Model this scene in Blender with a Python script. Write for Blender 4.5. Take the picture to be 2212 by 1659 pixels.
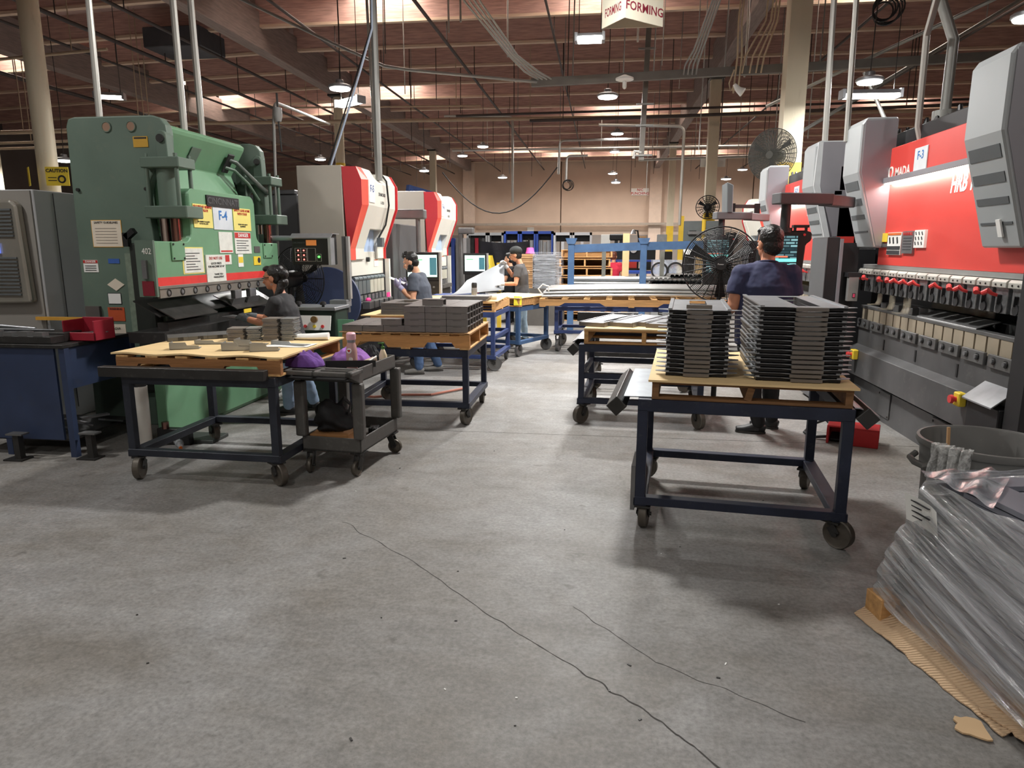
import bpy, bmesh, math, random
from mathutils import Vector, Matrix, noise
R = math.radians
PI = math.pi
random.seed(7)
SC = bpy.context.scene
COL = SC.collection
for o in list(bpy.data.objects):
    bpy.data.objects.remove(o)

# ------------------------------------------------------------------ camera, world, exposure
cd = bpy.data.cameras.new('camera')
cd.sensor_width = 36.0
cd.lens = 36.0 * 1500.0 / 2212.0
cd.clip_end = 200
cam = bpy.data.objects.new('camera', cd)
COL.objects.link(cam)
cam.location = (0, 0, 1.65)
cam.rotation_euler = (R(90 - 11.1), 0, R(7.4))
SC.camera = cam
w = bpy.data.worlds.new('world')
SC.world = w
w.use_nodes = True
w.node_tree.nodes['Background'].inputs[0].default_value = (.75, .85, 1, 1)
w.node_tree.nodes['Background'].inputs[1].default_value = .3
SC.view_settings.view_transform = 'Standard'
SC.view_settings.look = 'None'
SC.view_settings.exposure = EXPOSURE = 0.45
SC.view_settings.gamma = 1
SC.view_settings.use_curve_mapping = False
SC.cycles.max_bounces = 5
SC.cycles.diffuse_bounces = 3
SC.cycles.glossy_bounces = 3
SC.cycles.transparent_max_bounces = 16
SC.cycles.use_adaptive_sampling = True
SC.cycles.adaptive_threshold = .04
SC.cycles.sample_clamp_indirect = 6
SC.cycles.use_denoising = True

def area_light(name, loc, sx, sy, power, col=(1, .985, .95), rot=(0, 0, 0), spread=PI):
    l = bpy.data.lights.new(name, 'AREA')
    l.shape = 'RECTANGLE'
    l.size, l.size_y = sx, sy
    l.energy = power
    l.color = col
    l.spread = spread
    o = bpy.data.objects.new(name, l)
    o.location = loc
    o.rotation_euler = rot
    COL.objects.link(o)
    return o

# unseen lights: first inferred from table shadows, second added for film highlights, rest assumed
for k, (x, y, p) in enumerate([(-.25, 6.9, 215), (-2.4, .6, 50), (-6.2, 3.4, 80), (5.6, 1.5, 50), (.5, -4.5, 90), (-6.5, -4, 60), (6, -4, 60)]):
    area_light('unseen_ceiling_light', (x, y, 5.0), .5, .35, p)

# ------------------------------------------------------------------ materials
def lin(c):
    return tuple(((v / 255) / 12.92 if v / 255 <= .04045 else ((v / 255 + .055) / 1.055) ** 2.4) for v in c)

def _n(nt, t, **k):
    n = nt.nodes.new(t)
    for a, b in k.items():
        setattr(n, a, b)
    return n

MATS = {}
def mat(name, rgb, rough=.5, metal=0, var=.1, scale=5, stretch=(1, 1, 1), bump=0, bscale=80, emit=None, es=1, spec=.5, wear=None, wamt=.5):
    if name in MATS:
        return MATS[name]
    m = bpy.data.materials.new(name)
    MATS[name] = m
    m.use_nodes = True
    nt = m.node_tree
    b = nt.nodes['Principled BSDF']
    c = lin(rgb)
    b.inputs['Roughness'].default_value = rough
    b.inputs['Metallic'].default_value = metal
    b.inputs['Specular IOR Level'].default_value = spec
    tc = _n(nt, 'ShaderNodeTexCoord')
    mp = _n(nt, 'ShaderNodeMapping')
    mp.inputs['Scale'].default_value = stretch
    nt.links.new(tc.outputs['Object'], mp.inputs[0])
    nz = _n(nt, 'ShaderNodeTexNoise')
    nz.inputs['Scale'].default_value = scale
    nz.inputs['Detail'].default_value = 6
    nt.links.new(mp.outputs[0], nz.inputs['Vector'])
    cr = _n(nt, 'ShaderNodeValToRGB')
    cr.color_ramp.elements[0].position = .3
    cr.color_ramp.elements[1].position = .7
    cr.color_ramp.elements[0].color = (*[v * (1 - var) for v in c], 1)
    cr.color_ramp.elements[1].color = (*[min(1, v * (1 + var)) for v in c], 1)
    nt.links.new(nz.outputs['Fac'], cr.inputs[0])
    out = cr.outputs[0]
    if wear:
        n2 = _n(nt, 'ShaderNodeTexNoise')
        n2.inputs['Scale'].default_value = scale * 3.1
        n2.inputs['Detail'].default_value = 9
        n2.inputs['Roughness'].default_value = .7
        nt.links.new(mp.outputs[0], n2.inputs['Vector'])
        r2 = _n(nt, 'ShaderNodeValToRGB')
        r2.color_ramp.elements[0].position = .56
        r2.color_ramp.elements[1].position = .72
        r2.color_ramp.elements[0].color = (0, 0, 0, 1)
        r2.color_ramp.elements[1].color = (wamt, wamt, wamt, 1)
        nt.links.new(n2.outputs['Fac'], r2.inputs[0])
        mx = _n(nt, 'ShaderNodeMix', data_type='RGBA')
        nt.links.new(r2.outputs[0], mx.inputs[0])
        nt.links.new(out, mx.inputs[6])
        mx.inputs[7].default_value = (*lin(wear), 1)
        out = mx.outputs[2]
    nt.links.new(out, b.inputs['Base Color'])
    if bump:
        n3 = _n(nt, 'ShaderNodeTexNoise')
        n3.inputs['Scale'].default_value = bscale
        n3.inputs['Detail'].default_value = 4
        nt.links.new(mp.outputs[0], n3.inputs['Vector'])
        bp = _n(nt, 'ShaderNodeBump')
        bp.inputs['Strength'].default_value = bump
        bp.inputs['Distance'].default_value = .01
        nt.links.new(n3.outputs['Fac'], bp.inputs['Height'])
        nt.links.new(bp.outputs[0], b.inputs['Normal'])
    if emit:
        b.inputs['Emission Color'].default_value = (*lin(emit), 1)
        b.inputs['Emission Strength'].default_value = es
    return m

def wood(name, rgb, axis='x', var=.22, rough=.75, wear=None):
    st = {'x': (1.2, 14, 14), 'y': (14, 1.2, 14), 'z': (14, 14, 1.2)}[axis]
    return mat(name, rgb, rough, 0, var, 2.2, st, .25, 6, wear=wear, wamt=.55)

def film(name, fac_lo, fac_hi, rgb, stretch=(1, 1, 1), scale=9):
    m = bpy.data.materials.new(name)
    m.use_nodes = True
    nt = m.node_tree
    b = nt.nodes['Principled BSDF']
    b.inputs['Base Color'].default_value = (*lin(rgb), 1)
    b.inputs['Roughness'].default_value = .16
    b.inputs['Specular IOR Level'].default_value = 1.0
    tc = _n(nt, 'ShaderNodeTexCoord')
    mp = _n(nt, 'ShaderNodeMapping')
    mp.inputs['Scale'].default_value = stretch
    nt.links.new(tc.outputs['Object'], mp.inputs[0])
    nz = _n(nt, 'ShaderNodeTexNoise')
    nz.inputs['Scale'].default_value = scale
    nz.inputs['Detail'].default_value = 7
    nz.inputs['Distortion'].default_value = .6
    nt.links.new(mp.outputs[0], nz.inputs['Vector'])
    mr = _n(nt, 'ShaderNodeMapRange')
    mr.inputs[1].default_value = .38
    mr.inputs[2].default_value = .66
    mr.inputs[3].default_value = fac_lo
    mr.inputs[4].default_value = fac_hi
    nt.links.new(nz.outputs['Fac'], mr.inputs[0])
    nt.links.new(mr.outputs[0], b.inputs['Alpha'])
    bp = _n(nt, 'ShaderNodeBump')
    bp.inputs['Strength'].default_value = .8
    bp.inputs['Distance'].default_value = .02
    nt.links.new(nz.outputs['Fac'], bp.inputs['Height'])
    nt.links.new(bp.outputs[0], b.inputs['Normal'])
    return m

# ------------------------------------------------------------------ mesh builder
class MB:
    def __init__(s):
        s.v, s.f, s.m, s.cm = [], [], [], 0
    def _add(s, vs, fs):
        b = len(s.v)
        s.v += [tuple(p) for p in vs]
        s.f += [tuple(i + b for i in f) for f in fs]
        s.m += [s.cm] * len(fs)
        return s
    def box(s, x0, x1, y0, y1, z0, z1):
        x0, x1 = min(x0, x1), max(x0, x1); y0, y1 = min(y0, y1), max(y0, y1); z0, z1 = min(z0, z1), max(z0, z1)
        return s._add([(x0, y0, z0), (x1, y0, z0), (x1, y1, z0), (x0, y1, z0), (x0, y0, z1), (x1, y0, z1), (x1, y1, z1), (x0, y1, z1)],
                      [(0, 3, 2, 1), (4, 5, 6, 7), (0, 1, 5, 4), (1, 2, 6, 5), (2, 3, 7, 6), (3, 0, 4, 7)])
    def ob(s, c, sz, rz=0, rx=0, ry=0):
        M = Matrix.Translation(c) @ Matrix.Rotation(rz, 4, 'Z') @ Matrix.Rotation(ry, 4, 'Y') @ Matrix.Rotation(rx, 4, 'X')
        a, b, d = sz[0] / 2, sz[1] / 2, sz[2] / 2
        t = MB().box(-a, a, -b, b, -d, d)
        return s._add([M @ Vector(p) for p in t.v], t.f)
    def bar(s, p, q, w, h, up=(0, 0, 1)):
        p, q = Vector(p), Vector(q)
        d = (q - p).normalized()
        u = Vector(up)
        if abs(d.dot(u)) > .98:
            u = Vector((0, 1, 0))
        x = d.cross(u).normalized(); u = x.cross(d)
        vs = [c + x * a * w / 2 + u * b * h / 2 for c in (p, q) for a, b in ((-1, -1), (1, -1), (1, 1), (-1, 1))]
        return s._add(vs, [(0, 1, 2, 3), (7, 6, 5, 4), (0, 4, 5, 1), (1, 5, 6, 2), (2, 6, 7, 3), (3, 7, 4, 0)])
    def tube(s, pts, r, n=8, closed=False, caps=True, sx=1.0, side=None):
        pts = [Vector(p) for p in pts]
        k = len(pts)
        rs = r if isinstance(r, list) else [r] * k
        vs, fs = [], []
        prev = None
        for i, p in enumerate(pts):
            if closed:
                d = pts[(i + 1) % k] - pts[i - 1]
            else:
                d = (pts[min(i + 1, k - 1)] - pts[max(i - 1, 0)])
            d = d.normalized() if d.length > 1e-9 else Vector((0, 0, 1))
            if prev is None:
                a = Vector(side) if side else (Vector((0, 0, 1)) if abs(d.z) < .9 else Vector((1, 0, 0)))
                a = (a - d * a.dot(d)).normalized()
            else:
                a = (prev - d * prev.dot(d)).normalized()
            prev = a
            b = d.cross(a)
            rr = rs[i]
            ra, rb = (rr if isinstance(rr, tuple) else (rr, rr * sx))
            for j in range(n):
                t = 2 * PI * j / n
                vs.append(p + a * math.cos(t) * ra + b * math.sin(t) * rb)
        m = k if closed else k - 1
        for i in range(m):
            for j in range(n):
                a0, a1 = i * n + j, i * n + (j + 1) % n
                b0, b1 = ((i + 1) % k) * n + j, ((i + 1) % k) * n + (j + 1) % n
                fs.append((a0, a1, b1, b0))
        if caps and not closed:
            fs.append(tuple(reversed(range(n))))
            fs.append(tuple(range((k - 1) * n, k * n)))
        return s._add(vs, fs)
    def cyl(s, p, q, r, n=16, r2=None):
        return s.tube([p, q], [r, r if r2 is None else r2], n)
    def ring(s, c, r, t, ax=(0, 0, 1), n=24, m=6):
        ax = Vector(ax).normalized()
        a = ax.orthogonal().normalized(); b = ax.cross(a)
        c = Vector(c)
        return s.tube([c + (a * math.cos(2 * PI * i / n) + b * math.sin(2 * PI * i / n)) * r for i in range(n)], t, m, closed=True)
    def lathe(s, c, prof, n=24, ax='z'):
        vs, fs = [], []
        for r, h in prof:
            for j in range(n):
                t = 2 * PI * j / n
                a, b = r * math.cos(t), r * math.sin(t)
                p = {'z': (a, b, h), 'y': (a, h, -b), 'x': (h, a, b)}[ax]
                vs.append((c[0] + p[0], c[1] + p[1], c[2] + p[2]))
        k = len(prof)
        for i in range(k - 1):
            for j in range(n):
                fs.append((i * n + j, i * n + (j + 1) % n, (i + 1) * n + (j + 1) % n, (i + 1) * n + j))
        fs.append(tuple(reversed(range(n)))); fs.append(tuple(range((k - 1) * n, k * n)))
        return s._add(vs, fs)
    def prism(s, pts, ax, a, b):
        def P(u, v, h):
            return {'x': (h, u, v), 'y': (u, h, v), 'z': (u, v, h)}[ax]
        n = len(pts)
        vs = [P(u, v, a) for u, v in pts] + [P(u, v, b) for u, v in pts]
        fs = [tuple(range(n)), tuple(reversed(range(n, 2 * n)))]
        fs += [(i, i + n, (i + 1) % n + n, (i + 1) % n) for i in range(n)]
        return s._add(vs, fs)
    def ell(s, c, r, n=16, m=10, rot=None):
        vs, fs = [], []
        for i in range(m + 1):
            ph = PI * i / m
            for j in range(n):
                t = 2 * PI * j / n
                p = Vector((r[0] * math.sin(ph) * math.cos(t), r[1] * math.sin(ph) * math.sin(t), r[2] * math.cos(ph)))
                if rot is not None:
                    p = rot @ p
                vs.append(Vector(c) + p)
        for i in range(m):
            for j in range(n):
                fs.append((i * n + j, (i + 1) * n + j, (i + 1) * n + (j + 1) % n, i * n + (j + 1) % n))
        return s._add(vs, fs)
    def poly(s, pts):
        return s._add(pts, [tuple(range(len(pts)))])
    def grid(s, fn, nu, nv):
        vs = [fn(i / nu, j / nv) for j in range(nv + 1) for i in range(nu + 1)]
        fs = [(j * (nu + 1) + i, j * (nu + 1) + i + 1, (j + 1) * (nu + 1) + i + 1, (j + 1) * (nu + 1) + i) for j in range(nv) for i in range(nu)]
        return s._add(vs, fs)
    def sheet(s, fn, nu, nv, t):
        """a closed sheet of thickness t along z under the surface fn"""
        top = [Vector(fn(i / nu, j / nv)) for j in range(nv + 1) for i in range(nu + 1)]
        k = len(top)
        vs = top + [p - Vector((0, 0, t)) for p in top]
        W = nu + 1
        fs = []
        for j in range(nv):
            for i in range(nu):
                a = j * W + i
                fs.append((a, a + 1, a + 1 + W, a + W)); fs.append((a + k, a + W + k, a + 1 + W + k, a + 1 + k))
        edge = [i for i in range(W)] + [j * W + nu for j in range(1, nv + 1)] + [nv * W + i for i in range(nu - 1, -1, -1)] + [j * W for j in range(nv - 1, 0, -1)]
        for i in range(len(edge)):
            a, b = edge[i], edge[(i + 1) % len(edge)]
            fs.append((b, a, a + k, b + k))
        return s._add(vs, fs)
    def xf(s, M):
        s.v = [tuple(M @ Vector(p)) for p in s.v]
        return s

MW = {}          # root name -> world matrix (so parts may be given in world coordinates)

def link(o, parent=None):
    COL.objects.link(o)
    if parent is not None:
        o.parent = parent
    return o

def root_of(o):
    while o.parent is not None:
        o = o.parent
    return o

def tag(o, label=None, cat=None, group=None, kind=None):
    if label: o['label'] = label
    if cat: o['category'] = cat
    if group: o['group'] = group
    if kind: o['kind'] = kind
    return o

def thing(name, label, cat, loc=(0, 0, 0), rz=0, group=None):
    o = bpy.data.objects.new(name, None)
    o.empty_display_size = .05
    COL.objects.link(o)
    o.location = loc
    o.rotation_euler = (0, 0, rz)
    MW[o.name] = Matrix.Translation(loc) @ Matrix.Rotation(rz, 4, 'Z')
    return tag(o, label, cat, group)

def fin(me, mats, smooth):
    for m in (mats if isinstance(mats, (list, tuple)) else [mats]):
        me.materials.append(m)
    if smooth:
        me.polygons.foreach_set('use_smooth', [True] * len(me.polygons))
        me.set_sharp_from_angle(angle=R(smooth if smooth is not True else 40))
    me.update()

def part(name, mb, mats, parent=None, world=False, bev=0, smooth=None, label=None, kind=None, seg=1, fix=True):
    vs = mb.v
    if world and parent is not None:
        r = root_of(parent)
        if r.name in MW:
            I = MW[r.name].inverted()
            vs = [I @ Vector(p) for p in vs]
    me = bpy.data.meshes.new(name)
    me.from_pydata([tuple(p) for p in vs], [], mb.f)
    me.polygons.foreach_set('material_index', mb.m)
    if fix:
        bm = bmesh.new(); bm.from_mesh(me)
        bmesh.ops.recalc_face_normals(bm, faces=bm.faces)
        bm.to_mesh(me); bm.free()
    fin(me, mats, smooth)
    o = bpy.data.objects.new(name, me)
    link(o, parent)
    if bev:
        b = o.modifiers.new('edge', 'BEVEL')
        b.width = bev; b.segments = seg; b.limit_method = 'ANGLE'; b.angle_limit = R(40)
    return tag(o, label, None, None, kind)

def solo(name, mb, mats, label, cat, group=None, **k):
    """a thing that is one mesh; its origin goes to the middle of its underside"""
    xs, ys, zs = zip(*mb.v)
    c = Vector(((min(xs) + max(xs)) / 2, (min(ys) + max(ys)) / 2, min(zs)))
    mb.v = [tuple(Vector(p) - c) for p in mb.v]
    o = part(name, mb, mats, None, **k)
    o.location = c
    MW[o.name] = Matrix.Translation(c)
    return tag(o, label, cat, group)

def struct(name, mb, mats, parent=None, **k):
    return part(name, mb, mats, parent, kind=None if parent else 'structure', **k)

def copy_tree(o, loc=None, rz=None, label=None, parent=None):
    c = o.copy()
    COL.objects.link(c)
    if parent is not None:
        c.parent = parent
    else:
        if loc is not None: c.location = loc
        if rz is not None: c.rotation_euler = (0, 0, rz)
        if label: c['label'] = label
        MW[c.name] = Matrix.Translation(c.location) @ Matrix.Rotation(c.rotation_euler[2], 4, 'Z')
    for ch in list(KIDS.get(o.name, o.children)):
        copy_tree(ch, parent=c)
    return c
KIDS = {}

def text(s, c, right, up, size, m, parent=None, world=True, bold=0, align='CENTER', name='lettering', ext=.0006, shear=0, space=1.0, sx=1.0):
    cu = bpy.data.curves.new(name, 'FONT')
    cu.body = s
    cu.size = size
    cu.align_x = align
    cu.align_y = 'CENTER'
    cu.extrude = ext
    cu.offset = bold * size
    cu.shear = shear
    cu.space_line = space
    cu.resolution_u = 2
    cu.materials.append(m)
    tmp = bpy.data.objects.new(name, cu)
    me = bpy.data.meshes.new_from_object(tmp)
    bpy.data.objects.remove(tmp)
    o = bpy.data.objects.new(name, me)
    r = Vector(right).normalized(); u = Vector(up); u = (u - r * u.dot(r)).normalized(); n = r.cross(u)
    M = Matrix(((r.x * sx, u.x, n.x, c[0]), (r.y * sx, u.y, n.y, c[1]), (r.z * sx, u.z, n.z, c[2]), (0, 0, 0, 1)))
    if world and parent is not None:
        rt = root_of(parent)
        if rt.name in MW:
            M = MW[rt.name].inverted() @ M
    link(o, parent)
    o.matrix_basis = M
    return o

ORD = 'first second third fourth fifth sixth seventh eighth ninth tenth eleventh twelfth thirteenth fourteenth fifteenth sixteenth seventeenth eighteenth nineteenth twentieth'.split()

# ------------------------------------------------------------------ palette
DARK = mat('dark_steel', (58, 57, 56), .45, .5, .2, 6, wear=(120, 118, 114), wamt=.35)
STEEL = mat('mill_steel', (150, 152, 155), .38, .75, .15, 4, wear=(190, 192, 195))
STEELG = mat('grey_sheet_steel', (118, 118, 118), .45, .6, .15, 5)
GALV = mat('galvanised_steel', (176, 180, 184), .35, .7, .12, 9)
ALU = mat('aluminium', (190, 190, 188), .35, .6, .06, 6)
BLUEF = mat('navy_painted_frame', (36, 42, 60), .5, .2, .25, 5, wear=(72, 74, 78), wamt=.5)
BLACK = mat('black_plastic', (26, 26, 27), .5, 0, .15, 8)
RUBBER = mat('dark_rubber', (42, 41, 40), .7, 0, .15, 10)
WHEEL = mat('worn_caster_tread', (92, 86, 78), .45, .4, .25, 12)
PAPER = mat('white_paper', (236, 236, 232), .7, 0, .03, 4)
INK = mat('dark_print', (38, 38, 42), .7, 0, 0)
REDP = mat('red_print', (190, 44, 40), .6, 0, 0)
BLUEP = mat('blue_print', (52, 120, 190), .6, 0, 0)
YEL = mat('yellow_sign', (236, 206, 60), .55, 0, .05)
ORANGE = mat('orange_print', (222, 112, 48), .6, 0, .05)
PINE = wood('pallet_wood_along_x', (196, 150, 96), 'x', wear=(120, 84, 50))
PINEY = wood('pallet_wood_along_y', (200, 156, 102), 'y', wear=(124, 88, 54))
OLDW = wood('old_pallet_wood', (128, 92, 58), 'x', wear=(74, 54, 36))
PLY = wood('plywood_sheet', (232, 202, 150), 'x', .08)
PLYY = wood('plywood_sheet_y', (232, 202, 150), 'y', .08)
CARDB = mat('cardboard', (186, 146, 104), .85, 0, .08, 5)
SKIN = mat('skin', (190, 128, 98), .55, 0, .06, 12)
HAIR = mat('black_hair', (22, 20, 20), .38, 0, .3, 40, (1, 1, 1), .6, 60)
# ------------------------------------------------------------------ the building
def concrete():
    m = bpy.data.materials.new('sealed_concrete')
    m.use_nodes = True
    nt = m.node_tree
    b = nt.nodes['Principled BSDF']
    tc = _n(nt, 'ShaderNodeTexCoord')
    def nz(scale, st=(1, 1, 1), det=8, rot=0, dist=0):
        mp = _n(nt, 'ShaderNodeMapping')
        mp.inputs['Scale'].default_value = st
        mp.inputs['Rotation'].default_value = (0, 0, rot)
        nt.links.new(tc.outputs['Object'], mp.inputs[0])
        n = _n(nt, 'ShaderNodeTexNoise')
        n.inputs['Scale'].default_value = scale
        n.inputs['Detail'].default_value = det
        n.inputs['Roughness'].default_value = .65
        n.inputs['Distortion'].default_value = dist
        nt.links.new(mp.outputs[0], n.inputs['Vector'])
        return n.outputs['Fac']
    def ramp(f, p0, p1, c0, c1):
        r = _n(nt, 'ShaderNodeValToRGB')
        r.color_ramp.elements[0].position = p0; r.color_ramp.elements[1].position = p1
        r.color_ramp.elements[0].color = (*c0, 1); r.color_ramp.elements[1].color = (*c1, 1)
        nt.links.new(f, r.inputs[0])
        return r.outputs[0]
    def mul(a, c):
        mx = _n(nt, 'ShaderNodeMix', data_type='RGBA', blend_type='MULTIPLY')
        mx.inputs[0].default_value = 1
        nt.links.new(a, mx.inputs[6]); nt.links.new(c, mx.inputs[7])
        return mx.outputs[2]
    base = ramp(nz(.9, (1, 1, 1), 9, .4, .5), .3, .72, lin((124, 119, 112)), lin((154, 154, 154)))
    fine = mul(ramp(nz(46, det=7), .3, .7, (.70, .70, .70), (1.2, 1.2, 1.2)), ramp(nz(9, det=8), .3, .7, (.84, .84, .835), (1.1, 1.1, 1.1)))
    scuff = ramp(nz(2.2, (.5, 1.6, 1), 8, .9, 1.6), .36, .64, (.88, .875, .87), (1.05, 1.05, 1.05))
    spots = ramp(nz(5.5, det=3), .27, .36, (.72, .71, .70), (1, 1, 1))
    speck = ramp(nz(160, det=2), .28, .36, (.62, .62, .62), (1, 1, 1))
    out = mul(mul(mul(mul(base, fine), scuff), spots), speck)
    nt.links.new(out, b.inputs['Base Color'])
    rr = _n(nt, 'ShaderNodeMapRange')
    rr.inputs[3].default_value = .42; rr.inputs[4].default_value = .72
    nt.links.new(nz(2.2), rr.inputs[0])
    nt.links.new(rr.outputs[0], b.inputs['Roughness'])
    b.inputs['Specular IOR Level'].default_value = .35
    bp = _n(nt, 'ShaderNodeBump')
    bp.inputs['Strength'].default_value = .25; bp.inputs['Distance'].default_value = .004
    nt.links.new(nz(90, det=4), bp.inputs['Height'])
    nt.links.new(bp.outputs[0], b.inputs['Normal'])
    return m
CONC = concrete()
JOINT = mat('joint_filler', (52, 50, 48), .9)
XL, XR, YB, YF, ZD = -24.0, 14.0, 42.6, -8.0, 7.2
floor = struct('floor', MB().box(XL, XR, YF, YB, -.3, -.012), JOINT)
tag(floor, 'worn grey sealed concrete workshop floor with saw-cut joints')
ys = [YF, 6.05, 15.2, 24.4, 33.5, YB]
xs = [XL, -8.1, XR]
for i in range(5):
    for j in range(2):
        g = .004
        part('slab', MB().box(xs[j] + g, xs[j + 1] - g, ys[i] + g, ys[i + 1] - g, -.2, 0), CONC, floor)

crk = mat('crack_dark', (70, 68, 66), .95)
def crack(pts, w0, seed):
    m = MB(); n = 60
    P = [Vector((*p, 0)) for p in pts]
    L = []
    for i in range(n + 1):
        f = i / n * (len(P) - 1); k = min(int(f), len(P) - 2)
        q = P[k].lerp(P[k + 1], f - k)
        L.append(q + Vector((.02 * noise.noise((f * 5, seed, 0)), .02 * noise.noise((f * 5, seed, 4)), .0006)))
    for i in range(n):
        d = (L[i + 1] - L[i]).normalized(); s = Vector((-d.y, d.x, 0))
        a = w0 * (.55 + .45 * noise.noise((i * .4, seed, 2))); b = w0 * (.55 + .45 * noise.noise(((i + 1) * .4, seed, 2)))
        m._add([L[i] - s * a, L[i + 1] - s * b, L[i + 1] + s * b, L[i] + s * a], [(0, 1, 2, 3)])
    part('crack', m, crk, floor, fix=False)
crack([(-1.55, 3.85), (-.95, 3.35), (-.45, 2.85), (-.05, 2.5)], .004, 1)
crack([(-.05, 2.5), (.2, 2.28), (.36, 2.1), (.62, 1.75)], .006, 2)
crack([(-.1, 3.0), (.25, 2.6), (.75, 2.3)], .003, 3)

WUP = mat('tan_painted_concrete_wall', (198, 176, 158), .8, 0, .06, 1.2, bump=.15, bscale=30)
WLO = mat('grey_painted_wainscot', (140, 132, 126), .8, 0, .06, 1.5)
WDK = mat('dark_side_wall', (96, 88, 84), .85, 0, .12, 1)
wb = struct('wall_back', MB().box(XL, XR, YB + .12, YB + .3, 0, ZD + .1), mat('wall_joint', (96, 78, 66), .9))
xw = [XL, -18.5, -13.2, -8.1, -2.6, 2.9, 8.4, XR]
for a, b in zip(xw, xw[1:]):
    part('panel', MB().box(a + .03, b - .03, YB, YB + .13, 2.4, ZD + .05), WUP, wb)
    part('wainscot', MB().box(a + .03, b - .03, YB, YB + .13, 0, 2.4), WLO, wb)
for x in (-8.1, 2.9):
    part('pilaster', MB().box(x - .35, x + .35, YB - .3, YB, 0, ZD - .5), mat('tan_pilaster', (204, 184, 168), .8, 0, .06), wb)
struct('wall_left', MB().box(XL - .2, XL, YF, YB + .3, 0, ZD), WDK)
struct('wall_right', MB().box(XR, XR + .2, YF, YB + .3, 0, ZD), WUP)
struct('wall_front', MB().box(XL, XR, YF - .2, YF, 0, ZD), WUP)

DECK = wood('roof_deck_plywood', (184, 156, 148), 'x', .22, .8)
PURL = wood('purlin_timber', (188, 152, 142), 'x', .25, .8)
NAIL = wood('purlin_lit_edge_timber', (206, 180, 158), 'x', .15, .8)  # paler than the purlins: lamplit edge lines put into the colour
GIRD = wood('girder_timber', (132, 116, 110), 'y', .2, .8)
TIL = math.tan(R(1.8))
def zt(x):                                   # the roof falls away to the left of the first girder line
    return TIL * (x + 8.1) if x < -8.1 else 0.0
ceiling = struct('ceiling', MB().box(XL, XR, YF, YB + .3, ZD + .9, ZD + 1.0), DECK)
tag(ceiling, 'timber roof with deep purlins between girders')
rows = [YF + .3 + 2.0 * k for k in range(26)]
SKY = []          # skylight wells: (x0, x1, row index below which the well opens)
sk = [(-5.75, -4.15, 16.3), (-.85, .55, 16.3), (4.7, 6.6, 16.3), (-.5, 1.4, 28.3), (-8.0, -6.3, 24.3), (3.6, 5.4, 28.3),
      (-5.6, -3.6, 38.3), (-3.2, -1.2, 40.3), (-10.4, -8.6, 40.3), (.4, 2.2, 40.3), (4.2, 6.2, 40.3), (9.4, 11.2, 28.3), (-16.4, -14.8, 18.3), (-14.4, -12.6, 24.3), (-10.6, -9.0, 26.3)]
bays = [(XL, -13.6), (-13.6, -8.1), (-8.1, 2.9), (2.9, XR)]
hold = {round(r, 1): [] for r in rows}
for x0, x1, y in sk:
    hold[min(hold, key=lambda r: abs(r - y))].append((x0, x1))
def slab_x(m, xa, xb, y0, y1, za, zb):       # a board that follows the roof's fall
    t = MB().box(xa, xb, y0, y1, za, zb)
    m._add([(p[0], p[1], p[2] + zt(p[0])) for p in t.v], t.f)
for k, r in enumerate(rows):
    y1 = r; y0 = r - 1.92
    m = MB()
    cuts = sorted(hold[round(r, 1)])
    for xa, xb in ((XL, -8.1), (-8.1, XR)):
        x = xa
        for c0, c1 in cuts:
            if c0 >= xa - .3 and c1 <= xb + .3:
                slab_x(m, x, c0, y0, y1 + .08, ZD, ZD + .05)
                x = c1
        slab_x(m, x, xb, y0, y1 + .08, ZD, ZD + .05)
    part('deck_sheet', m, DECK, ceiling)
    for xa, xb in bays:
        m = MB()
        slab_x(m, xa + .08, xb - .08, r, r + .09, 6.66, ZD)
        p = part('purlin', m, PURL, ceiling)
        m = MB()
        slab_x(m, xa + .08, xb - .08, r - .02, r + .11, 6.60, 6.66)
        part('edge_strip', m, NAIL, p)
for x in (-13.6, -8.1, 2.9):
    m = MB()
    z = zt(x)
    m.box(x - .16, x + .16, YF, YB, 6.15 + z, 6.95 + z)
    part('girder', m, GIRD, ceiling, bev=.01)
SKYM = mat('skylight_lens', (255, 248, 238), .4, emit=(255, 244, 230), es=9)
SKF = mat('skylight_curb', (190, 180, 165), .7)
sklab = ['skylight over the aisle left of the hanging sign', 'skylight behind the triangular hanging sign', 'skylight over the red press brakes at upper right',
         'skylight above the row of far lamps in the aisle', 'skylight behind the yellow column over the white press', 'skylight by the tall cream column at right',
         'skylight by the back wall above the blue lifting frame', 'skylight by the back wall over the first far aisle lamp', 'skylight by the back wall at far left of the girder',
         'skylight by the back wall over the punching sign', 'skylight by the back wall right of the yellow column', 'skylight over the far right bay',
         'skylight far left beside the grey pipe column', 'skylight over the green press brake', 'skylight beyond the green press near the girder']
for (x0, x1, y), lb in zip(sk, sklab):
    y = min(rows, key=lambda r: abs(r - y))
    zc = ZD + zt((x0 + x1) / 2)
    t = thing('skylight', lb, 'skylight', ((x0 + x1) / 2, y - .95, zc + .14), 0, 'skylights in the roof deck')
    part('lens', MB().box(x0, x1, y - 1.8, y - .02, zc + .15, zc + .18), SKYM, t, world=True)
    m = MB()
    m.box(x0 - .04, x0, y - 1.84, y, zc + .06, zc + .2).box(x1, x1 + .04, y - 1.84, y, zc + .06, zc + .2)
    m.box(x0 - .04, x1 + .04, y - 1.88, y - 1.84, zc + .06, zc + .2)
    part('curb', m, SKF, t, world=True)

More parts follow.
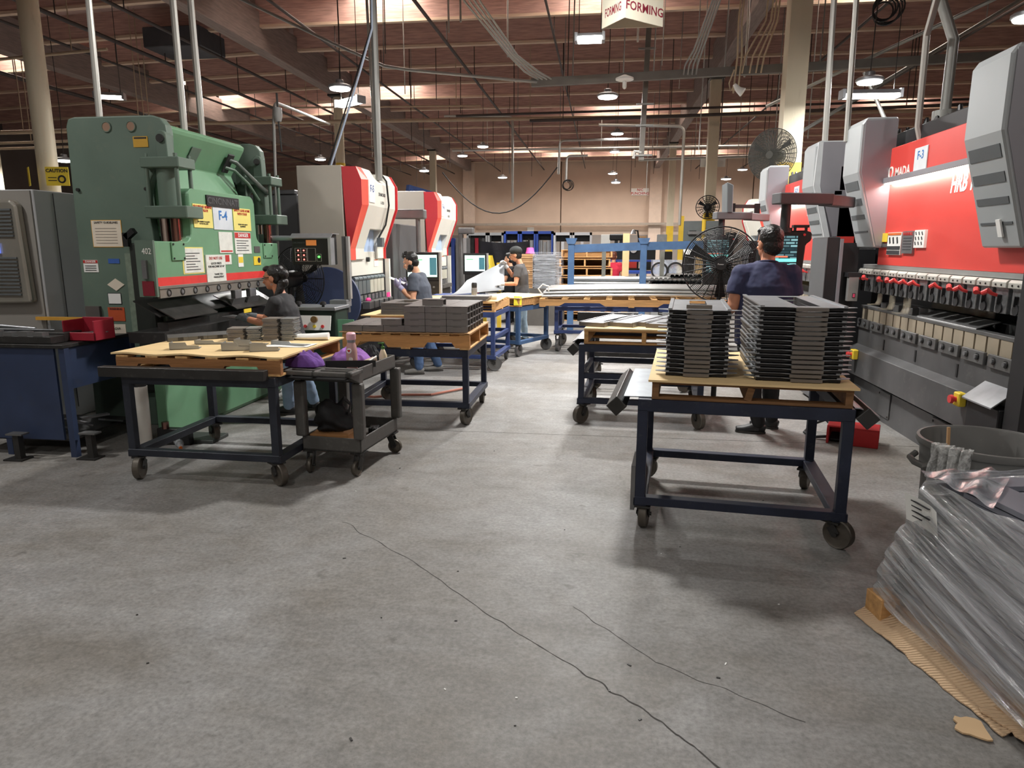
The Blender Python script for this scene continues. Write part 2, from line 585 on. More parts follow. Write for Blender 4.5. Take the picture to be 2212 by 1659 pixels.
# columns
CREAM = mat('cream_painted_column', (214, 204, 180), .55, .1, .06, 2, (1, 1, .3), wear=(160, 146, 120), wamt=.3)
YELC = mat('yellow_painted_column', (226, 190, 60), .55, .1, .06)
def column(x, y, r, zy, top, label, square=False):
    o = struct('column', MB().cyl((x, y, 0), (x, y, top), r, 20) if not square else MB().box(x - r, x + r, y - r, y + r, 0, top), CREAM, smooth=True)
    tag(o, label)
    part('guard_paint', MB().cyl((x, y, 0), (x, y, zy), r + .006, 20) if not square else MB().box(x - r - .006, x + r + .006, y - r - .006, y + r + .006, 0, zy), YELC, o, smooth=True)
    part('base_plate', MB().box(x - .25, x + .25, y - .25, y + .25, 0, .03), DARK, o)
    part('cap_plate', MB().box(x - .2, x + .2, y - .3, y + .3, top, 6.16 + zt(x)), DARK, o)
    return o
column(-8.1, 9.62, .135, 2.35, 6.1, 'thick cream column with yellow foot behind the grey cabinet')
column(-13.6, 14.6, .13, 2.35, 5.9, 'far cream pipe column at left edge')
column(-8.1, 21.4, .14, 4.2, 6.1, 'cream and yellow column behind the white press')
column(2.95, 12.3, .16, 3.0, 6.1, 'cream column carrying the round wall fan', True)
column(2.9, 20.6, .14, 2.6, 6.1, 'cream column with yellow foot and small fan', True)
column(2.9, 32.5, .14, 2.6, 6.1, 'far cream column near the back wall', True)
column(-8.1, 33.4, .14, 4.0, 6.1, 'far yellow column near the back wall', True)

# wall fittings
solo('cable_tray', MB().box(-10.5, 5.2, YB - .6, YB - .3, 2.95, 3.08), mat('dusty_tray', (150, 138, 126), .7), 'long dusty cable tray along the back wall', 'cable tray')
s = thing('wall_sign', 'white sign reading N/C punching on the tan back wall', 'sign', (2.0, YB, 4.9))
part('panel', MB().box(1.5, 2.52, YB - .05, YB - .005, 4.66, 5.06), PAPER, s, world=True)
text('N/C\nPUNCHING', (2.01, YB - .056, 4.86), (1, 0, 0), (0, 0, 1), .2, REDP, s, bold=.02)
# ------------------------------------------------------------------ lamps
LENSM = mat('led_lens', (255, 255, 250), .3, emit=(255, 252, 244), es=14)
LENSF = mat('far_led_lens', (255, 255, 250), .3, emit=(255, 252, 244), es=10)
HOUS = mat('lamp_housing', (150, 152, 156), .4, .5, .05)
def lamp_light(parent, loc, r, power, world=True, col=(1, .985, .96), spread=R(172)):
    l = bpy.data.lights.new('lamp_light', 'AREA')
    l.shape = 'DISK'; l.size = r * 2; l.energy = power; l.color = col; l.spread = spread
    o = bpy.data.objects.new('lamp_light', l)
    o.location = MW[parent.name].inverted() @ Vector(loc) if world else loc
    link(o, parent)
def high_bay(x, y, z, label, power=150, r=.19, lens=LENSM):
    t = thing('high_bay_lamp', label, 'lamp', (x, y, z), 0, 'round lamps hanging over the floor')
    part('housing', MB().lathe((0, 0, 0), [(r * .3, .13), (r * .36, .12), (r * .38, .065), (r * .85, .05), (r, .03), (r, 0), (r * .92, -.01)], 20), HOUS, t, smooth=True)
    part('lens', MB().lathe((0, 0, 0), [(r * .9, -.008), (r * .86, -.03), (r * .5, -.045)], 20), lens, t, smooth=True)
    part('hanging_cable', MB().tube([(0, 0, .12), (.02, .02, 1.0), (0, 0, 7.19 + zt(x) - z)], .008, 5), DARK, t)
    lamp_light(t, (0, 0, -.07), r, power, False)
    return t
def tube_lamp(x, y, z, L, rz, label, power=150, wd=.16, up=None):
    t = thing('strip_lamp', label, 'lamp', (x, y, z), rz, 'strip lamps hanging over the floor')
    up = 7.19 + zt(x) - z
    part('housing', MB().prism([(-.09, 0), (-.05, .06), (.05, .06), (.09, 0)], 'x', -L / 2, L / 2), HOUS, t)
    part('diffuser', MB().prism([(-wd / 2, .0), (wd / 2, 0), (wd / 2 * .8, -.05), (-wd / 2 * .8, -.05)], 'x', -L / 2 + .03, L / 2 - .03), LENSM, t)
    for s in (-1, 1):
        part('end_cap', MB().box(s * L / 2 - .02, s * L / 2 + .02, -.09, .09, -.055, .065), HOUS, t)
        part('hanging_wire', MB().cyl((s * L * .4, 0, .06), (s * L * .4, 0, up), .006, 5), DARK, t)
    l = bpy.data.lights.new('lamp_light', 'AREA'); l.shape = 'RECTANGLE'; l.size = L * .95; l.size_y = wd; l.energy = power; l.color = (1, .985, .96); l.spread = R(150)
    o = bpy.data.objects.new('lamp_light', l); o.location = (0, 0, -.07); link(o, t)
P0 = 150
high_bay(-4.49, 12.0, 4.3, 'round lamp glaring above the white press with a strip lamp under it', P0 * 1.3)
tube_lamp(-4.38, 12.15, 4.1, .62, R(-35), 'short strip lamp under the round lamp above the white press', P0 * .5)
tube_lamp(-.28, 11.0, 4.66, .40, R(0), 'short bright strip lamp in front of the hanging forming sign', P0 * 1.0, .26)
high_bay(0, 14.0, 4.45, 'round lamp blazing below the strut over the aisle', P0 * 1.3, .2)
tube_lamp(3.69, 11.0, 3.78, .78, R(3), 'long strip lamp over the red press brakes', P0 * .5)
high_bay(3.76, 11.3, 4.02, 'grey round lamp just above the long strip lamp over the red presses', P0 * .55, .19)
high_bay(4.62, 9.0, 4.16, 'round lamp cut by the frame above the nearest grey guard', P0 * .6)
tube_lamp(-9.46, 13.0, 4.5, .5, R(20), 'strip lamp above the green press brake', P0)
high_bay(-12.2, 15.0, 3.6, 'round lamp between the cream column and the green press', P0)
for x, y, z, lb in [(.31, 22, 5.0, 'aisle lamp under the far skylight, highest of its column of four'), (.32, 28, 5.25, 'aisle lamp second from the top of its column of four'),
                    (.36, 38, 5.45, 'aisle lamp third from the top of its column of four'), (.42, 30, 4.3, 'aisle lamp lowest of its column of four'),
                    (-4.1, 24, 4.98, 'far strip-like lamp alone near the wall skylight'), (-5.2, 26, 4.95, 'far lamp beside the wall skylight over the blue lifting frame'),
                    (-5.3, 37, 5.23, 'far lamp hanging against the tan wall by the draped cable'), (-9.8, 24, 4.66, 'far lamp right at the top corner of the white press'),
                    (5.79, 36, 4.93, 'far lamp hanging by a loose cord beside the small column fan'), (6.9, 38, 5.56, 'far lamp next to the round wall fan'),
                    (-6.9, 27, 4.55, 'small far lamp over the second white press')]:
    high_bay(x, y, z, lb, P0 * (.7 if y < 34 else 1.4), .2 if y < 34 else .26, LENSF)

# ------------------------------------------------------------------ pipes and conduits under the roof
PIPE = mat('dark_sprinkler_pipe', (66, 58, 56), .6, .2, .1)
COND = mat('grey_conduit', (150, 150, 146), .4, .5, .08)
LCOND = mat('pale_conduit', (186, 184, 178), .4, .4, .06)
TANP = mat('pale_painted_pipe', (180, 160, 136), .6, 0, .08)
def pipe(name, label, cat, pts, r, m=COND, group=None, n=8):
    if name == 'conduit':
        c = (Vector(pts[0]) + Vector(pts[-1])) / 2
        t = thing(name, label, cat, c, 0, group)
        part('pipe', MB().tube(pts, r, n), m, t, world=True, smooth=True)
        a, b = Vector(pts[0]), Vector(pts[-1])
        for q in (.12, .5, .88):
            i = min(len(pts) - 2, int(q * (len(pts) - 1))); f = q * (len(pts) - 1) - i
            p = Vector(pts[i]).lerp(Vector(pts[i + 1]), f)
            part('hanger', MB().cyl((p.x, p.y, p.z), (p.x, p.y, 7.19 + zt(p.x)), .012, 5), m, t, world=True)
        return t
    return solo(name, MB().tube(pts, r, n), m, label, cat, group, smooth=True)
def bendpts(a, b, c, rad=.15, n=5):
    a, b, c = Vector(a), Vector(b), Vector(c)
    u = (a - b).normalized() * rad; v = (c - b).normalized() * rad
    return [a] + [(b + u) * (1 - t) ** 2 + b * 2 * t * (1 - t) + (b + v) * t ** 2 for t in [i / n for i in range(n + 1)]] + [c]
SP = 'sprinkler pipes along the roof'
for x, z, r, lb in [(-8.98, 6.0, .035, 'sprinkler pipe running beside the first girder over the green press'), (-10.4, 5.95, .045, 'double thick dark pipe over the green press'), (-11.65, 5.95, .03, 'dark sprinkler pipe above the press crown'),
                    (-14.4, 5.75, .05, 'thick dark pipe over the grey cabinet'), (-6.2, 6.1, .03, 'sprinkler pipe inside the girder over the white press'), (-3.6, 6.15, .035, 'sprinkler pipe along the middle bay over the draped cables'), (-1.2, 6.2, .025, 'thin pipe along the aisle roof'),
                    (5.1, 6.1, .03, 'sprinkler pipe over the red press brakes'), (7.6, 6.1, .03, 'sprinkler pipe beyond the red press brakes')]:
    t = thing('sprinkler_pipe', lb, 'pipe', (x, 10, z), 0, SP)
    part('pipe', MB().cyl((x, 4, z), (x, 42.4, z), r, 8), PIPE, t, world=True, smooth=True)
    for k in range(9):
        y = 13.0 + 3.4 * k
        part('hanger', MB().cyl((x, y, z), (x, y, 7.19 + zt(x)), .012, 5), PIPE, t, world=True)
CP = 'conduits running across the hall'
pipe('conduit', 'pale pipe crossing over the white press column to column', 'conduit', [(-16, 20, 5.26), (-5.2, 20, 5.15), (1, 20, 5.1), (8, 20, 5.1)], .05, TANP, CP)
pipe('conduit', 'thin pale conduit just above the crossing pipe', 'conduit', [(-9, 19.6, 5.5), (-3.4, 19.6, 5.42)], .025, TANP, CP)
pipe('conduit', 'upper pale pipe behind the cream column at far edge', 'conduit', [(-18, 16, 4.4), (-10, 16, 4.4)], .05, TANP, CP)
pipe('conduit', 'middle pale pipe behind the cream column at far edge', 'conduit', [(-18, 16.2, 4.16), (-10, 16.2, 4.22)], .03, TANP, CP)
pipe('conduit', 'lowest pale pipe behind the cream column at far edge', 'conduit', [(-18, 16.4, 4.06), (-10, 16.4, 4.12)], .03, TANP, CP)
pipe('conduit', 'grey pipe high over the green press crossing the roof', 'conduit', [(-16, 13.4, 5.15), (-9.7, 13.4, 5.45)], .03, TANP, CP)
pipe('conduit', 'white conduit crossing before the tan wall', 'conduit', [(-6, 28, 5.40), (5.6, 28, 5.38)], .045, LCOND, CP)
pipe('conduit', 'lower white conduit by the yellow column with small fan', 'conduit', [(1.15, 26, 4.7), (5.0, 26, 4.76)], .045, LCOND, CP)
pipe('conduit', 'double dark pipe run passing the yellow column', 'conduit', [(-2.0, 19, 4.9), (1.6, 19, 4.93), (9, 19, 5.05)], .04, PIPE, CP)
pipe('conduit', 'second dark pipe run just above the yellow column pipe', 'conduit', [(-4.0, 19.2, 5.1), (9, 19.2, 5.2)], .03, PIPE, CP)
CD = 'conduits dropping to the machines'
pipe('drop_conduit', 'pale conduit dropping behind the corner of the green press', 'conduit', [(-4.726, 6.3, 1.9), (-4.64, 6.3, 6.6)], .028, LCOND, CD)
pipe('drop_conduit', 'first of two pale conduits dropping into the green press crown', 'conduit', [(-4.299, 7, 2.5), (-4.31, 7, 6.6)], .034, LCOND, CD)
pipe('drop_conduit', 'second of two pale conduits dropping into the green press crown', 'conduit', [(-4.223, 7.2, 2.5), (-4.25, 7.2, 6.6)], .034, LCOND, CD)
pipe('drop_conduit', 'thick grey conduit entering the top of the white press', 'conduit', [(-2.897, 9, 2.5), (-2.89, 9, 6.6)], .045, COND, CD)
pipe('drop_conduit', 'thin pale conduit beside the thick one on the white press', 'conduit', [(-2.96, 9.1, 2.5), (-3.05, 9.1, 6.6)], .018, LCOND, CD)
pipe('drop_cable', 'blue grey cable sloping down to the back of the white press', 'cable', [(-3.40, 8.6, 2.6), (-3.2, 8.6, 3.1), (-2.95, 8.6, 3.75), (-2.79, 8.6, 4.2), (-2.74, 8.6, 6.6)], .014, mat('blue_grey_cable', (160, 172, 190), .5), CD)
pipe('drop_cable', 'black cable beside the blue grey one over the white press', 'cable', [(-3.44, 8.62, 2.6), (-3.24, 8.62, 3.12), (-2.98, 8.62, 3.77), (-2.81, 8.62, 4.2), (-2.76, 8.62, 6.6)], .010, BLACK, CD)
pipe('drop_conduit', 'conduit dropping to the grey housing of the farther red press', 'conduit', [(2.559, 9, 2.7), (2.49, 9, 6.6)], .034, LCOND, CD)
pipe('drop_conduit', 'conduit dropping behind the middle grey guard', 'conduit', [(2.40, 7.72, 2.7), (2.33, 7.72, 6.6)], .028, LCOND, CD)
pipe('drop_conduit', 'thin cranked conduit rising from the nearer red press', 'conduit', [(2.9, 7.0, 2.3), (2.779, 7, 2.72), (2.77, 7, 3.49), (2.6, 6.3, 3.9), (2.4, 5.6, 6.6)], .03, LCOND, CD)
m = MB().tube([(2.99, 7, 2.45), (2.993, 7, 2.78), (2.995, 7, 3.44), (2.85, 7.0, 3.78), (2.3, 7, 5.2), (2.3, 7, 6.6)], .045, 10)
m.cyl((2.99, 7, 2.5), (2.99, 7, 2.85), .1, 12)
solo('drop_conduit', m, COND, 'thick shiny cranked conduit rising from the nearer red press', 'conduit', CD, smooth=True)
pipe('drop_conduit', 'hooked conduit standing behind the green press', 'conduit', bendpts((-4.352, 9, 1.2), (-4.272, 9, 3.5), (-5.1, 13, 3.9), .25), .02, COND, CD)
pipe('bracing_pipe', 'pale pipe slanting up to the roof over the far red press', 'pipe', [(2.9, 14, 4.2), (5.6, 11.5, 5.2)], .03, COND, CD)
pipe('bracing_pipe', 'pale pipe slanting behind the long strip lamp', 'pipe', [(3.3, 13, 3.6), (6.6, 13, 5.6)], .03, COND, CD)
pipe('bracing_pipe', 'grey brace falling from the strut past the strip lamp', 'pipe', [(3.9, 12, 4.3), (4.75, 12, 2.7)], .03, COND, CD)
t = thing('warning_horn', 'grey horn hanging on a bracket behind the green press', 'horn', (-4.216, 9, 3.30))
part('bell', MB().lathe((0, 0, 0), [(.015, .13), (.05, .12), (.055, .02), (.035, -.05)], 14), mat('horn_grey', (150, 150, 148), .5), t, smooth=True)
part('cord', MB().tube([(0, 0, -.05), (.01, 0, -.18), (.02, 0, -.42)], .012, 6), DARK, t)
part('bracket', MB().bar((0, 0, .12), (0, 0, .3), .02, .02), DARK, t)
# strut with its conduit drops
STR = mat('dusty_strut', (112, 108, 102), .6, .3, .1)
t = thing('overhead_strut', 'long grey trunking strut hanging across the aisle', 'strut', (2.0, 12.6, 4.45))
m = MB().bar((-1.3, 12.6, 4.42), (6.5, 12.6, 4.62), .1, .13)
part('channel', m, STR, t, world=True)
for x, z in ((-.6, 4.44), (.25, 4.46), (.75, 4.47), (1.9, 4.5), (3.4, 4.54), (5, 4.58)):
    part('hanger_rod', MB().cyl((x, 12.6, z), (x + .03, 12.6, 7.19), .012, 5), COND, t, world=True)
for k in range(4):
    dx = k * .075
    pipe('strut_conduit', ('first', 'second', 'third', 'fourth')[k] + ' of four conduits bending down to the strut left end'.replace(' left', "'s aisle"), 'conduit', [(-2.7 + dx, 9.6, 6.4), (-2.12 + dx, 10.9, 5.2), (-1.62 + dx * .6, 12.1, 4.74), (-1.4 + dx, 12.4, 4.56), (-1.18 + dx, 12.55, 4.46)], .016, COND, 'conduits joining the strut')
    pipe('strut_conduit', ('first', 'second', 'third', 'fourth')[k] + ' of four conduits falling onto the strut near the sign', 'conduit', [(1.83 + dx * .6, 11.2, 6.5), (1.55 + dx * .5, 11.8, 5.35), (1.36 + dx * .6, 12.3, 4.78), (1.25 + dx * .9, 12.5, 4.6), (1.24 + dx * .9, 12.55, 4.46)], .016, COND, 'conduits joining the strut')
TANR = mat('tan_cord', (188, 168, 140), .7)
for k, (x0, x1) in enumerate([(2.0, 2.08), (2.05, 2.15), (2.42, 2.2), (2.5, 2.32), (2.55, 2.42), (2.6, 2.5)]):
    pipe('hanging_cable', ORD[k] + ' tan cord hanging onto the strut by the tall column', 'cord', [(x0 + .1, 12.3, 6.6), (x0 + .05, 12.4, 5.2), (x1, 12.5, 4.7), (x1 - .03, 12.52, 4.45 - (.3 if k < 2 else 0))], .014, TANR, 'tan cords on the strut')
t = thing('ceiling_camera', 'white round camera hung under the aisle strut', 'camera', (.274, 12.5, 4.36))
part('mount', MB().lathe((0, 0, 0), [(.03, .12), (.15, .07), (.15, .04), (.07, .02)], 16), PAPER, t, smooth=True)
part('eye', MB().tube([(0, 0, .02), (0, -.03, -.08), (0, -.06, -.1)], [.035, .035, .02], 8), PAPER, t, smooth=True)
t = thing('ceiling_speaker', 'white horn speaker hanging from cords below the strut', 'speaker', (2.07, 12.3, 4.16))
part('horn', MB().tube([(-.05, 0, .08), (.02, 0, 0), (.09, -.02, -.05)], [.03, .05, .075], 12), PAPER, t, smooth=True)
part('cord', MB().tube([(-.05, 0, .08), (-.1, 0, -.02), (-.13, 0, .1), (-.06, 0, .3)], .012, 6), TANR, t)
t = thing('cable_ladder', 'tall grey channel hanging from the aisle roof', 'channel', (.65, 13, 3.2))
part('rail', MB().bar((.615, 13, 3.17), (.70, 13, 6.6), .09, .05), STR, t, world=True)
for z in (3.25, 3.75, 4.1, 5.0):
    part('rung', MB().bar((.5, 12.97, z), (.80, 12.97, z), .03, .03), COND, t, world=True)
part('hook', MB().tube([(.615, 13, 3.3), (.5, 13, 3.32), (.48, 13, 3.2)], .03, 6), LCOND, t, world=True)
HW = 'conduits hanging before the tan wall'
for pts, lb in [(bendpts((-4.5, 20, 5.25), (-2.58, 20, 5.2), (-2.58, 20, 2.9)), 'hooked conduit ahead of the draped cable'), (bendpts((1.0, 22, 4.83), (-1.4, 22, 4.83), (-1.43, 22, 3.85)), 'hooked conduit ending in a plug box'),
                (bendpts((-.6, 24, 4.63), (-1.29, 24, 4.63), (-1.30, 24, 3.8)), 'hooked conduit holding a coil of cable'), (bendpts((-.2, 18, 4.6), (1.85, 18, 4.52), (1.84, 18, 2.2)), 'tall hooked conduit near the yellow column')]:
    pipe('hooked_conduit', lb, 'conduit', pts, .035, LCOND, HW)
m = MB()
for k in range(5):
    m.ring((-1.30 + .02 * k, 24, 3.68 + .02 * (k % 3)), .13 + .012 * k, .012, (0.2, 1, .1 * k), 20, 5)
solo('cable_coil', m, DARK, 'coil of dark cable hanging before the tan wall', 'cable')
m = MB()
for k in range(6):
    m.ring((3.92 + .015 * k, 11.5, 5.0 + .03 * (k % 3)), .13 + .015 * k, .012, (0.3, 1, .12 * k), 20, 5)
m.tube([(3.95, 11.5, 5.15), (3.97, 11.5, 6.6)], .012, 5)
solo('cable_coil', m, BLACK, 'black cable coil hanging in front of the skylight over the red presses', 'cable')
pipe('draped_cable', 'cable draped in a deep curve along the tan wall', 'cable', [(-5.5 + 3.9 * t, 24, 4.55 - 1.75 * math.sin(PI * (.06 + .9 * t)) ** .9 + (.0 * t)) for t in [i / 16 for i in range(17)]], .02, DARK)
pipe('sloping_conduit', 'pale conduit sloping from the roof to the strut end', 'conduit', [(-7.4, 11.6, 6.3), (-4.57, 12, 5.0), (-3.7, 12, 4.62), (-3.3, 12, 4.55), (-1.2, 12.55, 4.42)], .025, COND)
WG = 'thin wires hanging from the roof'
rw = random.Random(3)
for k in range(46):
    x = -9 + 15 * rw.random(); y = 14 + 20 * rw.random(); z = 3.6 + 2.2 * rw.random()
    if abs(x) < .7: x += 1.5
    solo('hanging_wire', MB().cyl((x, y, z), (x + .04 * rw.random(), y, 7.19 + zt(x)), .011, 5), COND if k % 2 else PIPE, 'thin straight wire hanging free from the timber roof', 'wire', WG)
for k, (x, y, z, s) in enumerate([(-.1, 12.0, 4.9, .45), (.45, 12.0, 4.85, .55), (-2.6, 12, 5.1, .6), (-2.2, 11, 4.95, .4), (-1.9, 14, 5.2, .6), (2.3, 13, 4.5, .5)]):
    solo('hanging_rod', MB().cyl((x, y, z), (x, y, 7.19), .016, 6), LCOND, ORD[k] + ' short pale rod hanging near the forming sign and strut', 'rod', 'pale rods by the sign')
# hanging FORMING sign: a prism of three boards
SGN = mat('cream_sign_board', (222, 216, 196), .6, 0, .04)
t = thing('hanging_sign', 'triangular cream sign reading FORMING hung over the aisle', 'sign', (.2, 9.2, 4.2))
A = Vector((-.085, 9.0, 0)); B = Vector((.17, 8.62, 0)); Cc = Vector((.62, 9.02, 0))
z0, z1 = 4.21, 4.68
for (p, q), nm in (((A, B), 'board'), ((B, Cc), 'board'), ((Cc, A), 'board')):
    mid = (p + q) / 2
    part(nm, MB().bar((p.x, p.y, (z0 + z1) / 2), (q.x, q.y, (z0 + z1) / 2), .012, z1 - z0), SGN, t, world=True)
d = (Cc - B).normalized(); n = Vector((d.y, -d.x, 0))
c = (B + Cc) / 2 + n * .008
text('FORMING', (c.x, c.y, 4.35), d, (0, 0, 1), .135, mat('maroon_print', (136, 44, 60), .6), t, bold=.012)
d = (B - A).normalized(); n = Vector((d.y, -d.x, 0)); c = (A + B) / 2 + n * .008
text('FORMING', (c.x, c.y, 4.35), d, (0, 0, 1), .135, mat('maroon_print', (136, 44, 60), .6), t, bold=.012, sx=.55)
for p in (A, B, Cc):
    part('chain', MB().cyl((p.x, p.y, z1), (p.x, p.y, 7.19), .008, 5), COND, t, world=True)
# ------------------------------------------------------------------ the red press brakes
REDM = mat('press_red_paint', (224, 74, 66), .38, .05, .04, 2)
GRAYG = mat('guard_grey_paint', (168, 172, 174), .42, .1, .04, 2)
GRAYV = mat('guard_grey_reflected_tint', (150, 148, 154), .35, .15, .04, 2)  # guard grey with the red panel's reflected tint mixed into the colour
SLOT = mat('guard_slot', (92, 96, 98), .6, .1, .05)
BED = mat('press_bed_graphite', (92, 92, 93), .5, .35, .2, 3, wear=(136, 134, 130), wamt=.35)
BEDD = mat('press_dark_body', (44, 44, 46), .5, .2, .15, 3)
BEIGE = mat('die_block_beige', (176, 164, 144), .45, .3, .08, 6)
HOLD = mat('punch_holder_steel', (128, 130, 132), .35, .6, .25, 30, wear=(60, 60, 60), wamt=.8)
CAPM = mat('punch_cap_grey', (196, 194, 186), .4, .2, .06)
REDL = mat('red_lever_plastic', (222, 66, 66), .35, 0, .05)
LEDM = mat('led_work_strip', (255, 250, 235), .3, emit=(255, 246, 225), es=3.5)
PINK = mat('pink_label', (255, 90, 130), .5)
CLEAR = film('smoked_clear_plastic', .22, .4, (190, 180, 160), scale=4)
WHITEL = mat('white_letters', (240, 236, 230), .5)

def screen_mat(name, bg, fg, sc=(10, 30, 1), es=1.0, off=.35):
    m = bpy.data.materials.new(name)
    m.use_nodes = True
    nt = m.node_tree
    b = nt.nodes['Principled BSDF']
    tc = _n(nt, 'ShaderNodeTexCoord'); mp = _n(nt, 'ShaderNodeMapping')
    mp.inputs['Rotation'].default_value = (R(90), 0, 0)
    nt.links.new(tc.outputs['Object'], mp.inputs[0])
    br = _n(nt, 'ShaderNodeTexBrick')
    br.inputs['Color1'].default_value = (*lin(bg), 1); br.inputs['Color2'].default_value = (*lin(fg), 1); br.inputs['Mortar'].default_value = (*[v * .6 for v in lin(bg)], 1)
    br.inputs['Scale'].default_value = 1; br.inputs['Brick Width'].default_value = .09; br.inputs['Row Height'].default_value = .028; br.inputs['Mortar Size'].default_value = .006; br.inputs['Bias'].default_value = off - .5
    nt.links.new(mp.outputs[0], br.inputs['Vector'])
    nt.links.new(br.outputs[0], b.inputs['Emission Color'])
    b.inputs['Emission Strength'].default_value = es
    b.inputs['Base Color'].default_value = (.02, .02, .02, 1)
    b.inputs['Roughness'].default_value = .2
    return m
SCRN = screen_mat('control_screen', (24, 54, 62), (150, 200, 205), es=.9)
SCRH = mat('screen_header_bar', (120, 220, 210), .3, emit=(120, 225, 215), es=.9)
SCRO = mat('screen_orange_bar', (220, 120, 90), .3, emit=(220, 120, 90), es=.8)

def guard(t, y0, y1, side=False):
    """a folded grey guard: upper part upright, lower part slanting back, four dark slots on the slant"""
    m = MB()
    prof = [(2.40, 2.80), (2.40, 2.36), (2.60, 1.65), (2.72, 1.65), (2.72, 2.86), (2.44, 2.86)]
    m.prism(prof, 'y', y0, y1)
    g = part('guard', m, GRAYG, t, world=True, bev=.012)
    part('side_face', MB().prism([(2.43, 2.83), (2.43, 2.36), (2.625, 1.67), (2.72, 1.67), (2.72, 2.84)], 'y', y0 - .006, y0), GRAYV, g, world=True)
    d = Vector((.2, 0, -.71)).normalized(); n = Vector((-d.z, 0, d.x)) * -1
    for f, h in ((.16, .085), (.38, .065), (.58, .045), (.78, .016)):
        c = Vector((2.40, (y0 + y1) / 2, 2.36)) + d * .738 * f
        a = c - d * h / 2; b = c + d * h / 2
        part('slot', MB().bar((a.x - .002, a.y, a.z), (b.x - .002, b.y, b.z), y1 - y0 - .09, .006, (-1, 0, 0)), SLOT, g, world=True)
    return g

def pendant(t, dx, dy, lab=True):
    """jointed arm, post and control panel with its screen"""
    m = MB().bar((2.40 + dx, 7.5 + dy, 2.09), (2.06 + dx, 7.08 + dy, 2.09), .14, .10).bar((2.10 + dx, 7.1 + dy, 2.10), (1.58 + dx, 6.95 + dy, 2.10), .16, .10)
    part('arm', m, mat('arm_grey', (88, 88, 90), .7, 0, .08), t, world=True, bev=.008)
    part('post', MB().cyl((1.69 + dx, 7.0 + dy, 1.8), (1.69 + dx, 7.0 + dy, 2.06), .045, 14), BEDD, t, world=True, smooth=True)
    part('collar', MB().cyl((1.69 + dx, 7.0 + dy, 1.79), (1.69 + dx, 7.0 + dy, 1.835), .07, 14), BEDD, t, world=True, smooth=True)
    m = MB().prism([(1.46 + dx, 1.80), (1.87 + dx, 1.81), (1.93 + dx, 1.79), (1.93 + dx, 1.72), (1.88 + dx, 1.68), (1.86 + dx, 1.3), (1.82 + dx, 1.12), (1.46 + dx, 1.12)], 'y', 6.95 + dy, 7.07 + dy)
    p = part('control_panel', m, BLACK, t, world=True, bev=.012)
    part('screen', MB().box(1.50 + dx, 1.80 + dx, 6.935 + dy, 6.95 + dy, 1.30, 1.76), SCRN, p, world=True)
    part('header_bar', MB().box(1.50 + dx, 1.80 + dx, 6.932 + dy, 6.936 + dy, 1.52, 1.55), SCRH, p, world=True)
    part('orange_bar', MB().box(1.50 + dx, 1.72 + dx, 6.932 + dy, 6.936 + dy, 1.56, 1.575), SCRO, p, world=True)
    part('side_column', MB().box(1.72 + dx, 1.80 + dx, 6.932 + dy, 6.936 + dy, 1.30, 1.50), SCRH, p, world=True)
    part('emergency_stop', MB().cyl((1.86 + dx, 6.94 + dy, 1.77), (1.86 + dx, 6.955 + dy, 1.77), .012, 12), REDL, p, world=True)
    m = MB().box(1.76 + dx, 1.90 + dx, 6.95 + dy, 7.03 + dy, 1.835, 1.86).box(1.77 + dx, 1.79 + dx, 6.97 + dy, 7.0 + dy, 1.80, 1.84).box(1.87 + dx, 1.89 + dx, 6.97 + dy, 7.0 + dy, 1.80, 1.84)
    part('scanner', m, BLACK, p, world=True)

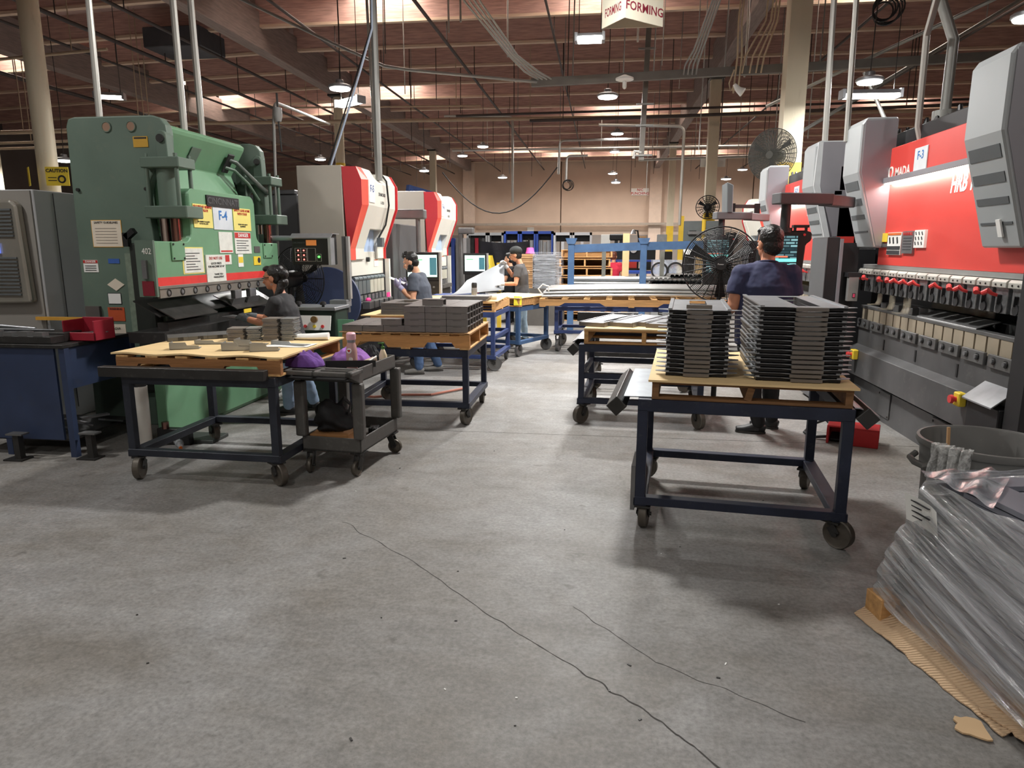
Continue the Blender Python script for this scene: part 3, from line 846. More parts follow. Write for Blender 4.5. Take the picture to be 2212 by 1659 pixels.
def red_press(dy, label, sign, near):
    t = thing('press_brake', label, 'press brake', (3.4, 6.25 + dy, 0))
    Yn, Yf = 4.72 + dy, 7.78 + dy
    B = lambda x0, x1, y0, y1, z0, z1: MB().box(x0, x1, y0 + dy, y1 + dy, z0, z1)
    part('body', B(3.15, 4.6, 4.75, 7.75, 0, 2.5), BEDD, t, world=True)
    part('bed', B(2.70, 3.0, 4.75, 7.76, .3, .90), BED, t, world=True, bev=.004)
    part('skirt', MB().prism([(2.62, .35), (2.62, .615), (2.70, .655), (2.72, .655), (2.72, .35)], 'y', 5.2 + dy, 7.76 + dy), BED, t, world=True, bev=.003)
    part('kick_panel', B(2.70, 2.9, 4.9, 7.74, .0, .34), BED, t, world=True)
    for y0, y1 in ((6.75, 7.02), (5.6, 5.9)):
        d = part('access_door', B(2.688, 2.70, y0, y1, .06, .30), BED, t, world=True, bev=.003)
        for yy, z in ((y1 - .02, .27), (y0 + .02, .08)):
            part('screw', MB().cyl((2.682, yy + dy, z), (2.69, yy + dy, z), .009, 8), DARK, d, world=True)
    for y in (7.05, 6.35, 5.62):
        part('slot_mark', B(2.694, 2.70, y - .012, y + .012, .68, .78), BEDD, t, world=True)
    part('end_block', B(2.60, 2.80, 4.82, 5.22, .02, .60), BEDD, t, world=True, bev=.006)
    part('sloped_plate', MB().prism([(2.56, .60), (2.80, .80), (2.80, .81), (2.56, .61)], 'y', 4.84 + dy, 5.22 + dy), GALV, t, world=True)
    part('near_post', B(2.62, 3.1, 4.62, 4.80, .0, 1.64), BEDD, t, world=True, bev=.006)
    for y in (5.31, 7.50):
        e = part('stop_box', MB().box(2.565, 2.62, y - .045 + dy, y + .045 + dy, .52, .62), YEL, t, world=True, bev=.008)
        part('stop_button', MB().lathe((2.52, y + dy, .57), [(.02, .05), (.018, .02), (.033, .02), (.03, 0)], 14, 'x'), REDL, e, world=True, smooth=True)
    # die rail
    part('rail', B(2.72, 2.80, 4.8, 7.8, 1.03, 1.058), STEELG, t, world=True, bev=.003)
    part('rail_core', B(2.745, 2.80, 4.8, 7.8, .88, 1.03), BEDD, t, world=True)
    n = 18
    for k in range(n):
        y = 4.82 + k * (2.96 / n)
        part('die_block', B(2.725, 2.75, y + .012, y + 2.96 / n - .012, .90, 1.03), BEIGE, t, world=True)
    for k in range(8):
        y = 4.87 + k * .366
        c = part('clamp_plate', B(2.675, 2.70, y, y + .31, .835, .925), STEELG, t, world=True, bev=.003)
        for q in (.08, .23):
            part('bolt', MB().cyl((2.655, y + q + dy, .885), (2.676, y + q + dy, .885), .017, 8), STEEL, c, world=True)
            part('washer', MB().cyl((2.668, y + q + dy, .885), (2.676, y + q + dy, .885), .026, 10), DARK, c, world=True)
    # ram
    part('ram_panel', B(2.70, 2.9, 4.78, 7.42, 1.485, 2.245), REDM, t, world=True, bev=.004)
    part('ruler', B(2.685, 2.9, 4.78, 7.76, 1.447, 1.484), ALU, t, world=True)
    part('upper_panel', B(2.685, 2.85, 4.78, 7.40, 2.30, 2.575), REDM, t, world=True, bev=.006)
    lr = part('lamp_rail', B(2.635, 2.72, 4.78, 7.50, 2.252, 2.30), GRAYV, t, world=True, bev=.003)
    part('lamp_strip', B(2.645, 2.70, 4.82, 7.46, 2.243, 2.253), LEDM, lr, world=True)
    l = bpy.data.lights.new('lamp_light', 'AREA'); l.shape = 'RECTANGLE'; l.size = .05; l.size_y = 2.5; l.energy = 8; l.color = (1, .95, .88)
    o = bpy.data.objects.new('lamp_light', l); o.location = MW[t.name].inverted() @ Vector((2.655, 6.14 + dy, 2.238)); o.rotation_euler = (0, R(-14), 0); link(o, t)
    part('ram_back', B(2.82, 3.2, 4.8, 7.6, 1.4, 2.56), BEDD, t, world=True)
    part('top_box', B(2.80, 3.3, 6.0, 7.62, 2.5, 2.74), BEDD, t, world=True, bev=.01)
    m = MB()
    for k in range(9):
        y = 5.9 + k * .2
        m.tube([(2.82, y + dy, 2.6), (2.84, y + .08 + dy, 2.74 + .02 * (k % 3)), (2.88, y + .24 + dy, 2.70)], .018, 6)
    part('hoses', m, BLACK, t, world=True, smooth=True, kind='stuff')
    # punch holders
    N = 15
    rr = random.Random(5)
    pit = 2.96 / N
    for k in range(N):
        y0 = 4.80 + k * pit
        a, b = y0 + .012, y0 + pit - .012
        p = part('punch_holder', MB().prism([(2.665, 1.215), (2.665, 1.375), (2.655, 1.39), (2.72, 1.39), (2.74, 1.215)], 'y', a + .006 + dy, b - .018 + dy), HOLD, t, world=True, bev=.003)
        part('holder_cap', MB().prism([(2.64, 1.388), (2.64, 1.425), (2.655, 1.442), (2.74, 1.442), (2.74, 1.388)], 'y', a + dy, b + dy), CAPM, p, world=True, bev=.003)
        if near:
            for q in (.3, .7):
                part('cap_screw', MB().cyl((2.635, a + (b - a) * q + dy, 1.407), (2.642, a + (b - a) * q + dy, 1.407), .007, 8), DARK, p, world=True)
            part('wedge', MB().cyl((2.655, (a + b) / 2 + dy, 1.25), (2.67, (a + b) / 2 + dy, 1.25), .036, 12), BEDD, p, world=True)
            part('lock_screw', MB().bar((2.655, (a + b) / 2 + dy, 1.34), (2.66, (a + b) / 2 + .015 + dy, 1.275), .022, .02), BEDD, p, world=True)
        if k not in (0, 6, 12, 3 if not near else 99):
            ym = (a + b) / 2 + .02 + dy
            s = rr.choice((-1, -1, 1))
            part('lever', MB().tube([(2.665, ym, 1.33), (2.62, ym + .01, 1.345), (2.60, ym + .02 * s, 1.365), (2.585, ym + .055 * s, 1.345)], [.010, .012, .020, .018], 8), REDL, p, world=True, smooth=True)
    part('back_gauge', B(2.95, 3.05, 4.9, 7.6, 1.0, 1.1), STEELG, t, world=True)
    # folded guards
    guard(t, 4.82 + dy, 5.29 + dy); guard(t, 7.30 + dy, 7.75 + dy)
    # control cabinet at the far end
    cb = part('control_cabinet', B(2.30, 2.42, 7.70, 8.22, .02, 1.76), BEDD, t, world=True, bev=.006)
    part('cabinet_side', B(2.292, 2.30, 7.70, 8.22, .03, 1.75), mat('cabinet_grey', (96, 97, 99), .5, .2, .05), cb, world=True)
    part('edge_strip', B(2.42, 2.45, 7.68, 7.72, .02, 1.74), GRAYV, cb, world=True)
    part('cable_box', B(2.45, 2.62, 7.72, 8.1, .02, 1.70), BEDD, t, world=True)
    lc = part('light_curtain', B(2.50, 2.60, 7.58, 7.64, 1.11, 1.355), ALU, t, world=True, bev=.003)
    part('curtain_bracket', B(2.49, 2.62, 7.58, 7.72, 1.355, 1.40), BEDD, lc, world=True)
    part('label_frame', B(2.545, 2.575, 7.574, 7.58, 1.145, 1.19), BEDD, lc, world=True)
    part('pink_label', B(2.550, 2.570, 7.570, 7.576, 1.15, 1.185), PINK, lc, world=True)
    # lettering and plates
    def sign_(nm, y0, y1, z0, z1, mt):
        return part(nm, MB().box(2.678, 2.70, y0 + dy, y1 + dy, z0, z1), mt, t, world=True)
    ri, up = (0, -1, 0), (0, 0, 1)
    s = part('number_sign', B(2.676, 2.69, 6.50, 6.75, 2.283, 2.50), mat('sign_pale_plastic', (222, 226, 230), .35), t, world=True, bev=.004)
    text(sign, (2.675, 6.625 + dy, 2.43), ri, up, .10, BLUEP, s, bold=.015)
    m = MB().tube([(2.683, 7.25 + .045 * math.cos(a) + dy, 2.345 + .05 * math.sin(a)) for a in [R(-50 + 280 * i / 14) for i in range(15)]], .010, 6)
    m.bar((2.683, 7.19 + dy, 2.30), (2.683, 7.225 + dy, 2.302), .012, .014).bar((2.683, 7.31 + dy, 2.30), (2.683, 7.275 + dy, 2.302), .012, .014)
    part('emblem', m, WHITEL, t, world=True, smooth=True)
    text('MADA', (2.684, 7.0 + dy, 2.333), ri, up, .115, WHITEL, t, bold=.03)
    text('HRB 1003', (2.698, 6.07 + dy, 2.135), ri, up, .19, WHITEL, t, bold=.03, shear=.2, sx=.70, align='LEFT')
    sign_('yellow_plate', 7.17, 7.31, 1.705, 1.787, YEL)
    sign_('grey_plate', 7.17, 7.31, 1.655, 1.69, STEELG)
    s = sign_('notice_plate', 6.85, 7.16, 1.585, 1.79, PAPER)
    part('notice_header', B(2.674, 2.679, 6.86, 7.15, 1.765, 1.785), ORANGE, s, world=True)
    part('notice_block', B(2.674, 2.679, 6.86, 7.15, 1.59, 1.625), INK, s, world=True)
    part('notice_row', B(2.674, 2.679, 6.86, 7.15, 1.632, 1.665), INK, s, world=True)
    for q in (6.93, 7.02, 7.10):
        part('pictogram', MB().bar((2.676, q - .01 + dy, 1.69), (2.676, q + .012 + dy, 1.745), .004, .022), INK, s, world=True)
    s = sign_('warning_plate', 6.60, 6.83, 1.60, 1.795, STEEL)
    text('WARNING', (2.676, 6.715 + dy, 1.77), ri, up, .042, REDP, s, bold=.02)
    for q in range(5):
        part('print_line', B(2.676, 2.679, 6.63, 6.80, 1.63 + .025 * q, 1.637 + .025 * q), INK, s, world=True)
    s = sign_('symbol_plate', 6.38, 6.58, 1.65, 1.80, PAPER)
    for q in range(9):
        part('symbol', MB().bar((2.676, 6.42 + .06 * (q % 3) + dy, 1.675 + .042 * (q // 3)), (2.676, 6.435 + .06 * (q % 3) + dy, 1.70 + .042 * (q // 3)), .004, .01), INK, s, world=True)
    return t

pb = red_press(0, 'long red press brake marked F-3 with grey slotted guards and graphite bed', 'F-3', True)
part('price_tag', MB().bar((2.535, 5.0, 1.83), (2.565, 5.0, 1.72), .05, .012, (-1, 0, 0)), PAPER, pb, world=True)
pendant(pb, 0, 0)
for y, z0, wd in ((7.25, 1.10, .1), (6.95, 1.08, .12), (6.62, 1.07, .14)):
    m = MB().prism([(2.70, 1.22), (2.70, z0 + .04), (2.68, z0), (2.60, z0), (2.60, z0 + .006), (2.675, z0 + .01), (2.69, z0 + .045), (2.69, 1.22)], 'y', y - wd / 2, y + wd / 2)
    part('clear_tray', m, CLEAR, pb, world=True)
for y in (7.28, 6.98, 6.68):
    part('spacer_block', MB().box(2.74, 2.80, y - .07, y + .05, 1.058, 1.12), STEELG, pb, world=True, bev=.004)
solo('folded_workpiece', MB().prism([(2.74, 1.058), (2.90, 1.11), (2.90, 1.116), (2.74, 1.066), (2.735, 1.058)], 'y', 5.5, 6.5), STEELG, 'long folded grey sheet lying across the die rail of the nearer red press', 'sheet')
solo('tinted_shield', MB().box(3.0, 3.01, 5.8, 6.85, 1.11, 1.36), CLEAR, 'tinted plastic shield hanging inside the nearer red press', 'shield')
pb2 = red_press(3.96, 'farther red press brake with wide grey end housing behind the pendant arm', 'F-2', False)
part('end_housing', MB().prism([(2.47, 2.84), (2.47, 2.36), (2.66, 1.78), (3.4, 1.78), (3.4, 2.84)], 'y', 8.74, 8.77), GRAYV, pb2, world=True)
part('bevel_strip', MB().prism([(2.40, 2.36), (2.60, 1.65), (2.66, 1.65), (2.47, 2.36), (2.47, 2.84), (2.42, 2.84)], 'y', 8.745, 8.775), mat('bevel_white', (205, 208, 210), .4), pb2, world=True)
pendant(pb2, -.02, 3.55)
t = thing('tall_monitor', 'tall thin grey screen seen edge-on above the farther pendant arm', 'monitor', (1.78, 10.55, 2.10))
part('panel', MB().prism([(1.72, 2.14), (1.80, 2.14), (1.79, 2.52), (1.70, 2.56)], 'y', 10.45, 10.9), SLOT, t, world=True, bev=.01)
part('swing_arm', MB().bar((1.80, 10.7, 2.24), (2.2, 10.8, 2.24), .04, .05).bar((2.2, 10.8, 2.12), (2.2, 10.8, 2.28), .07, .07).bar((1.84, 10.7, 2.12), (1.84, 10.7, 2.28), .06, .06), BLACK, t, world=True)

# ------------------------------------------------------------------ red foot pedal
t = thing('foot_pedal', 'red metal foot pedal on the floor by the nearer red press', 'pedal', (2.17, 6.12, 0), R(-22))
REDK = mat('red_pedal_paint', (176, 34, 38), .45, .1, .12, 8)
m = MB().box(-.2, .2, .08, .1, 0, .15).box(-.2, -.18, -.13, .1, 0, .15).box(.0, .2, -.13, .1, 0, .15)
m.box(-.2, .2, -.13, .1, .145, .16)
part('housing', m, REDK, t, bev=.004)
part('treadle', MB().ob((-.09, -.04, .05), (.16, .14, .012), rx=R(12)), BLACK, t)
m = MB().tube([(-.18, .1, .04), (-.30, .14, .03), (-.42, .05, .015), (-.36, -.12, .012), (-.2, -.2, .012)], .014, 8)
part('cable', MB().tube([(-.15, .1, .08), (-.24, .2, .13), (-.36, .24, .06), (-.4, .1, .016), (-.30, -.02, .014), (-.2, -.01, .03)], .013, 8), BLACK, t, smooth=True)
# ------------------------------------------------------------------ rubbish bin, wrapped stack, cardboard
t = thing('rubbish_bin', 'large grey round plastic bin with a wide dark mouth', 'bin', (1.90, 3.57, 0))
BINM = mat('bin_plastic', (98, 97, 94), .5, 0, .08, 5, wear=(130, 128, 124), wamt=.3)
part('shell', MB().lathe((0, 0, 0), [(.25, .0), (.26, .02), (.272, .55), (.285, .56), (.292, .68), (.305, .685), (.312, .70), (.308, .72), (.295, .722), (.285, .71), (.262, .4), (.245, .04), (.0, .035)], 40), BINM, t, smooth=True)
part('handle', MB().tube([(-.285, -.1, .62), (-.32, -.08, .60), (-.335, 0, .60), (-.32, .08, .60), (-.285, .1, .62)], .016, 8), BINM, t, smooth=True)
FILM1 = film('draped_film', .35, .75, (225, 225, 222), (3, 1, 3), 14)
def drape(u, v):
    a = R(200 + 32 * u)
    r = .31 + .018 * math.sin(u * 25) + .012 * math.sin(u * 47 + v * 5)
    if v < .25:
        rr = .25 + (r - .25) * v / .25
        z = .66 + .075 * math.sin(v / .25 * PI / 2)
    else:
        rr = r + .012 + .02 * (v - .25)
        z = .735 - (v - .25) * (.20 + .04 * math.sin(u * 9))
    return (1.90 + rr * math.cos(a), 3.57 + rr * math.sin(a), z)
solo('plastic_liner', MB().grid(drape, 40, 14), FILM1, 'clear plastic film draped over the rim of the grey bin', 'film', smooth=True)
solo('wooden_strip', MB().bar((1.80, 3.66, .1), (1.79, 3.74, .74), .012, .015), CARDB, 'thin tan strip leaning inside the grey bin', 'strip')

wz = R(11)
W0 = Vector((1.27, 3.12, 0))
t = thing('wrapped_stack', 'pallet load of grey sheet parts in crinkled clear film with a paper tag', 'wrapped stack', (W0.x, W0.y, 0), wz)
# local frame: x to the bin side, -y towards the near end
SH = mat('stack_sheet_grey', (150, 152, 162), .4, .5, .12, 4)
part('pallet_deck', MB().box(.02, .95, -1.25, -.02, .085, .105), OLDW, t)
for x in (.04, .45, .88):
    part('pallet_stringer', MB().box(x, x + .05, -1.25, -.02, .0, .085), OLDW, t)
part('corner_block', MB().box(-.045, .05, -.12, .0, .012, .13), PINE, t, bev=.004)
rr = random.Random(9)
def farlean(z):
    return -.02 - .23 * min(1, max(0, (z - .16) / .46))
for k in range(26):
    z = .115 + k * .0245
    ox, oy = .03 + .016 * rr.random() + (.03 if k > 22 else 0), farlean(z) - .03 - .03 * rr.random()
    m = MB().box(ox, ox + .16, -1.23, oy, z, z + .019).box(ox + .78, ox + .85, -1.23, oy, z, z + .019).box(ox, ox + .85, oy - .10, oy, z, z + .019).box(ox + .16, ox + .78, -.56, -.46, z, z + .019).box(ox + .16, ox + .78, -1.2, -.80, z, z + .019)
    part('sheet_part', m, SH, t)
def streak_film(name, lo, hi, ang):
    """clear stretch film whose stretch marks and whitened highlights run along one slanted direction"""
    m = film(name, lo, hi, (240, 243, 250), (1.3, 1.3, 18), 2.4)
    nt = m.node_tree
    mp = [n for n in nt.nodes if n.type == 'MAPPING'][0]
    m1 = _n(nt, 'ShaderNodeMapping')
    m1.inputs['Rotation'].default_value = (ang, 0, 0)
    tc = [n for n in nt.nodes if n.type == 'TEX_COORD'][0]
    nt.links.new(tc.outputs['Object'], m1.inputs[0]); nt.links.new(m1.outputs[0], mp.inputs[0])
    [n for n in nt.nodes if n.type == 'TEX_NOISE'][0].inputs['Distortion'].default_value = .25
    [n for n in nt.nodes if n.type == 'BUMP'][0].inputs['Strength'].default_value = 1.0
    nt.nodes['Principled BSDF'].inputs['Roughness'].default_value = .12
    gl = _n(nt, 'ShaderNodeBsdfGlossy'); gl.inputs['Roughness'].default_value = .17; gl.inputs['Color'].default_value = (1, 1, 1, 1)
    mx = _n(nt, 'ShaderNodeMixShader'); mx.inputs[0].default_value = .30
    bp = [n for n in nt.nodes if n.type == 'BUMP'][0]
    nt.links.new(bp.outputs[0], gl.inputs['Normal'])
    nt.links.new(nt.nodes['Principled BSDF'].outputs[0], mx.inputs[1]); nt.links.new(gl.outputs[0], mx.inputs[2])
    nt.links.new(mx.outputs[0], nt.nodes['Material Output'].inputs['Surface'])
    return m
FILMW = streak_film('stretch_film', .10, .62, R(-12))  # opacity streaks carry wrinkles and painted-in white highlights
def wrapf(u, v):
    z = .10 + .655 * v
    fy = farlean(z) + .02
    L = [(.9, fy), (.03, fy), (-.02, fy - .05), (-.03, -1.22), (.05, -1.30), (.9, -1.30)]
    seg = [0, .26, .30, .72, .75, 1.0]
    for i in range(5):
        if u <= seg[i + 1] + 1e-9:
            f = (u - seg[i]) / (seg[i + 1] - seg[i])
            break
    p = Vector(L[i]).lerp(Vector(L[i + 1]), f)
    q = z - .22 * p.y * (1 if i >= 1 else .2)
    al = p.y - p.x
    k = .006 * math.sin(q * 52 + 2 * noise.noise((al * 2, q * 2, 5))) + .012 * noise.noise((al * 2.2, q * 17, 3)) + .010 * noise.noise((al * 1.5, z * 5, 9))
    d = (Vector((.45, -.65)) - p).normalized()
    r = p - d * (k + .012 + .03 * math.sin(PI * v) * (i in (1, 2)))
    return (r.x, r.y, z + .02 * noise.noise((al * 6, 1, 2)) * (v > .95))
part('stretch_film', MB().grid(wrapf, 170, 80), FILMW, t, smooth=True, fix=False)
def wraptop(u, v):
    x = -.02 + .30 * u; y = -.235 - .40 * v * (1 - u * .75)
    return (x, y, .762 + .010 * noise.noise((x * 9, y * 9, 2)) + .008 * math.sin((x - y) * 40))
part('film_top', MB().grid(wraptop, 40, 30), FILMW, t, smooth=True, fix=False)
s = part('paper_tag', MB().sheet(lambda u, v: (-.060 + .03 * math.sin(u * 2.4) - .02 * v, -.24 - .17 * u, .56 + .115 * v - .02 * u), 8, 4, .001), PAPER, t)
for q in range(4):
    part('print_line', MB().bar((-.052 - .004 * q, -.265, .585 + .022 * q), (-.042 - .004 * q, -.29 - .05 * (q % 2) - .02, .580 + .022 * q), .008, .003), INK, s)
def corr(name, rgb):
    m = mat(name, rgb, .85, 0, .06, 5)
    nt = m.node_tree
    tc = _n(nt, 'ShaderNodeTexCoord'); wv = _n(nt, 'ShaderNodeTexWave'); bp = _n(nt, 'ShaderNodeBump')
    mp = _n(nt, 'ShaderNodeMapping'); mp.inputs['Rotation'].default_value = (0, 0, R(20))
    wv.inputs['Scale'].default_value = 24; wv.bands_direction = 'Y'
    nt.links.new(tc.outputs['Object'], mp.inputs[0]); nt.links.new(mp.outputs[0], wv.inputs['Vector'])
    bp.inputs['Strength'].default_value = .9; bp.inputs['Distance'].default_value = .006
    nt.links.new(wv.outputs['Fac'], bp.inputs['Height']); nt.links.new(bp.outputs[0], nt.nodes['Principled BSDF'].inputs['Normal'])
    return m
CORR = corr('single_face_corrugated', (216, 184, 148))
t = thing('cardboard_sheet', 'ribbed brown cardboard sheet under the wrapped stack, creased and torn', 'cardboard', (1.3, 2.7, 0))
rr = random.Random(2)
def cardf(u, v):
    a = Vector((1.18, 3.10)).lerp(Vector((1.395, 2.30)), u)
    b = Vector((1.30, 3.14)).lerp(Vector((1.52, 2.34)), u)
    p = a.lerp(b, v)
    p = p + Vector((.012, .004)) * noise.noise((u * 14, v * 3, 1)) * (1 if v < .2 else .2)
    return (p.x, p.y, .010 + .085 * v ** 1.3 + .008 * noise.noise((u * 5, v * 3, 4)))
part('flap', MB().sheet(cardf, 40, 8, .005), CORR, t, world=True)
def cardg(u, v):
    a = Vector((1.375, 2.42)).lerp(Vector((1.55, 1.95)), u)
    b = Vector((1.50, 2.46)).lerp(Vector((1.75, 1.98)), u)
    p = a.lerp(b, v) + Vector((.02, .0)) * noise.noise((u * 11, v * 9, 7))
    return (p.x, p.y, .03 + .07 * v + .01 * noise.noise((u * 6, v * 4, 8)))
part('torn_flap', MB().sheet(cardg, 24, 8, .005), CORR, t, world=True)
rr = random.Random(4)
pts = [(1.252, 2.322), (1.268, 2.300), (1.290, 2.296), (1.312, 2.282), (1.335, 2.272), (1.352, 2.274), (1.356, 2.330), (1.362, 2.372), (1.348, 2.386), (1.322, 2.392), (1.300, 2.384), (1.284, 2.392), (1.270, 2.372), (1.276, 2.352), (1.262, 2.338)]
solo('cardboard_scrap', MB().prism(pts, 'z', .004, .010), mat('pale_cardboard', (208, 176, 136), .85, 0, .06, 5), 'small torn scrap of tan cardboard alone on the floor', 'scrap')
# ------------------------------------------------------------------ the green press brake
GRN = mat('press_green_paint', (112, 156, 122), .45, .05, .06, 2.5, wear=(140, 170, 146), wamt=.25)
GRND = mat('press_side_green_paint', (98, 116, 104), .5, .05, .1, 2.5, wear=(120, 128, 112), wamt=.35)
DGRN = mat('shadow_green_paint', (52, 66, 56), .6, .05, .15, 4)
REDB = mat('press_red_stripe', (222, 62, 58), .5, 0, .08, 10)
CHROME = mat('chromed_rod', (210, 210, 214), .12, 1, .02)
BRASS = mat('copper_coloured_rod', (150, 112, 104), .2, .9, .1)
CREAMP = mat('cream_notice', (226, 214, 196), .65, 0, .04)
NOTE = mat('worn_white_notice', (226, 228, 220), .6, 0, .08, 14, wear=(120, 120, 116), wamt=.35)
YELN = mat('yellow_notice', (240, 226, 130), .6, 0, .05)
g = thing('press_brake', 'old green press brake marked F-4 with tall side plates and red striped ram', 'press brake', (-4.0, 6.7, 0))
def side_plate(y0, y1):
    pr = [(-4.79, 0), (-4.745, 2.70), (-4.72, 2.765), (-4.66, 2.78), (-3.92, 2.78), (-3.85, 2.76), (-3.80, 2.70), (-3.79, 2.62), (-3.80, 2.38)]
    pr += [(-4.02 + .22 * math.cos(a), 2.36 - .0 + .0 * a) if False else (-3.80 - .22 * math.sin(a), 2.38 - .30 * (1 - math.cos(a))) for a in [R(15 * k) for k in range(1, 7)]]
    pr += [(-4.02, 1.9), (-4.0, 1.6), (-3.98, 1.25), (-3.95, 1.0), (-3.88, .8), (-3.80, .74), (-3.80, 0)]
    return MB().prism(pr, 'y', y0, y1)
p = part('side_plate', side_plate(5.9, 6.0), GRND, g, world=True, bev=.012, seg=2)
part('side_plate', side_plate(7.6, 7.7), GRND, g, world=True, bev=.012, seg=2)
for x in (-4.353, -4.12):
    part('lifting_hole', MB().cyl((x, 5.893, 2.69), (x, 5.91, 2.69), .038, 18), mat('hole_glow', (150, 120, 100), .8), p, world=True)
    part('hole_rim', MB().ring((x, 5.896, 2.69), .042, .007, (0, 1, 0), 18, 6), GRND, p, world=True, smooth=True)
for x, z in ((-4.79 + .1, 2.16), (-4.03, 2.16)):
    part('bolt', MB().cyl((x, 5.88, z), (x, 5.9, z), .016, 8), DARK, p, world=True)
m = MB().prism([(-4.6, 2.72), (-3.86, 2.72), (-3.82, 2.69), (-3.83, 2.655), (-3.99, 2.40), (-3.92, 2.19), (-3.96, 1.75), (-4.6, 1.75)], 'y', 6.0, 7.3)
part('crown', m, GRN, g, world=True, bev=.006)
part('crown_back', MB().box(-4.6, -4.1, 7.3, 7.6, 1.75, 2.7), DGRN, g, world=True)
m = MB().bar((-3.875, 6.41, 2.56), (-3.955, 6.41, 2.44), .14, .008, (1, 0, 0))
part('cover_box', MB().prism([(-3.868, 2.585), (-3.955, 2.445), (-3.95, 2.44), (-3.862, 2.58)], 'y', 6.40, 6.55), GRND, g, world=True)
part('hose_port', MB().prism([(-3.84, 2.60), (-3.94, 2.42), (-3.93, 2.41), (-3.83, 2.59)], 'y', 7.0, 7.12), BLACK, g, world=True, bev=.01)
part('hose', MB().tube([(-3.9, 7.05, 2.55), (-3.82, 7.1, 2.52), (-3.76, 7.3, 2.38), (-3.74, 7.5, 2.28), (-3.74, 7.6, 2.25)], [.02, .024, .024, .028, .028], 10), mat('grey_hose', (96, 104, 98), .4, .2), g, world=True, smooth=True)
part('hose', MB().tube([(-3.92, 7.03, 2.47), (-3.84, 7.1, 2.44), (-3.78, 7.25, 2.32), (-3.77, 7.45, 2.16)], .017, 8), mat('green_hose', (86, 110, 92), .45), g, world=True, smooth=True)
def cylinder_set(y, name):
    c = part('cylinder_head', MB().box(-4.0, -3.64, y - .13, y + .13, 2.33, 2.42), GRND, g, world=True, bev=.008)
    part('cylinder_barrel', MB().cyl((-3.83, y, 1.98), (-3.83, y, 2.35), .092, 24), GRND, g, world=True, smooth=True)
    for dx in (-.14, .14):
        for dy in (-.1, .1):
            part('tie_rod', MB().cyl((-3.82 + dx, y + dy, 1.98), (-3.82 + dx, y + dy, 2.36), .018, 10), GRND, c, world=True, smooth=True)
            part('tie_nut', MB().cyl((-3.82 + dx, y + dy, 2.42), (-3.82 + dx, y + dy, 2.45), .02, 6), GRND, c, world=True)
    part('cylinder_foot', MB().box(-4.0, -3.60, y - .13, y + .13, 1.905, 2.01), GRND, g, world=True, bev=.008)
    part('lug', MB().prism([(-3.88, 2.42), (-3.88, 2.60)] + [(-3.83 + .05 * math.cos(R(a)), 2.60 + .05 * math.sin(R(a))) for a in range(165, -1, -25)] + [(-3.775, 2.42)], 'y', y - .06, y + .04), GRND, g, world=True, bev=.006)
    part('lug_pin', MB().cyl((-3.83, y - .075, 2.58), (-3.83, y - .06, 2.58), .035, 16), DARK, g, world=True)
    part('rod', MB().cyl((-3.90, y, 1.70), (-3.90, y, 1.92), .045, 18), CHROME, g, world=True, smooth=True)
    part('rod', MB().cyl((-3.78, y - .02, 1.70), (-3.78, y - .02, 1.92), .045, 18), BRASS, g, world=True, smooth=True)
cylinder_set(5.92, 'near'); cylinder_set(7.64, 'far')
# ram
def arc(cx, cy, r, a0, a1, n=5):
    return [(cx + r * math.cos(R(a0 + (a1 - a0) * k / n)), cy + r * math.sin(R(a0 + (a1 - a0) * k / n))) for k in range(n + 1)]
pr = [(5.36, 1.25), (7.60, 1.25), (7.60, 1.70)] + [(7.22, 1.70)] + arc(7.22, 1.80, .10, 270, 180) + [(7.11, 2.10)] + arc(7.04, 2.10, .07, 0, 90) + arc(6.0, 2.10, .07, 90, 180) + arc(5.83, 1.80, .10, 0, -90) + [(5.36, 1.705)]
ram = part('ram', MB().prism(pr, 'x', -3.78, -3.66), GRN, g, world=True, bev=.008)
part('ram_end_plate', MB().box(-3.80, -3.64, 5.335, 5.36, 1.25, 1.71), GRND, ram, world=True)
text('402', (-3.70, 5.333, 1.62), (1, 0, 0), (0, 0, 1), .07, PAPER, ram, sx=.8)
part('end_channel', MB().box(-3.74, -3.70, 5.31, 5.337, 1.40, 1.55), STEEL, ram, world=True)
part('red_end', MB().box(-3.76, -3.66, 5.325, 5.337, 1.26, 1.38), mat('dark_red_end', (120, 30, 44), .5), ram, world=True)
part('red_stripe', MB().box(-3.664, -3.654, 5.38, 7.60, 1.335, 1.405), REDB, ram, world=True)
cb = part('clamp_bar', MB().box(-3.67, -3.645, 5.38, 7.60, 1.235, 1.335), mat('clamp_bar_steel', (150, 146, 138), .4, .55, .12, 6), ram, world=True, bev=.003)
for k in range(11):
    y = 5.50 + .194 * k
    part('bolt_recess', MB().ring((-3.644, y, 1.275), .026, .006, (1, 0, 0), 16, 6), DARK, cb, world=True)
    part('bolt', MB().cyl((-3.65, y, 1.275), (-3.641, y, 1.275), .018, 6), STEEL, cb, world=True)
part('clamp_groove', MB().box(-3.6445, -3.64, 5.38, 7.60, 1.308, 1.312), DARK, cb, world=True)
FX = -3.66
RI, UP = (0, 1, 0), (0, 0, 1)
def plate(nm, y0, y1, z0, z1, mt, t=.006, x=FX, par=ram):
    return part(nm, MB().box(x - .002, x + t, y0, y1, z0, z1), mt, par, world=True)
s = plate('name_plate', 6.20, 6.78, 2.03, 2.13, BLACK, .014)
text('CINCINNATI', (FX + .015, 6.49, 2.08), RI, UP, .085, mat('relief_grey', (92, 94, 96), .4, .4), s, bold=.02, sx=1.15)
s = plate('yellow_notice', 5.975, 6.285, 1.83, 2.04, YELN)
text('SEGURIDAD SIEMPRE\nCONTIGO!!', (FX + .008, 6.13, 2.0), RI, UP, .032, REDP, s, bold=.02)
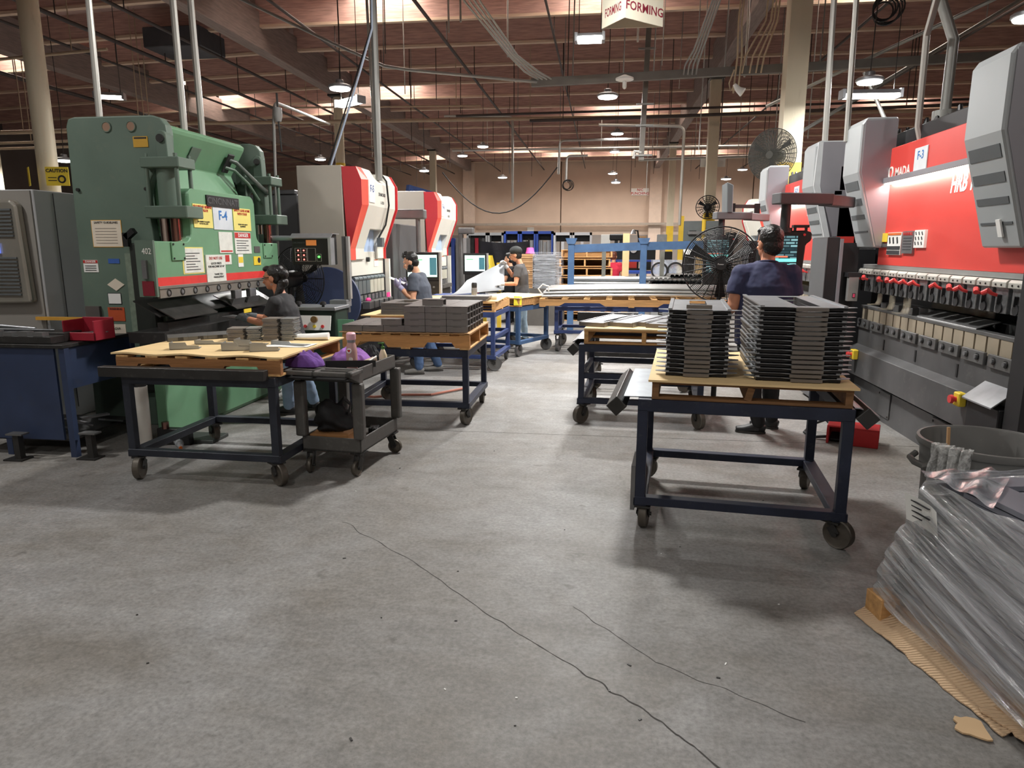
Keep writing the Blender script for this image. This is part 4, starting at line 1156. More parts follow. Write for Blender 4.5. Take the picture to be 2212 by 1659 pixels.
text('USA SIEMPRE TU EQUIPO\nDE PROTECCION', (FX + .008, 6.13, 1.875), RI, UP, .018, INK, s, bold=.01)
s = plate('number_sign', 6.30, 6.645, 1.82, 2.045, mat('pale_sign', (214, 222, 228), .5))
text('F-4', (FX + .008, 6.47, 1.95), RI, UP, .12, BLUEP, s, bold=.02)
s = plate('yellow_notice', 6.665, 7.01, 1.82, 2.04, YELN)
text('SAFETY GOES HOME\nWITH YOU!!', (FX + .008, 6.84, 2.0), RI, UP, .034, REDP, s, bold=.02)
text('WEAR YOUR SAFETY\nEQUIPMENT', (FX + .008, 6.84, 1.87), RI, UP, .02, INK, s, bold=.01)
s = plate('danger_notice', 6.66, 6.985, 1.59, 1.805, NOTE)
part('danger_header', MB().box(FX + .002, FX + .007, 6.665, 6.98, 1.745, 1.80), REDP, s, world=True)
text('DANGER', (FX + .008, 6.83, 1.772), RI, UP, .05, PAPER, s, bold=.02)
for k in range(5):
    part('print_line', MB().box(FX + .002, FX + .007, 6.69, 6.93 - .05 * (k % 2), 1.62 + .024 * k, 1.627 + .024 * k), INK, s, world=True)
s = plate('grey_notice', 6.37, 6.615, 1.60, 1.80, NOTE)
part('red_line', MB().box(FX + .002, FX + .007, 6.39, 6.6, 1.61, 1.625), REDP, s, world=True)
s = plate('scribbled_notice', 5.77, 6.07, 1.43, 1.645, NOTE)
part('yellow_border', MB().box(FX - .001, FX + .003, 5.755, 6.085, 1.42, 1.655), YELN, s, world=True)
for k in range(7):
    part('print_line', MB().box(FX + .002, FX + .008, 5.80, 6.02 - .04 * (k % 3), 1.455 + .024 * k, 1.461 + .024 * k), INK, s, world=True)
s = plate('parts_notice', 6.105, 6.435, 1.335, 1.585, NOTE, .014)
text('DO NOT USE', (FX + .016, 6.27, 1.552), RI, UP, .038, REDP, s, bold=.004)
text('GOOD PARTS\nFOR MACHINE SETUP', (FX + .016, 6.27, 1.49), RI, UP, .029, INK, s, bold=.002)
text('THANK YOU\nMANAGEMENT', (FX + .016, 6.30, 1.39), RI, UP, .026, INK, s)
s = plate('small_red_notice', 6.45, 6.57, 1.49, 1.585, NOTE)
part('red_block', MB().box(FX + .002, FX + .007, 6.455, 6.53, 1.515, 1.58), REDP, s, world=True)
s = plate('hazard_tag', 6.70, 6.80, 1.46, 1.585, PAPER)
part('hazard_block', MB().box(FX + .002, FX + .007, 6.705, 6.795, 1.50, 1.56), YEL, s, world=True)
s = plate('yellow_tag', 7.02, 7.17, 1.47, 1.56, YEL)
part('pictogram', MB().cyl((FX + .004, 7.13, 1.52), (FX + .008, 7.13, 1.52), .03, 10), INK, s, world=True)
plate('grey_tag', 7.05, 7.17, 1.60, 1.665, STEELG)
for y0, y1 in ((5.60, 5.79), (7.24, 7.44)):
    s = part('cover_plate', MB().box(FX, FX + .014, y0, y1, 1.54, 1.70), GRN, ram, world=True, bev=.005)
    for yy, zz in ((y0 + .02, 1.56), (y1 - .02, 1.56), (y0 + .02, 1.68), (y1 - .02, 1.68)):
        part('screw', MB().cyl((FX + .012, yy, zz), (FX + .02, yy, zz), .009, 8), DARK, s, world=True)
# plates on the side
def splate(nm, x0, x1, z0, z1, mt, t=.005):
    return part(nm, MB().box(x0, x1, 5.9 - t, 5.902, z0, z1), mt, p, world=True)
s = splate('caution_plate', -4.112, -3.973, 2.515, 2.605, mat('amber_plate', (206, 160, 52), .5))
part('print_line', MB().box(-4.1, -3.985, 5.893, 5.897, 2.585, 2.598), INK, s, world=True)
s = splate('guidelines_notice', -4.60, -4.315, 1.66, 1.89, CREAMP)
part('amber_border', MB().box(-4.605, -4.31, 5.896, 5.899, 1.655, 1.895), mat('amber_print', (224, 170, 70), .6), s, world=True)
text('SAFETY GUIDELINES', (-4.457, 5.893, 1.872), (1, 0, 0), UP, .026, INK, s, bold=.01)
for k in range(6):
    part('print_line', MB().box(-4.57, -4.36, 5.892, 5.896, 1.69 + .026 * k, 1.695 + .026 * k), mat('faded_print', (170, 160, 150), .7), s, world=True)
s = splate('danger_plate', -4.726, -4.58, 1.43, 1.54, PAPER)
part('danger_header', MB().box(-4.724, -4.582, 5.892, 5.896, 1.512, 1.538), REDP, s, world=True)
text('DANGER', (-4.65, 5.891, 1.525), (1, 0, 0), UP, .026, PAPER, s, bold=.02)
for k in range(3):
    part('print_line', MB().box(-4.71, -4.60, 5.892, 5.896, 1.445 + .02 * k, 1.451 + .02 * k), INK, s, world=True)
splate('blue_tag', -4.475, -4.365, 1.51, 1.552, mat('blue_tag', (60, 96, 170), .5))
part('diamond_plate', MB().prism([(-4.51, 1.318), (-4.425, 1.262), (-4.34, 1.318), (-4.425, 1.374)], 'y', 5.894, 5.902), CREAMP, p, world=True)
s = splate('white_tag', -4.513, -4.39, 1.145, 1.237, PAPER)
part('black_border', MB().box(-4.518, -4.385, 5.896, 5.899, 1.14, 1.242), INK, s, world=True)
s = splate('warning_plate', -4.533, -4.367, .985, 1.11, mat('orange_plate', (190, 84, 48), .5))
text('WARNING', (-4.45, 5.893, 1.095), (1, 0, 0), UP, .026, INK, s, bold=.01)
part('grey_box', MB().box(-4.74, -4.60, 5.87, 5.9, .98, 1.12), mat('grey_box', (92, 86, 84), .5), p, world=True)
part('dark_guard', MB().box(-4.19, -3.99, 5.80, 5.90, .35, 1.69), mat('black_rubber_guard', (36, 40, 36), .55), g, world=True, bev=.01)
part('guard_knob', MB().bar((-4.2, 5.80, 1.74), (-4.12, 5.80, 1.80), .05, .05).bar((-4.2, 5.80, 1.66), (-4.2, 5.80, 1.78), .05, .05), BLACK, g, world=True)
part('corner_strip', MB().box(-4.30, -4.22, 5.886, 5.9, .86, 1.6), mat('worn_green_strip', (120, 134, 118), .6, 0, .2, 20), p, world=True)
# bed and what is between
part('bed', MB().prism([(-3.74, 0), (-3.70, .05), (-3.70, .86), (-3.80, .90), (-3.80, 0)], 'y', 5.40, 7.60), GRN, g, world=True, bev=.006)
part('bed_top', MB().box(-3.95, -3.62, 5.35, 7.62, .86, .95), DARK, g, world=True)
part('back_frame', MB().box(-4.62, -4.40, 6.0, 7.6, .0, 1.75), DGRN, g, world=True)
part('die', MB().box(-3.78, -3.68, 5.5, 7.5, .95, 1.02), DARK, g, world=True)
part('gauge_shelf', MB().prism([(-3.95, 1.21), (-3.72, 1.08), (-3.72, 1.07), (-3.95, 1.20)], 'y', 5.45, 7.5), DARK, g, world=True)
for y0, y1 in ((5.48, 6.15), (6.5, 7.25)):
    part('gauge_plate', MB().prism([(-3.84, 1.19), (-3.60, 1.06), (-3.60, 1.05), (-3.84, 1.18)], 'y', y0, y1), mat('oily_steel', (96, 94, 92), .35, .7, .25, 9), g, world=True)
for y in (6.55, 6.85):
    s = part('punch', MB().box(-3.68, -3.63, y, y + .13, 1.15, 1.235), STEEL, g, world=True, bev=.004)
    part('punch_tip', MB().prism([(-3.68, 1.15), (-3.63, 1.15), (-3.655, 1.09)], 'y', y - .04, y + .2), STEELG, s, world=True)
part('yellow_tag', MB().box(-3.60, -3.595, 6.63, 6.78, 1.0, 1.04), YEL, g, world=True)
part('back_post', MB().box(-3.98, -3.92, 7.28, 7.33, .9, 1.24), GRN, g, world=True)
part('hanging_arm', MB().bar((-4.1, 5.82, .72), (-4.08, 5.80, .52), .03, .03), BLACK, g, world=True)
part('pallet_bar', MB().box(-5.226, -4.718, 5.83, 5.86, .99, 1.02), mat('amber_bar', (206, 154, 62), .5), g, world=True)
# control box on its arm, console, light post
t = thing('control_box', 'black control box with red and green lamps on an arm of the green press', 'control box', (-3.25, 7.6, 1.45))
part('arm', MB().cyl((-3.85, 7.66, 1.755), (-3.45, 7.66, 1.755), .03, 12).box(-3.95, -3.8, 7.6, 7.72, 1.70, 1.80), GALV, t, world=True, smooth=True)
b = part('case', MB().prism([(7.60, 1.46), (7.60, 1.76), (7.68, 1.80), (7.85, 1.80), (7.85, 1.46)], 'x', -3.49, -3.06), BLACK, t, world=True, bev=.006)
part('hood', MB().prism([(7.585, 1.76), (7.66, 1.81), (7.86, 1.81), (7.86, 1.80), (7.66, 1.80), (7.59, 1.75)], 'x', -3.51, -3.03), GALV, t, world=True)
part('side_plate', MB().box(-3.06, -3.03, 7.58, 7.7, 1.46, 1.76), GALV, t, world=True)
FY = 7.598
part('display', MB().box(-3.32, -3.20, FY - .004, FY, 1.675, 1.735), mat('amber_display', (150, 96, 50), .4, emit=(190, 110, 50), es=.5), b, world=True)
LINEM = mat('panel_line', (170, 166, 158), .6)
for x0, x1, z0, z1 in ((-3.455, -3.32, 1.50, 1.645), (-3.31, -3.215, 1.50, 1.645), (-3.20, -3.15, 1.50, 1.58)):
    fr = MB().bar((x0, FY - .002, z0), (x1, FY - .002, z0), .003, .003).bar((x0, FY - .002, z1), (x1, FY - .002, z1), .003, .003).bar((x0, FY - .002, z0), (x0, FY - .002, z1), .003, .003).bar((x1, FY - .002, z0), (x1, FY - .002, z1), .003, .003)
    part('outline', fr, LINEM, b, world=True)
part('outline', MB().bar((-3.455, FY - .002, 1.55), (-3.32, FY - .002, 1.55), .003, .003).bar((-3.455, FY - .002, 1.597), (-3.32, FY - .002, 1.597), .003, .003).bar((-3.387, FY - .002, 1.50), (-3.387, FY - .002, 1.645), .003, .003), LINEM, b, world=True)
RLED = mat('red_indicator', (255, 90, 80), .3, emit=(255, 110, 100), es=3)
for x in (-3.418, -3.352):
    for z in (1.52, 1.568, 1.62):
        part('red_lamp', MB().cyl((x, FY - .008, z), (x, FY, z), .008, 10), RLED, b, world=True)
part('green_lamp', MB().cyl((-3.175, FY - .01, 1.55), (-3.175, FY, 1.55), .012, 12), mat('green_indicator', (60, 220, 60), .3, emit=(80, 255, 80), es=3), b, world=True)
text('CINCINNATI', (-3.41, FY - .002, 1.705), (1, 0, 0), UP, .026, mat('dim_print', (90, 92, 94), .6), b)
t = thing('pedestal_console', 'dark green pedestal console with a tilted white button panel', 'console', (-3.05, 7.1, 0))
b = part('cabinet', MB().prism([(-3.30, 0), (-2.80, 0), (-2.80, 1.0), (-3.30, 1.0)], 'y', 7.05, 7.4), mat('dark_green_console', (36, 52, 42), .5), t, world=True, bev=.01)
part('top_tray', MB().box(-3.32, -2.78, 7.0, 7.42, 1.0, 1.035), GALV, t, world=True, bev=.004)
for x in (-3.2, -2.93):
    part('palm_button', MB().lathe((x, 7.05, 1.035), [(.015, 0), (.015, .02), (.035, .025), (.03, .05), (.012, .06)], 14), BLACK, t, world=True, smooth=True)
pp = part('button_panel', MB().bar((-3.0, 6.98, .95), (-3.0, 6.94, .80), .36, .012, (0, 1, 0)), PAPER, b, world=True)
part('dial', MB().cyl((-2.99, 6.95, .91), (-2.99, 6.92, .915), .035, 14), mat('brown_dial', (120, 90, 50), .4), pp, world=True)
for x, mm in ((-3.09, REDL), (-2.99, YEL), (-2.90, REDL)):
    part('button', MB().cyl((x, 6.94, .84), (x, 6.925, .843), .017, 12), mm, pp, world=True)
part('side_flap', MB().box(-2.80, -2.62, 7.10, 7.11, .68, .90), mat('pale_green_flap', (130, 190, 150), .5), t, world=True)
t = thing('light_post', 'grey safety light post standing before the white press', 'post', (-2.98, 7.9, 0))
part('column', MB().box(-3.02, -2.965, 7.9, 7.95, .9, 1.78), STEELG, t, world=True)
part('lens_strip', MB().box(-2.965, -2.935, 7.89, 7.95, 1.06, 1.78), ALU, t, world=True)
part('base_box', MB().box(-3.17, -2.96, 7.82, 7.98, .97, 1.05), GALV, t, world=True, bev=.004)
part('stand', MB().box(-3.1, -3.0, 7.85, 7.95, 0, .97), BEDD, t, world=True)

# ------------------------------------------------------------------ white and red press brakes
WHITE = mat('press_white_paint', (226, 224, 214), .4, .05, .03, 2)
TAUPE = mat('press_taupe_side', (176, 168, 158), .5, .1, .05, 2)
REDS = mat('press_red_shaded_side', (190, 52, 60), .42, .05, .04, 2)  # same red as the edges, with the near face's shade in the colour
REDE = mat('press_red_lit_edge', (236, 92, 76), .4, .05, .04, 2)  # same red again, the lit look of the bevel put into the colour
BLUEW = mat('press_pale_blue_window', (176, 200, 234), .3)
HOLDW = mat('press_slate_holder', (106, 116, 122), .4, .4, .08)
def white_press(y0, y1, label, sign, X=0, mir=False, full=True):
    """a small press brake with a chest-shaped front facing +x (or -x when mirrored about X)"""
    t = thing('press_brake', label, 'press brake', ((X + 3.3) if mir else -3.4, (y0 + y1) / 2, 0))
    fx = (lambda x: X - x) if mir else (lambda x: x)
    def pz(pts): return [(fx(a), b) for a, b in pts]
    def box(a, b, c, d, e, f): return MB().box(fx(a), fx(b), c, d, e, f)
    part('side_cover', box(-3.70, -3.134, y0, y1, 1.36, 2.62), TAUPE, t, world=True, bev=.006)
    chest = [(-3.20, 2.606), (-2.956, 2.603), (-2.894, 2.454), (-2.896, 2.159), (-3.07, 1.64), (-3.07, 1.50), (-3.11, 1.50), (-3.20, 1.50)]
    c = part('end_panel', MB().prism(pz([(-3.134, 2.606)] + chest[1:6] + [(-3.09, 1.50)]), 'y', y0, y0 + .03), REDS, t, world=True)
    out = [(-3.134, 2.606), (-2.94, 2.604), (-2.855, 2.462), (-2.86, 2.165), (-3.05, 1.64), (-3.05, 1.50), (-3.134, 1.50)]
    part('end_panel', MB().prism(pz(out), 'y', y1 - .03, y1), REDS, t, world=True)
    # bevelled red edges: strips from the panel outline out to the front outline
    ins = [(-2.956, 2.603), (-2.894, 2.454), (-2.896, 2.159), (-3.07, 1.64), (-3.07, 1.50)]
    fro = [(-2.94, 2.604), (-2.855, 2.462), (-2.86, 2.165), (-3.05, 1.64), (-3.05, 1.50)]
    for s, ya, yb in ((1, y0 + .001, y0 + .14), (-1, y1 - .001, y1 - .12)):
        m = MB()
        for i in range(4):
            m.poly([(fx(ins[i][0]), ya, ins[i][1]), (fx(ins[i + 1][0]), ya, ins[i + 1][1]), (fx(fro[i + 1][0]), yb, fro[i + 1][1]), (fx(fro[i][0]), yb, fro[i][1])])
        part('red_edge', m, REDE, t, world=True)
    f = part('front_cover', MB().prism(pz(out), 'y', y0 + .14, y0 + .46), WHITE, t, world=True, bev=.01)
    part('front_cover', MB().prism(pz(out), 'y', y1 - .40, y1 - .12), WHITE, t, world=True, bev=.01)
    part('front_cover', MB().prism(pz([(-3.134, 2.52), (-2.94, 2.52), (-2.875, 2.46), (-2.875, 2.165), (-2.97, 1.88), (-3.134, 1.88)]), 'y', y0 + .46, y1 - .40), WHITE, t, world=True, bev=.01)
    part('window', box(-3.12, -3.09, y0 + .46, y1 - .40, 1.36, 1.90), BLUEW, t, world=True)
    part('ram_apron', box(-3.14, -3.08, y0 + .06, y1 - .06, 1.30, 1.60), WHITE, t, world=True, bev=.005)
    n = 8
    for k in range(n):
        a = y0 + .08 + k * (y1 - y0 - .16) / n
        h = part('punch_holder', box(-3.13, -3.06, a, a + (y1 - y0 - .16) / n - .02, 1.06, 1.27), HOLDW if k < 4 else mat('press_beige_holder', (186, 184, 170), .45), t, world=True, bev=.006)
        part('holder_roll', MB().cyl((fx(-3.075), a, 1.262), (fx(-3.075), a + (y1 - y0 - .16) / n - .02, 1.262), .03, 10), HOLDW, h, world=True, smooth=True)
        part('die_fitting', box(-3.12, -3.05, a + .02, a + (y1 - y0 - .16) / n - .04, .98, 1.05), STEEL, t, world=True)
    part('bed', box(-3.6, -3.02, y0, y1, 0, .90), BEDD, t, world=True, bev=.006)
    part('die_rail', box(-3.14, -2.98, y0 + .02, y1 - .02, .90, .97), STEELG, t, world=True)
    part('frame', box(-3.66, -3.15, y0 + .02, y1 - .02, 0, 1.40), BEDD, t, world=True)
    part('far_post', box(-3.06, -3.0, y1 - .04, y1 + .02, .9, 1.5), WHITE, t, world=True)
    ri = (0, -1, 0) if mir else (0, 1, 0)
    s = part('number_sign', box(-2.862, -2.85, y0 + .16, y0 + .36, 2.20, 2.46), PAPER, t, world=True)
    text(sign, (fx(-2.848), y0 + .26, 2.36), ri, (0, 0, 1), .115, mat('navy_print', (60, 84, 140), .6), s, bold=.02)
    text('DIAMOND', (fx(-2.873), (y0 + y1) / 2 + .04, 2.32), ri, (0, 0, 1), .06, mat('grey_print', (90, 90, 88), .6), t, bold=.02)
    text('L-1253', (fx(-2.873), (y0 + y1) / 2 + .04, 2.22), ri, (0, 0, 1), .05, mat('grey_print', (90, 90, 88), .6), t, bold=.02)
    s = part('warning_label', box(-3.082, -3.074, y1 - .46, y1 - .30, 1.40, 1.50), PAPER, t, world=True)
    part('red_line', box(-3.076, -3.072, y1 - .45, y1 - .31, 1.482, 1.495), ORANGE, s, world=True)
    part('knob', MB().cyl((fx(-3.085), y0 + .62, 1.50), (fx(-3.04), y0 + .62, 1.50), .03, 10), DARK, t, world=True)
    return t
wp = white_press(8.30, 9.67, 'white and red press brake marked F-5 behind the control box', 'F-5')
part('black_cable', MB().tube([(-2.87, 9.0, 2.58), (-2.84, 9.12, 2.5), (-2.84, 9.2, 2.2), (-2.9, 9.22, 1.95), (-2.98, 9.15, 1.78)], .012, 6), BLACK, wp, world=True, smooth=True)
part('cable_box', MB().box(-2.99, -2.92, 9.1, 9.2, 1.66, 1.78), SLOT, wp, world=True)
part('pink_tag', MB().box(-2.93, -2.92, 9.25, 9.38, .98, 1.05), mat('pink_tag', (255, 70, 150), .5), wp, world=True)
part('pink_knob', MB().ell((-2.95, 8.55, 1.0), (.035, .05, .03), 12, 8), mat('pink_tag', (255, 70, 150), .5), wp, world=True, smooth=True)
for k in range(5):
    part('die_piece', MB().box(-2.96, -2.86, 8.35 + k * .2, 8.5 + k * .2, .90, .99), STEELG, wp, world=True, bev=.004)
white_press(12.2, 13.7, 'farther white and red press brake marked F-6 behind two lit screens', 'F-6')
white_press(13.4, 15.2, 'distant white press brake facing the aisle beyond the red presses', 'F-1', X=-.05, mir=True)
# screens
SCRW = mat('white_screen', (214, 240, 232), .3, emit=(206, 240, 228), es=.95)
SCRT = mat('teal_screen_column', (60, 100, 110), .3, emit=(70, 120, 130), es=.6)
SCRG = mat('green_screen_line', (90, 190, 110), .3, emit=(90, 200, 110), es=.8)
def operator_screen(x0, x1, y, z0, z1, label, arm=None):
    t = thing('operator_screen', label, 'screen', ((x0 + x1) / 2, y, z0 - .3))
    b = part('case', MB().box(x0, x1, y, y + .08, z0 - .06, z1), BLACK, t, world=True, bev=.008)
    part('screen', MB().box(x0 + .03, x1 - .03, y - .006, y, z0, z1 - .04), SCRW, b, world=True)
    part('side_column', MB().box(x1 - .14, x1 - .035, y - .009, y - .006, z0 + .03, z1 - .08), SCRT, b, world=True)
    part('green_line', MB().box(x0 + .06, x1 - .25, y - .009, y - .006, z1 - .12, z1 - .105), SCRG, b, world=True)
    part('lower_panel', MB().box(x0 + .02, x1, y, y + .08, z0 - .25, z0 - .06), DARK, t, world=True, bev=.005)
    part('side_trim', MB().box(x1, x1 + .025, y - .01, y + .09, z0 - .25, z1), ALU, t, world=True)
    for k in range(2):
        part('knob', MB().cyl((x1 - .08 - .09 * k, y - .02, z0 - .15), (x1 - .08 - .09 * k, y, z0 - .15), .016, 10), STEEL, t, world=True)
    if arm:
        xa, za = arm
        part('arm', MB().box(xa - .35, xa + .12, y - .02, y + .14, za - .07, za + .07), STEELG, t, world=True, bev=.02, seg=2)
        part('hanging_post', MB().cyl((xa, y + .06, za), (xa, y + .06, z1 - .02), .035, 12), STEELG, t, world=True, smooth=True)
    part('stand', MB().box(x0 + .1, x0 + .2, y + .02, y + .07, 0, z0 - .2), DARK, t, world=True)
    return t
operator_screen(-2.95, -2.44, 10.3, 1.22, 1.585, 'lit white screen beside the bearded man, hung from a grey arm', (-2.76, 2.14))
operator_screen(-2.61, -2.17, 13.0, 1.22, 1.55, 'farther lit white screen behind the raised sheet')
solo('screen_arm', MB().box(-3.0, -2.68, 14.4, 14.6, 1.93, 2.06).box(-3.0, -2.92, 14.42, 14.52, 0, 1.95), STEELG, 'grey arm end beyond the farther white press', 'arm', bev=.02)
# dark machine bodies behind
solo('dark_machine', MB().box(-5.4, -4.2, 9.4, 10.6, 0, 2.37).box(-4.55, -4.22, 9.38, 9.5, 2.37, 2.43), mat('charcoal_machine', (70, 70, 72), .55, .1, .1, 3), 'big charcoal machine body behind the green press', 'machine', bev=.01)
solo('dark_machine', MB().box(-3.62, -3.05, 10.0, 11.6, 0, 2.0), mat('charcoal_machine', (70, 70, 72), .55, .1, .1, 3), 'charcoal machine body between the two white presses', 'machine', bev=.01)
solo('blue_disc', MB().cyl((-3.36, 8.22, 1.0), (-3.36, 8.26, 1.0), .42, 40), mat('slate_blue_disc', (64, 74, 106), .5), 'big slate blue disc guard by the white press', 'disc', smooth=True)

# ------------------------------------------------------------------ grey cabinet at the edge of the hall
CABG = mat('cabinet_pale_grey', (188, 190, 192), .4, .1, .04, 2)
CABF = mat('cabinet_taupe_front', (142, 138, 132), .5, .1, .06, 2)
t = thing('grey_cabinet', 'tall pale grey cabinet with a louvred silver front behind the blue bench', 'cabinet', (-5.6, 6.1, 0))
part('body', MB().box(-6.4, -5.15, 5.9, 6.45, 0, 2.17), CABG, t, world=True, bev=.008)
part('front', MB().box(-6.4, -5.17, 5.885, 5.9, .05, 2.16), CABF, t, world=True)
part('seam', MB().box(-5.1495, -5.146, 6.13, 6.136, .1, 2.15), INK, t, world=True)
v = part('vent_panel', MB().prism([(-6.3, 2.08), (-5.30, 2.08), (-5.245, 2.03), (-5.215, 1.15), (-6.3, 1.13)], 'y', 5.80, 5.886), mat('silver_vent', (170, 166, 156), .3, .6, .06), t, world=True, bev=.03, seg=3)
for k in range(24):
    z = 1.22 + k * .033
    if 1.58 < z < 1.72: continue
    part('louver', MB().box(-6.28, -5.30, 5.785, 5.802, z, z + .016), SLOT, v, world=True)
part('blue_display', MB().box(-5.60, -5.46, 5.78, 5.80, 1.60, 1.69), mat('blue_display', (90, 110, 200), .3, emit=(110, 130, 220), es=.8), v, world=True)
t = thing('caution_sign', 'pair of yellow caution signs wrapped round the thick cream column', 'sign', (-8.05, 9.45, 2.5))
part('panel', MB().bar((-8.33, 9.5, 2.66), (-8.22, 9.40, 2.66), .01, .26), YEL, t, world=True)
pl = part('panel', MB().bar((-7.98, 9.42, 2.66), (-7.68, 9.5, 2.66), .01, .26), YEL, t, world=True)
text('CAUTION', (-7.825, 9.45, 2.735), (.966, .26, 0), UP, .065, INK, pl, bold=.03)
part('pictogram', MB().ring((-7.77, 9.466, 2.62), .045, .012, (-.26, .966, 0), 14, 5), INK, pl, world=True)
for k in range(2):
    part('print_line', MB().bar((-7.95, 9.423, 2.60 + .04 * k), (-7.84, 9.452, 2.60 + .04 * k), .004, .012), INK, pl, world=True)
t = thing('hand_glove_sign', 'small red print sign hung on the tan back wall', 'sign', (-4.4, 42.5, 2.7))
part('panel', MB().box(-4.6, -4.2, 42.55, 42.59, 2.5, 2.85), PAPER, t, world=True)

# blue bench with tools
BLB = mat('bench_blue_paint', (48, 60, 88), .5, .1, .15, 4, wear=(60, 62, 68), wamt=.4)
t = thing('blue_bench', 'scuffed navy tool bench with tall legs and an open lower shelf', 'bench', (-4.62, 5.25, 0))
part('side_panel', MB().box(-5.0, -4.24, 4.86, 4.88, .14, .88), BLB, t, world=True)
part('worktop', MB().box(-5.1, -4.14, 4.84, 5.70, .88, .91), DARK, t, world=True, bev=.004)
part('drawer_panel', MB().box(-4.18, -4.16, 4.90, 5.66, .55, .88), BLB, t, world=True)
part('back_panel', MB().box(-5.1, -5.08, 4.86, 5.68, .1, .88), BLB, t, world=True)
part('shelf', MB().box(-5.08, -4.22, 4.9, 5.66, .12, .14), DARK, t, world=True)
for x, y in ((-4.17, 4.88), (-5.05, 4.88), (-4.17, 5.66), (-5.05, 5.66), (-4.74, 4.89)):
    part('leg', MB().box(x - .025, x + .025, y - .025, y + .025, 0, .88), BLB, t, world=True)
for k, (x, y) in enumerate(((-4.55, 4.75), (-4.0, 4.85))):
    s = thing('tee_stand', ('first', 'second')[k] + ' small dark tee-shaped stand in front of the navy bench', 'stand', (x, y, 0), 0, 'tee stands by the bench')
    part('post', MB().bar((0, 0, .01), (-.02, .02, .20), .05, .05), DARK, s)
    part('top_plate', MB().ob((-.02, .02, .205), (.14, .08, .012)), STEELG, s)
    part('foot', MB().box(-.1, .06, -.06, .06, 0, .012), DARK, s)
m = MB()
solo('die_rack', MB().box(-5.1, -4.25, 4.86, 5.0, .911, .97).box(-5.1, -4.25, 5.0, 5.2, .911, .985), DARK, 'dark rail of dies lying along the navy bench top', 'die rail', bev=.004)
rr = random.Random(8)
for k in range(5):
    solo('die_block', MB().box(-4.92 + k * .13, -4.84 + k * .13, 4.86, 4.93, .97, 1.0 + .01 * rr.random()), STEELG, ORD[k] + ' worn steel die block from the wall on the navy bench rail', 'die', 'die blocks on the bench')
for k, (a, b, r) in enumerate([((-5.05, 5.03, 1.04), (-4.60, 5.12, 1.0), .018), ((-5.0, 5.05, .998), (-4.4, 5.09, .995), .009), ((-4.9, 5.25, .925), (-4.4, 5.3, .925), .012), ((-4.95, 5.4, .925), (-4.40, 5.42, .925), .012)]):
    solo('steel_bar', MB().tube([a, b], [r, r * .7], 10), STEEL, ('thick tapered steel bar lying on the bench dies', 'thin pale rod lying beside the tapered bar', 'short dark bar behind the rods on the bench', 'rearmost bar on the navy bench')[k], 'bar', smooth=True)
t = thing('red_bin', 'open dark red plastic parts bin at the corner of the navy bench', 'bin', (-4.17, 5.2, .91))
RB = mat('dark_red_plastic', (150, 34, 50), .45, 0, .08)
x0, x1, y0, y1, z0, z1 = -4.31, -4.03, 5.06, 5.30, .912, 1.075
part('tray', MB().box(x0, x1, y0, y1, z0, z0 + .01).box(x0, x0 + .012, y0, y1, z0, z1).box(x1 - .012, x1, y0, y1, z0, z1).box(x0, x1, y1 - .012, y1, z0, z1 + .01).box(x0, x1, y0, y0 + .012, z0, z0 + .07), RB, t, world=True, bev=.004)
for k in range(4):
    solo('steel_scrap', MB().bar((-4.26 + .05 * k, 5.12 + .02 * k, .96 + .01 * (k % 2)), (-4.14 + .04 * k, 5.2, .975), .02, .008), STEEL, ORD[k] + ' bright metal piece from the wall end inside the dark red bin', 'scrap', 'metal pieces in the red bin')
s = thing('name_card', 'small cream card with printed word propped behind the red bin', 'card', (-4.2, 5.6, .91))
part('card', MB().bar((-4.36, 5.56, .95), (-4.16, 5.61, .95), .006, .08), CREAMP, s, world=True)
text('BERNADIA', (-4.262, 5.578, .953), (.96, .27, 0), UP, .028, INK, s)
for k in range(4):
    solo('scrap_offcut', MB().ob((-4.45 + .07 * k, 5.1 + .1 * k, .17 + .03 * (k % 3)), (.22, .06, .015), rz=.5 * k, ry=.3 * (k % 2)), STEEL, ORD[k] + ' bent steel offcut counted inward on the open bench shelf', 'offcut', 'offcuts on the bench shelf')
# ------------------------------------------------------------------ rolling tables, pallets
def caster(parent, x, y, ztop, r, swivel, wd=.05, spoked=False):
    c, s = math.cos(swivel), math.sin(swivel)
    off = Vector((c * .035, s * .035, 0))
    ax = Vector((-s, c, 0))
    hub = Vector((x, y, r)) + off
    f = MB().ob((x, y, ztop - .006), (.10, .09, .012), rz=swivel)
    f.cyl((x, y, ztop - .03), (x, y, ztop - .01), .032, 12)
    for k in (-1, 1):
        a = Vector((x, y, ztop - .03)) + ax * k * (wd / 2 + .008)
        b = hub + ax * k * (wd / 2 + .008)
        f.bar(a, b, .05, .007, tuple(ax))
    f.cyl(hub - ax * (wd / 2 + .02), hub + ax * (wd / 2 + .02), .012, 8)
    p = part('caster', f, DARK, parent)
    w = MB()
    n = 22
    prof = [(r * .35, -wd / 2), (r * .8, -wd / 2 + .006), (r * .93, -wd / 2), (r, -wd / 2 + .006), (r, wd / 2 - .006), (r * .93, wd / 2), (r * .8, wd / 2 - .006), (r * .35, wd / 2)]
    w.lathe((0, 0, 0), prof, n, 'y')
    M = Matrix.Translation(hub) @ Matrix.Rotation(swivel, 4, 'Z')
    w.xf(M)
    part('wheel', w, WHEEL if not spoked else STEELG, p, smooth=True)
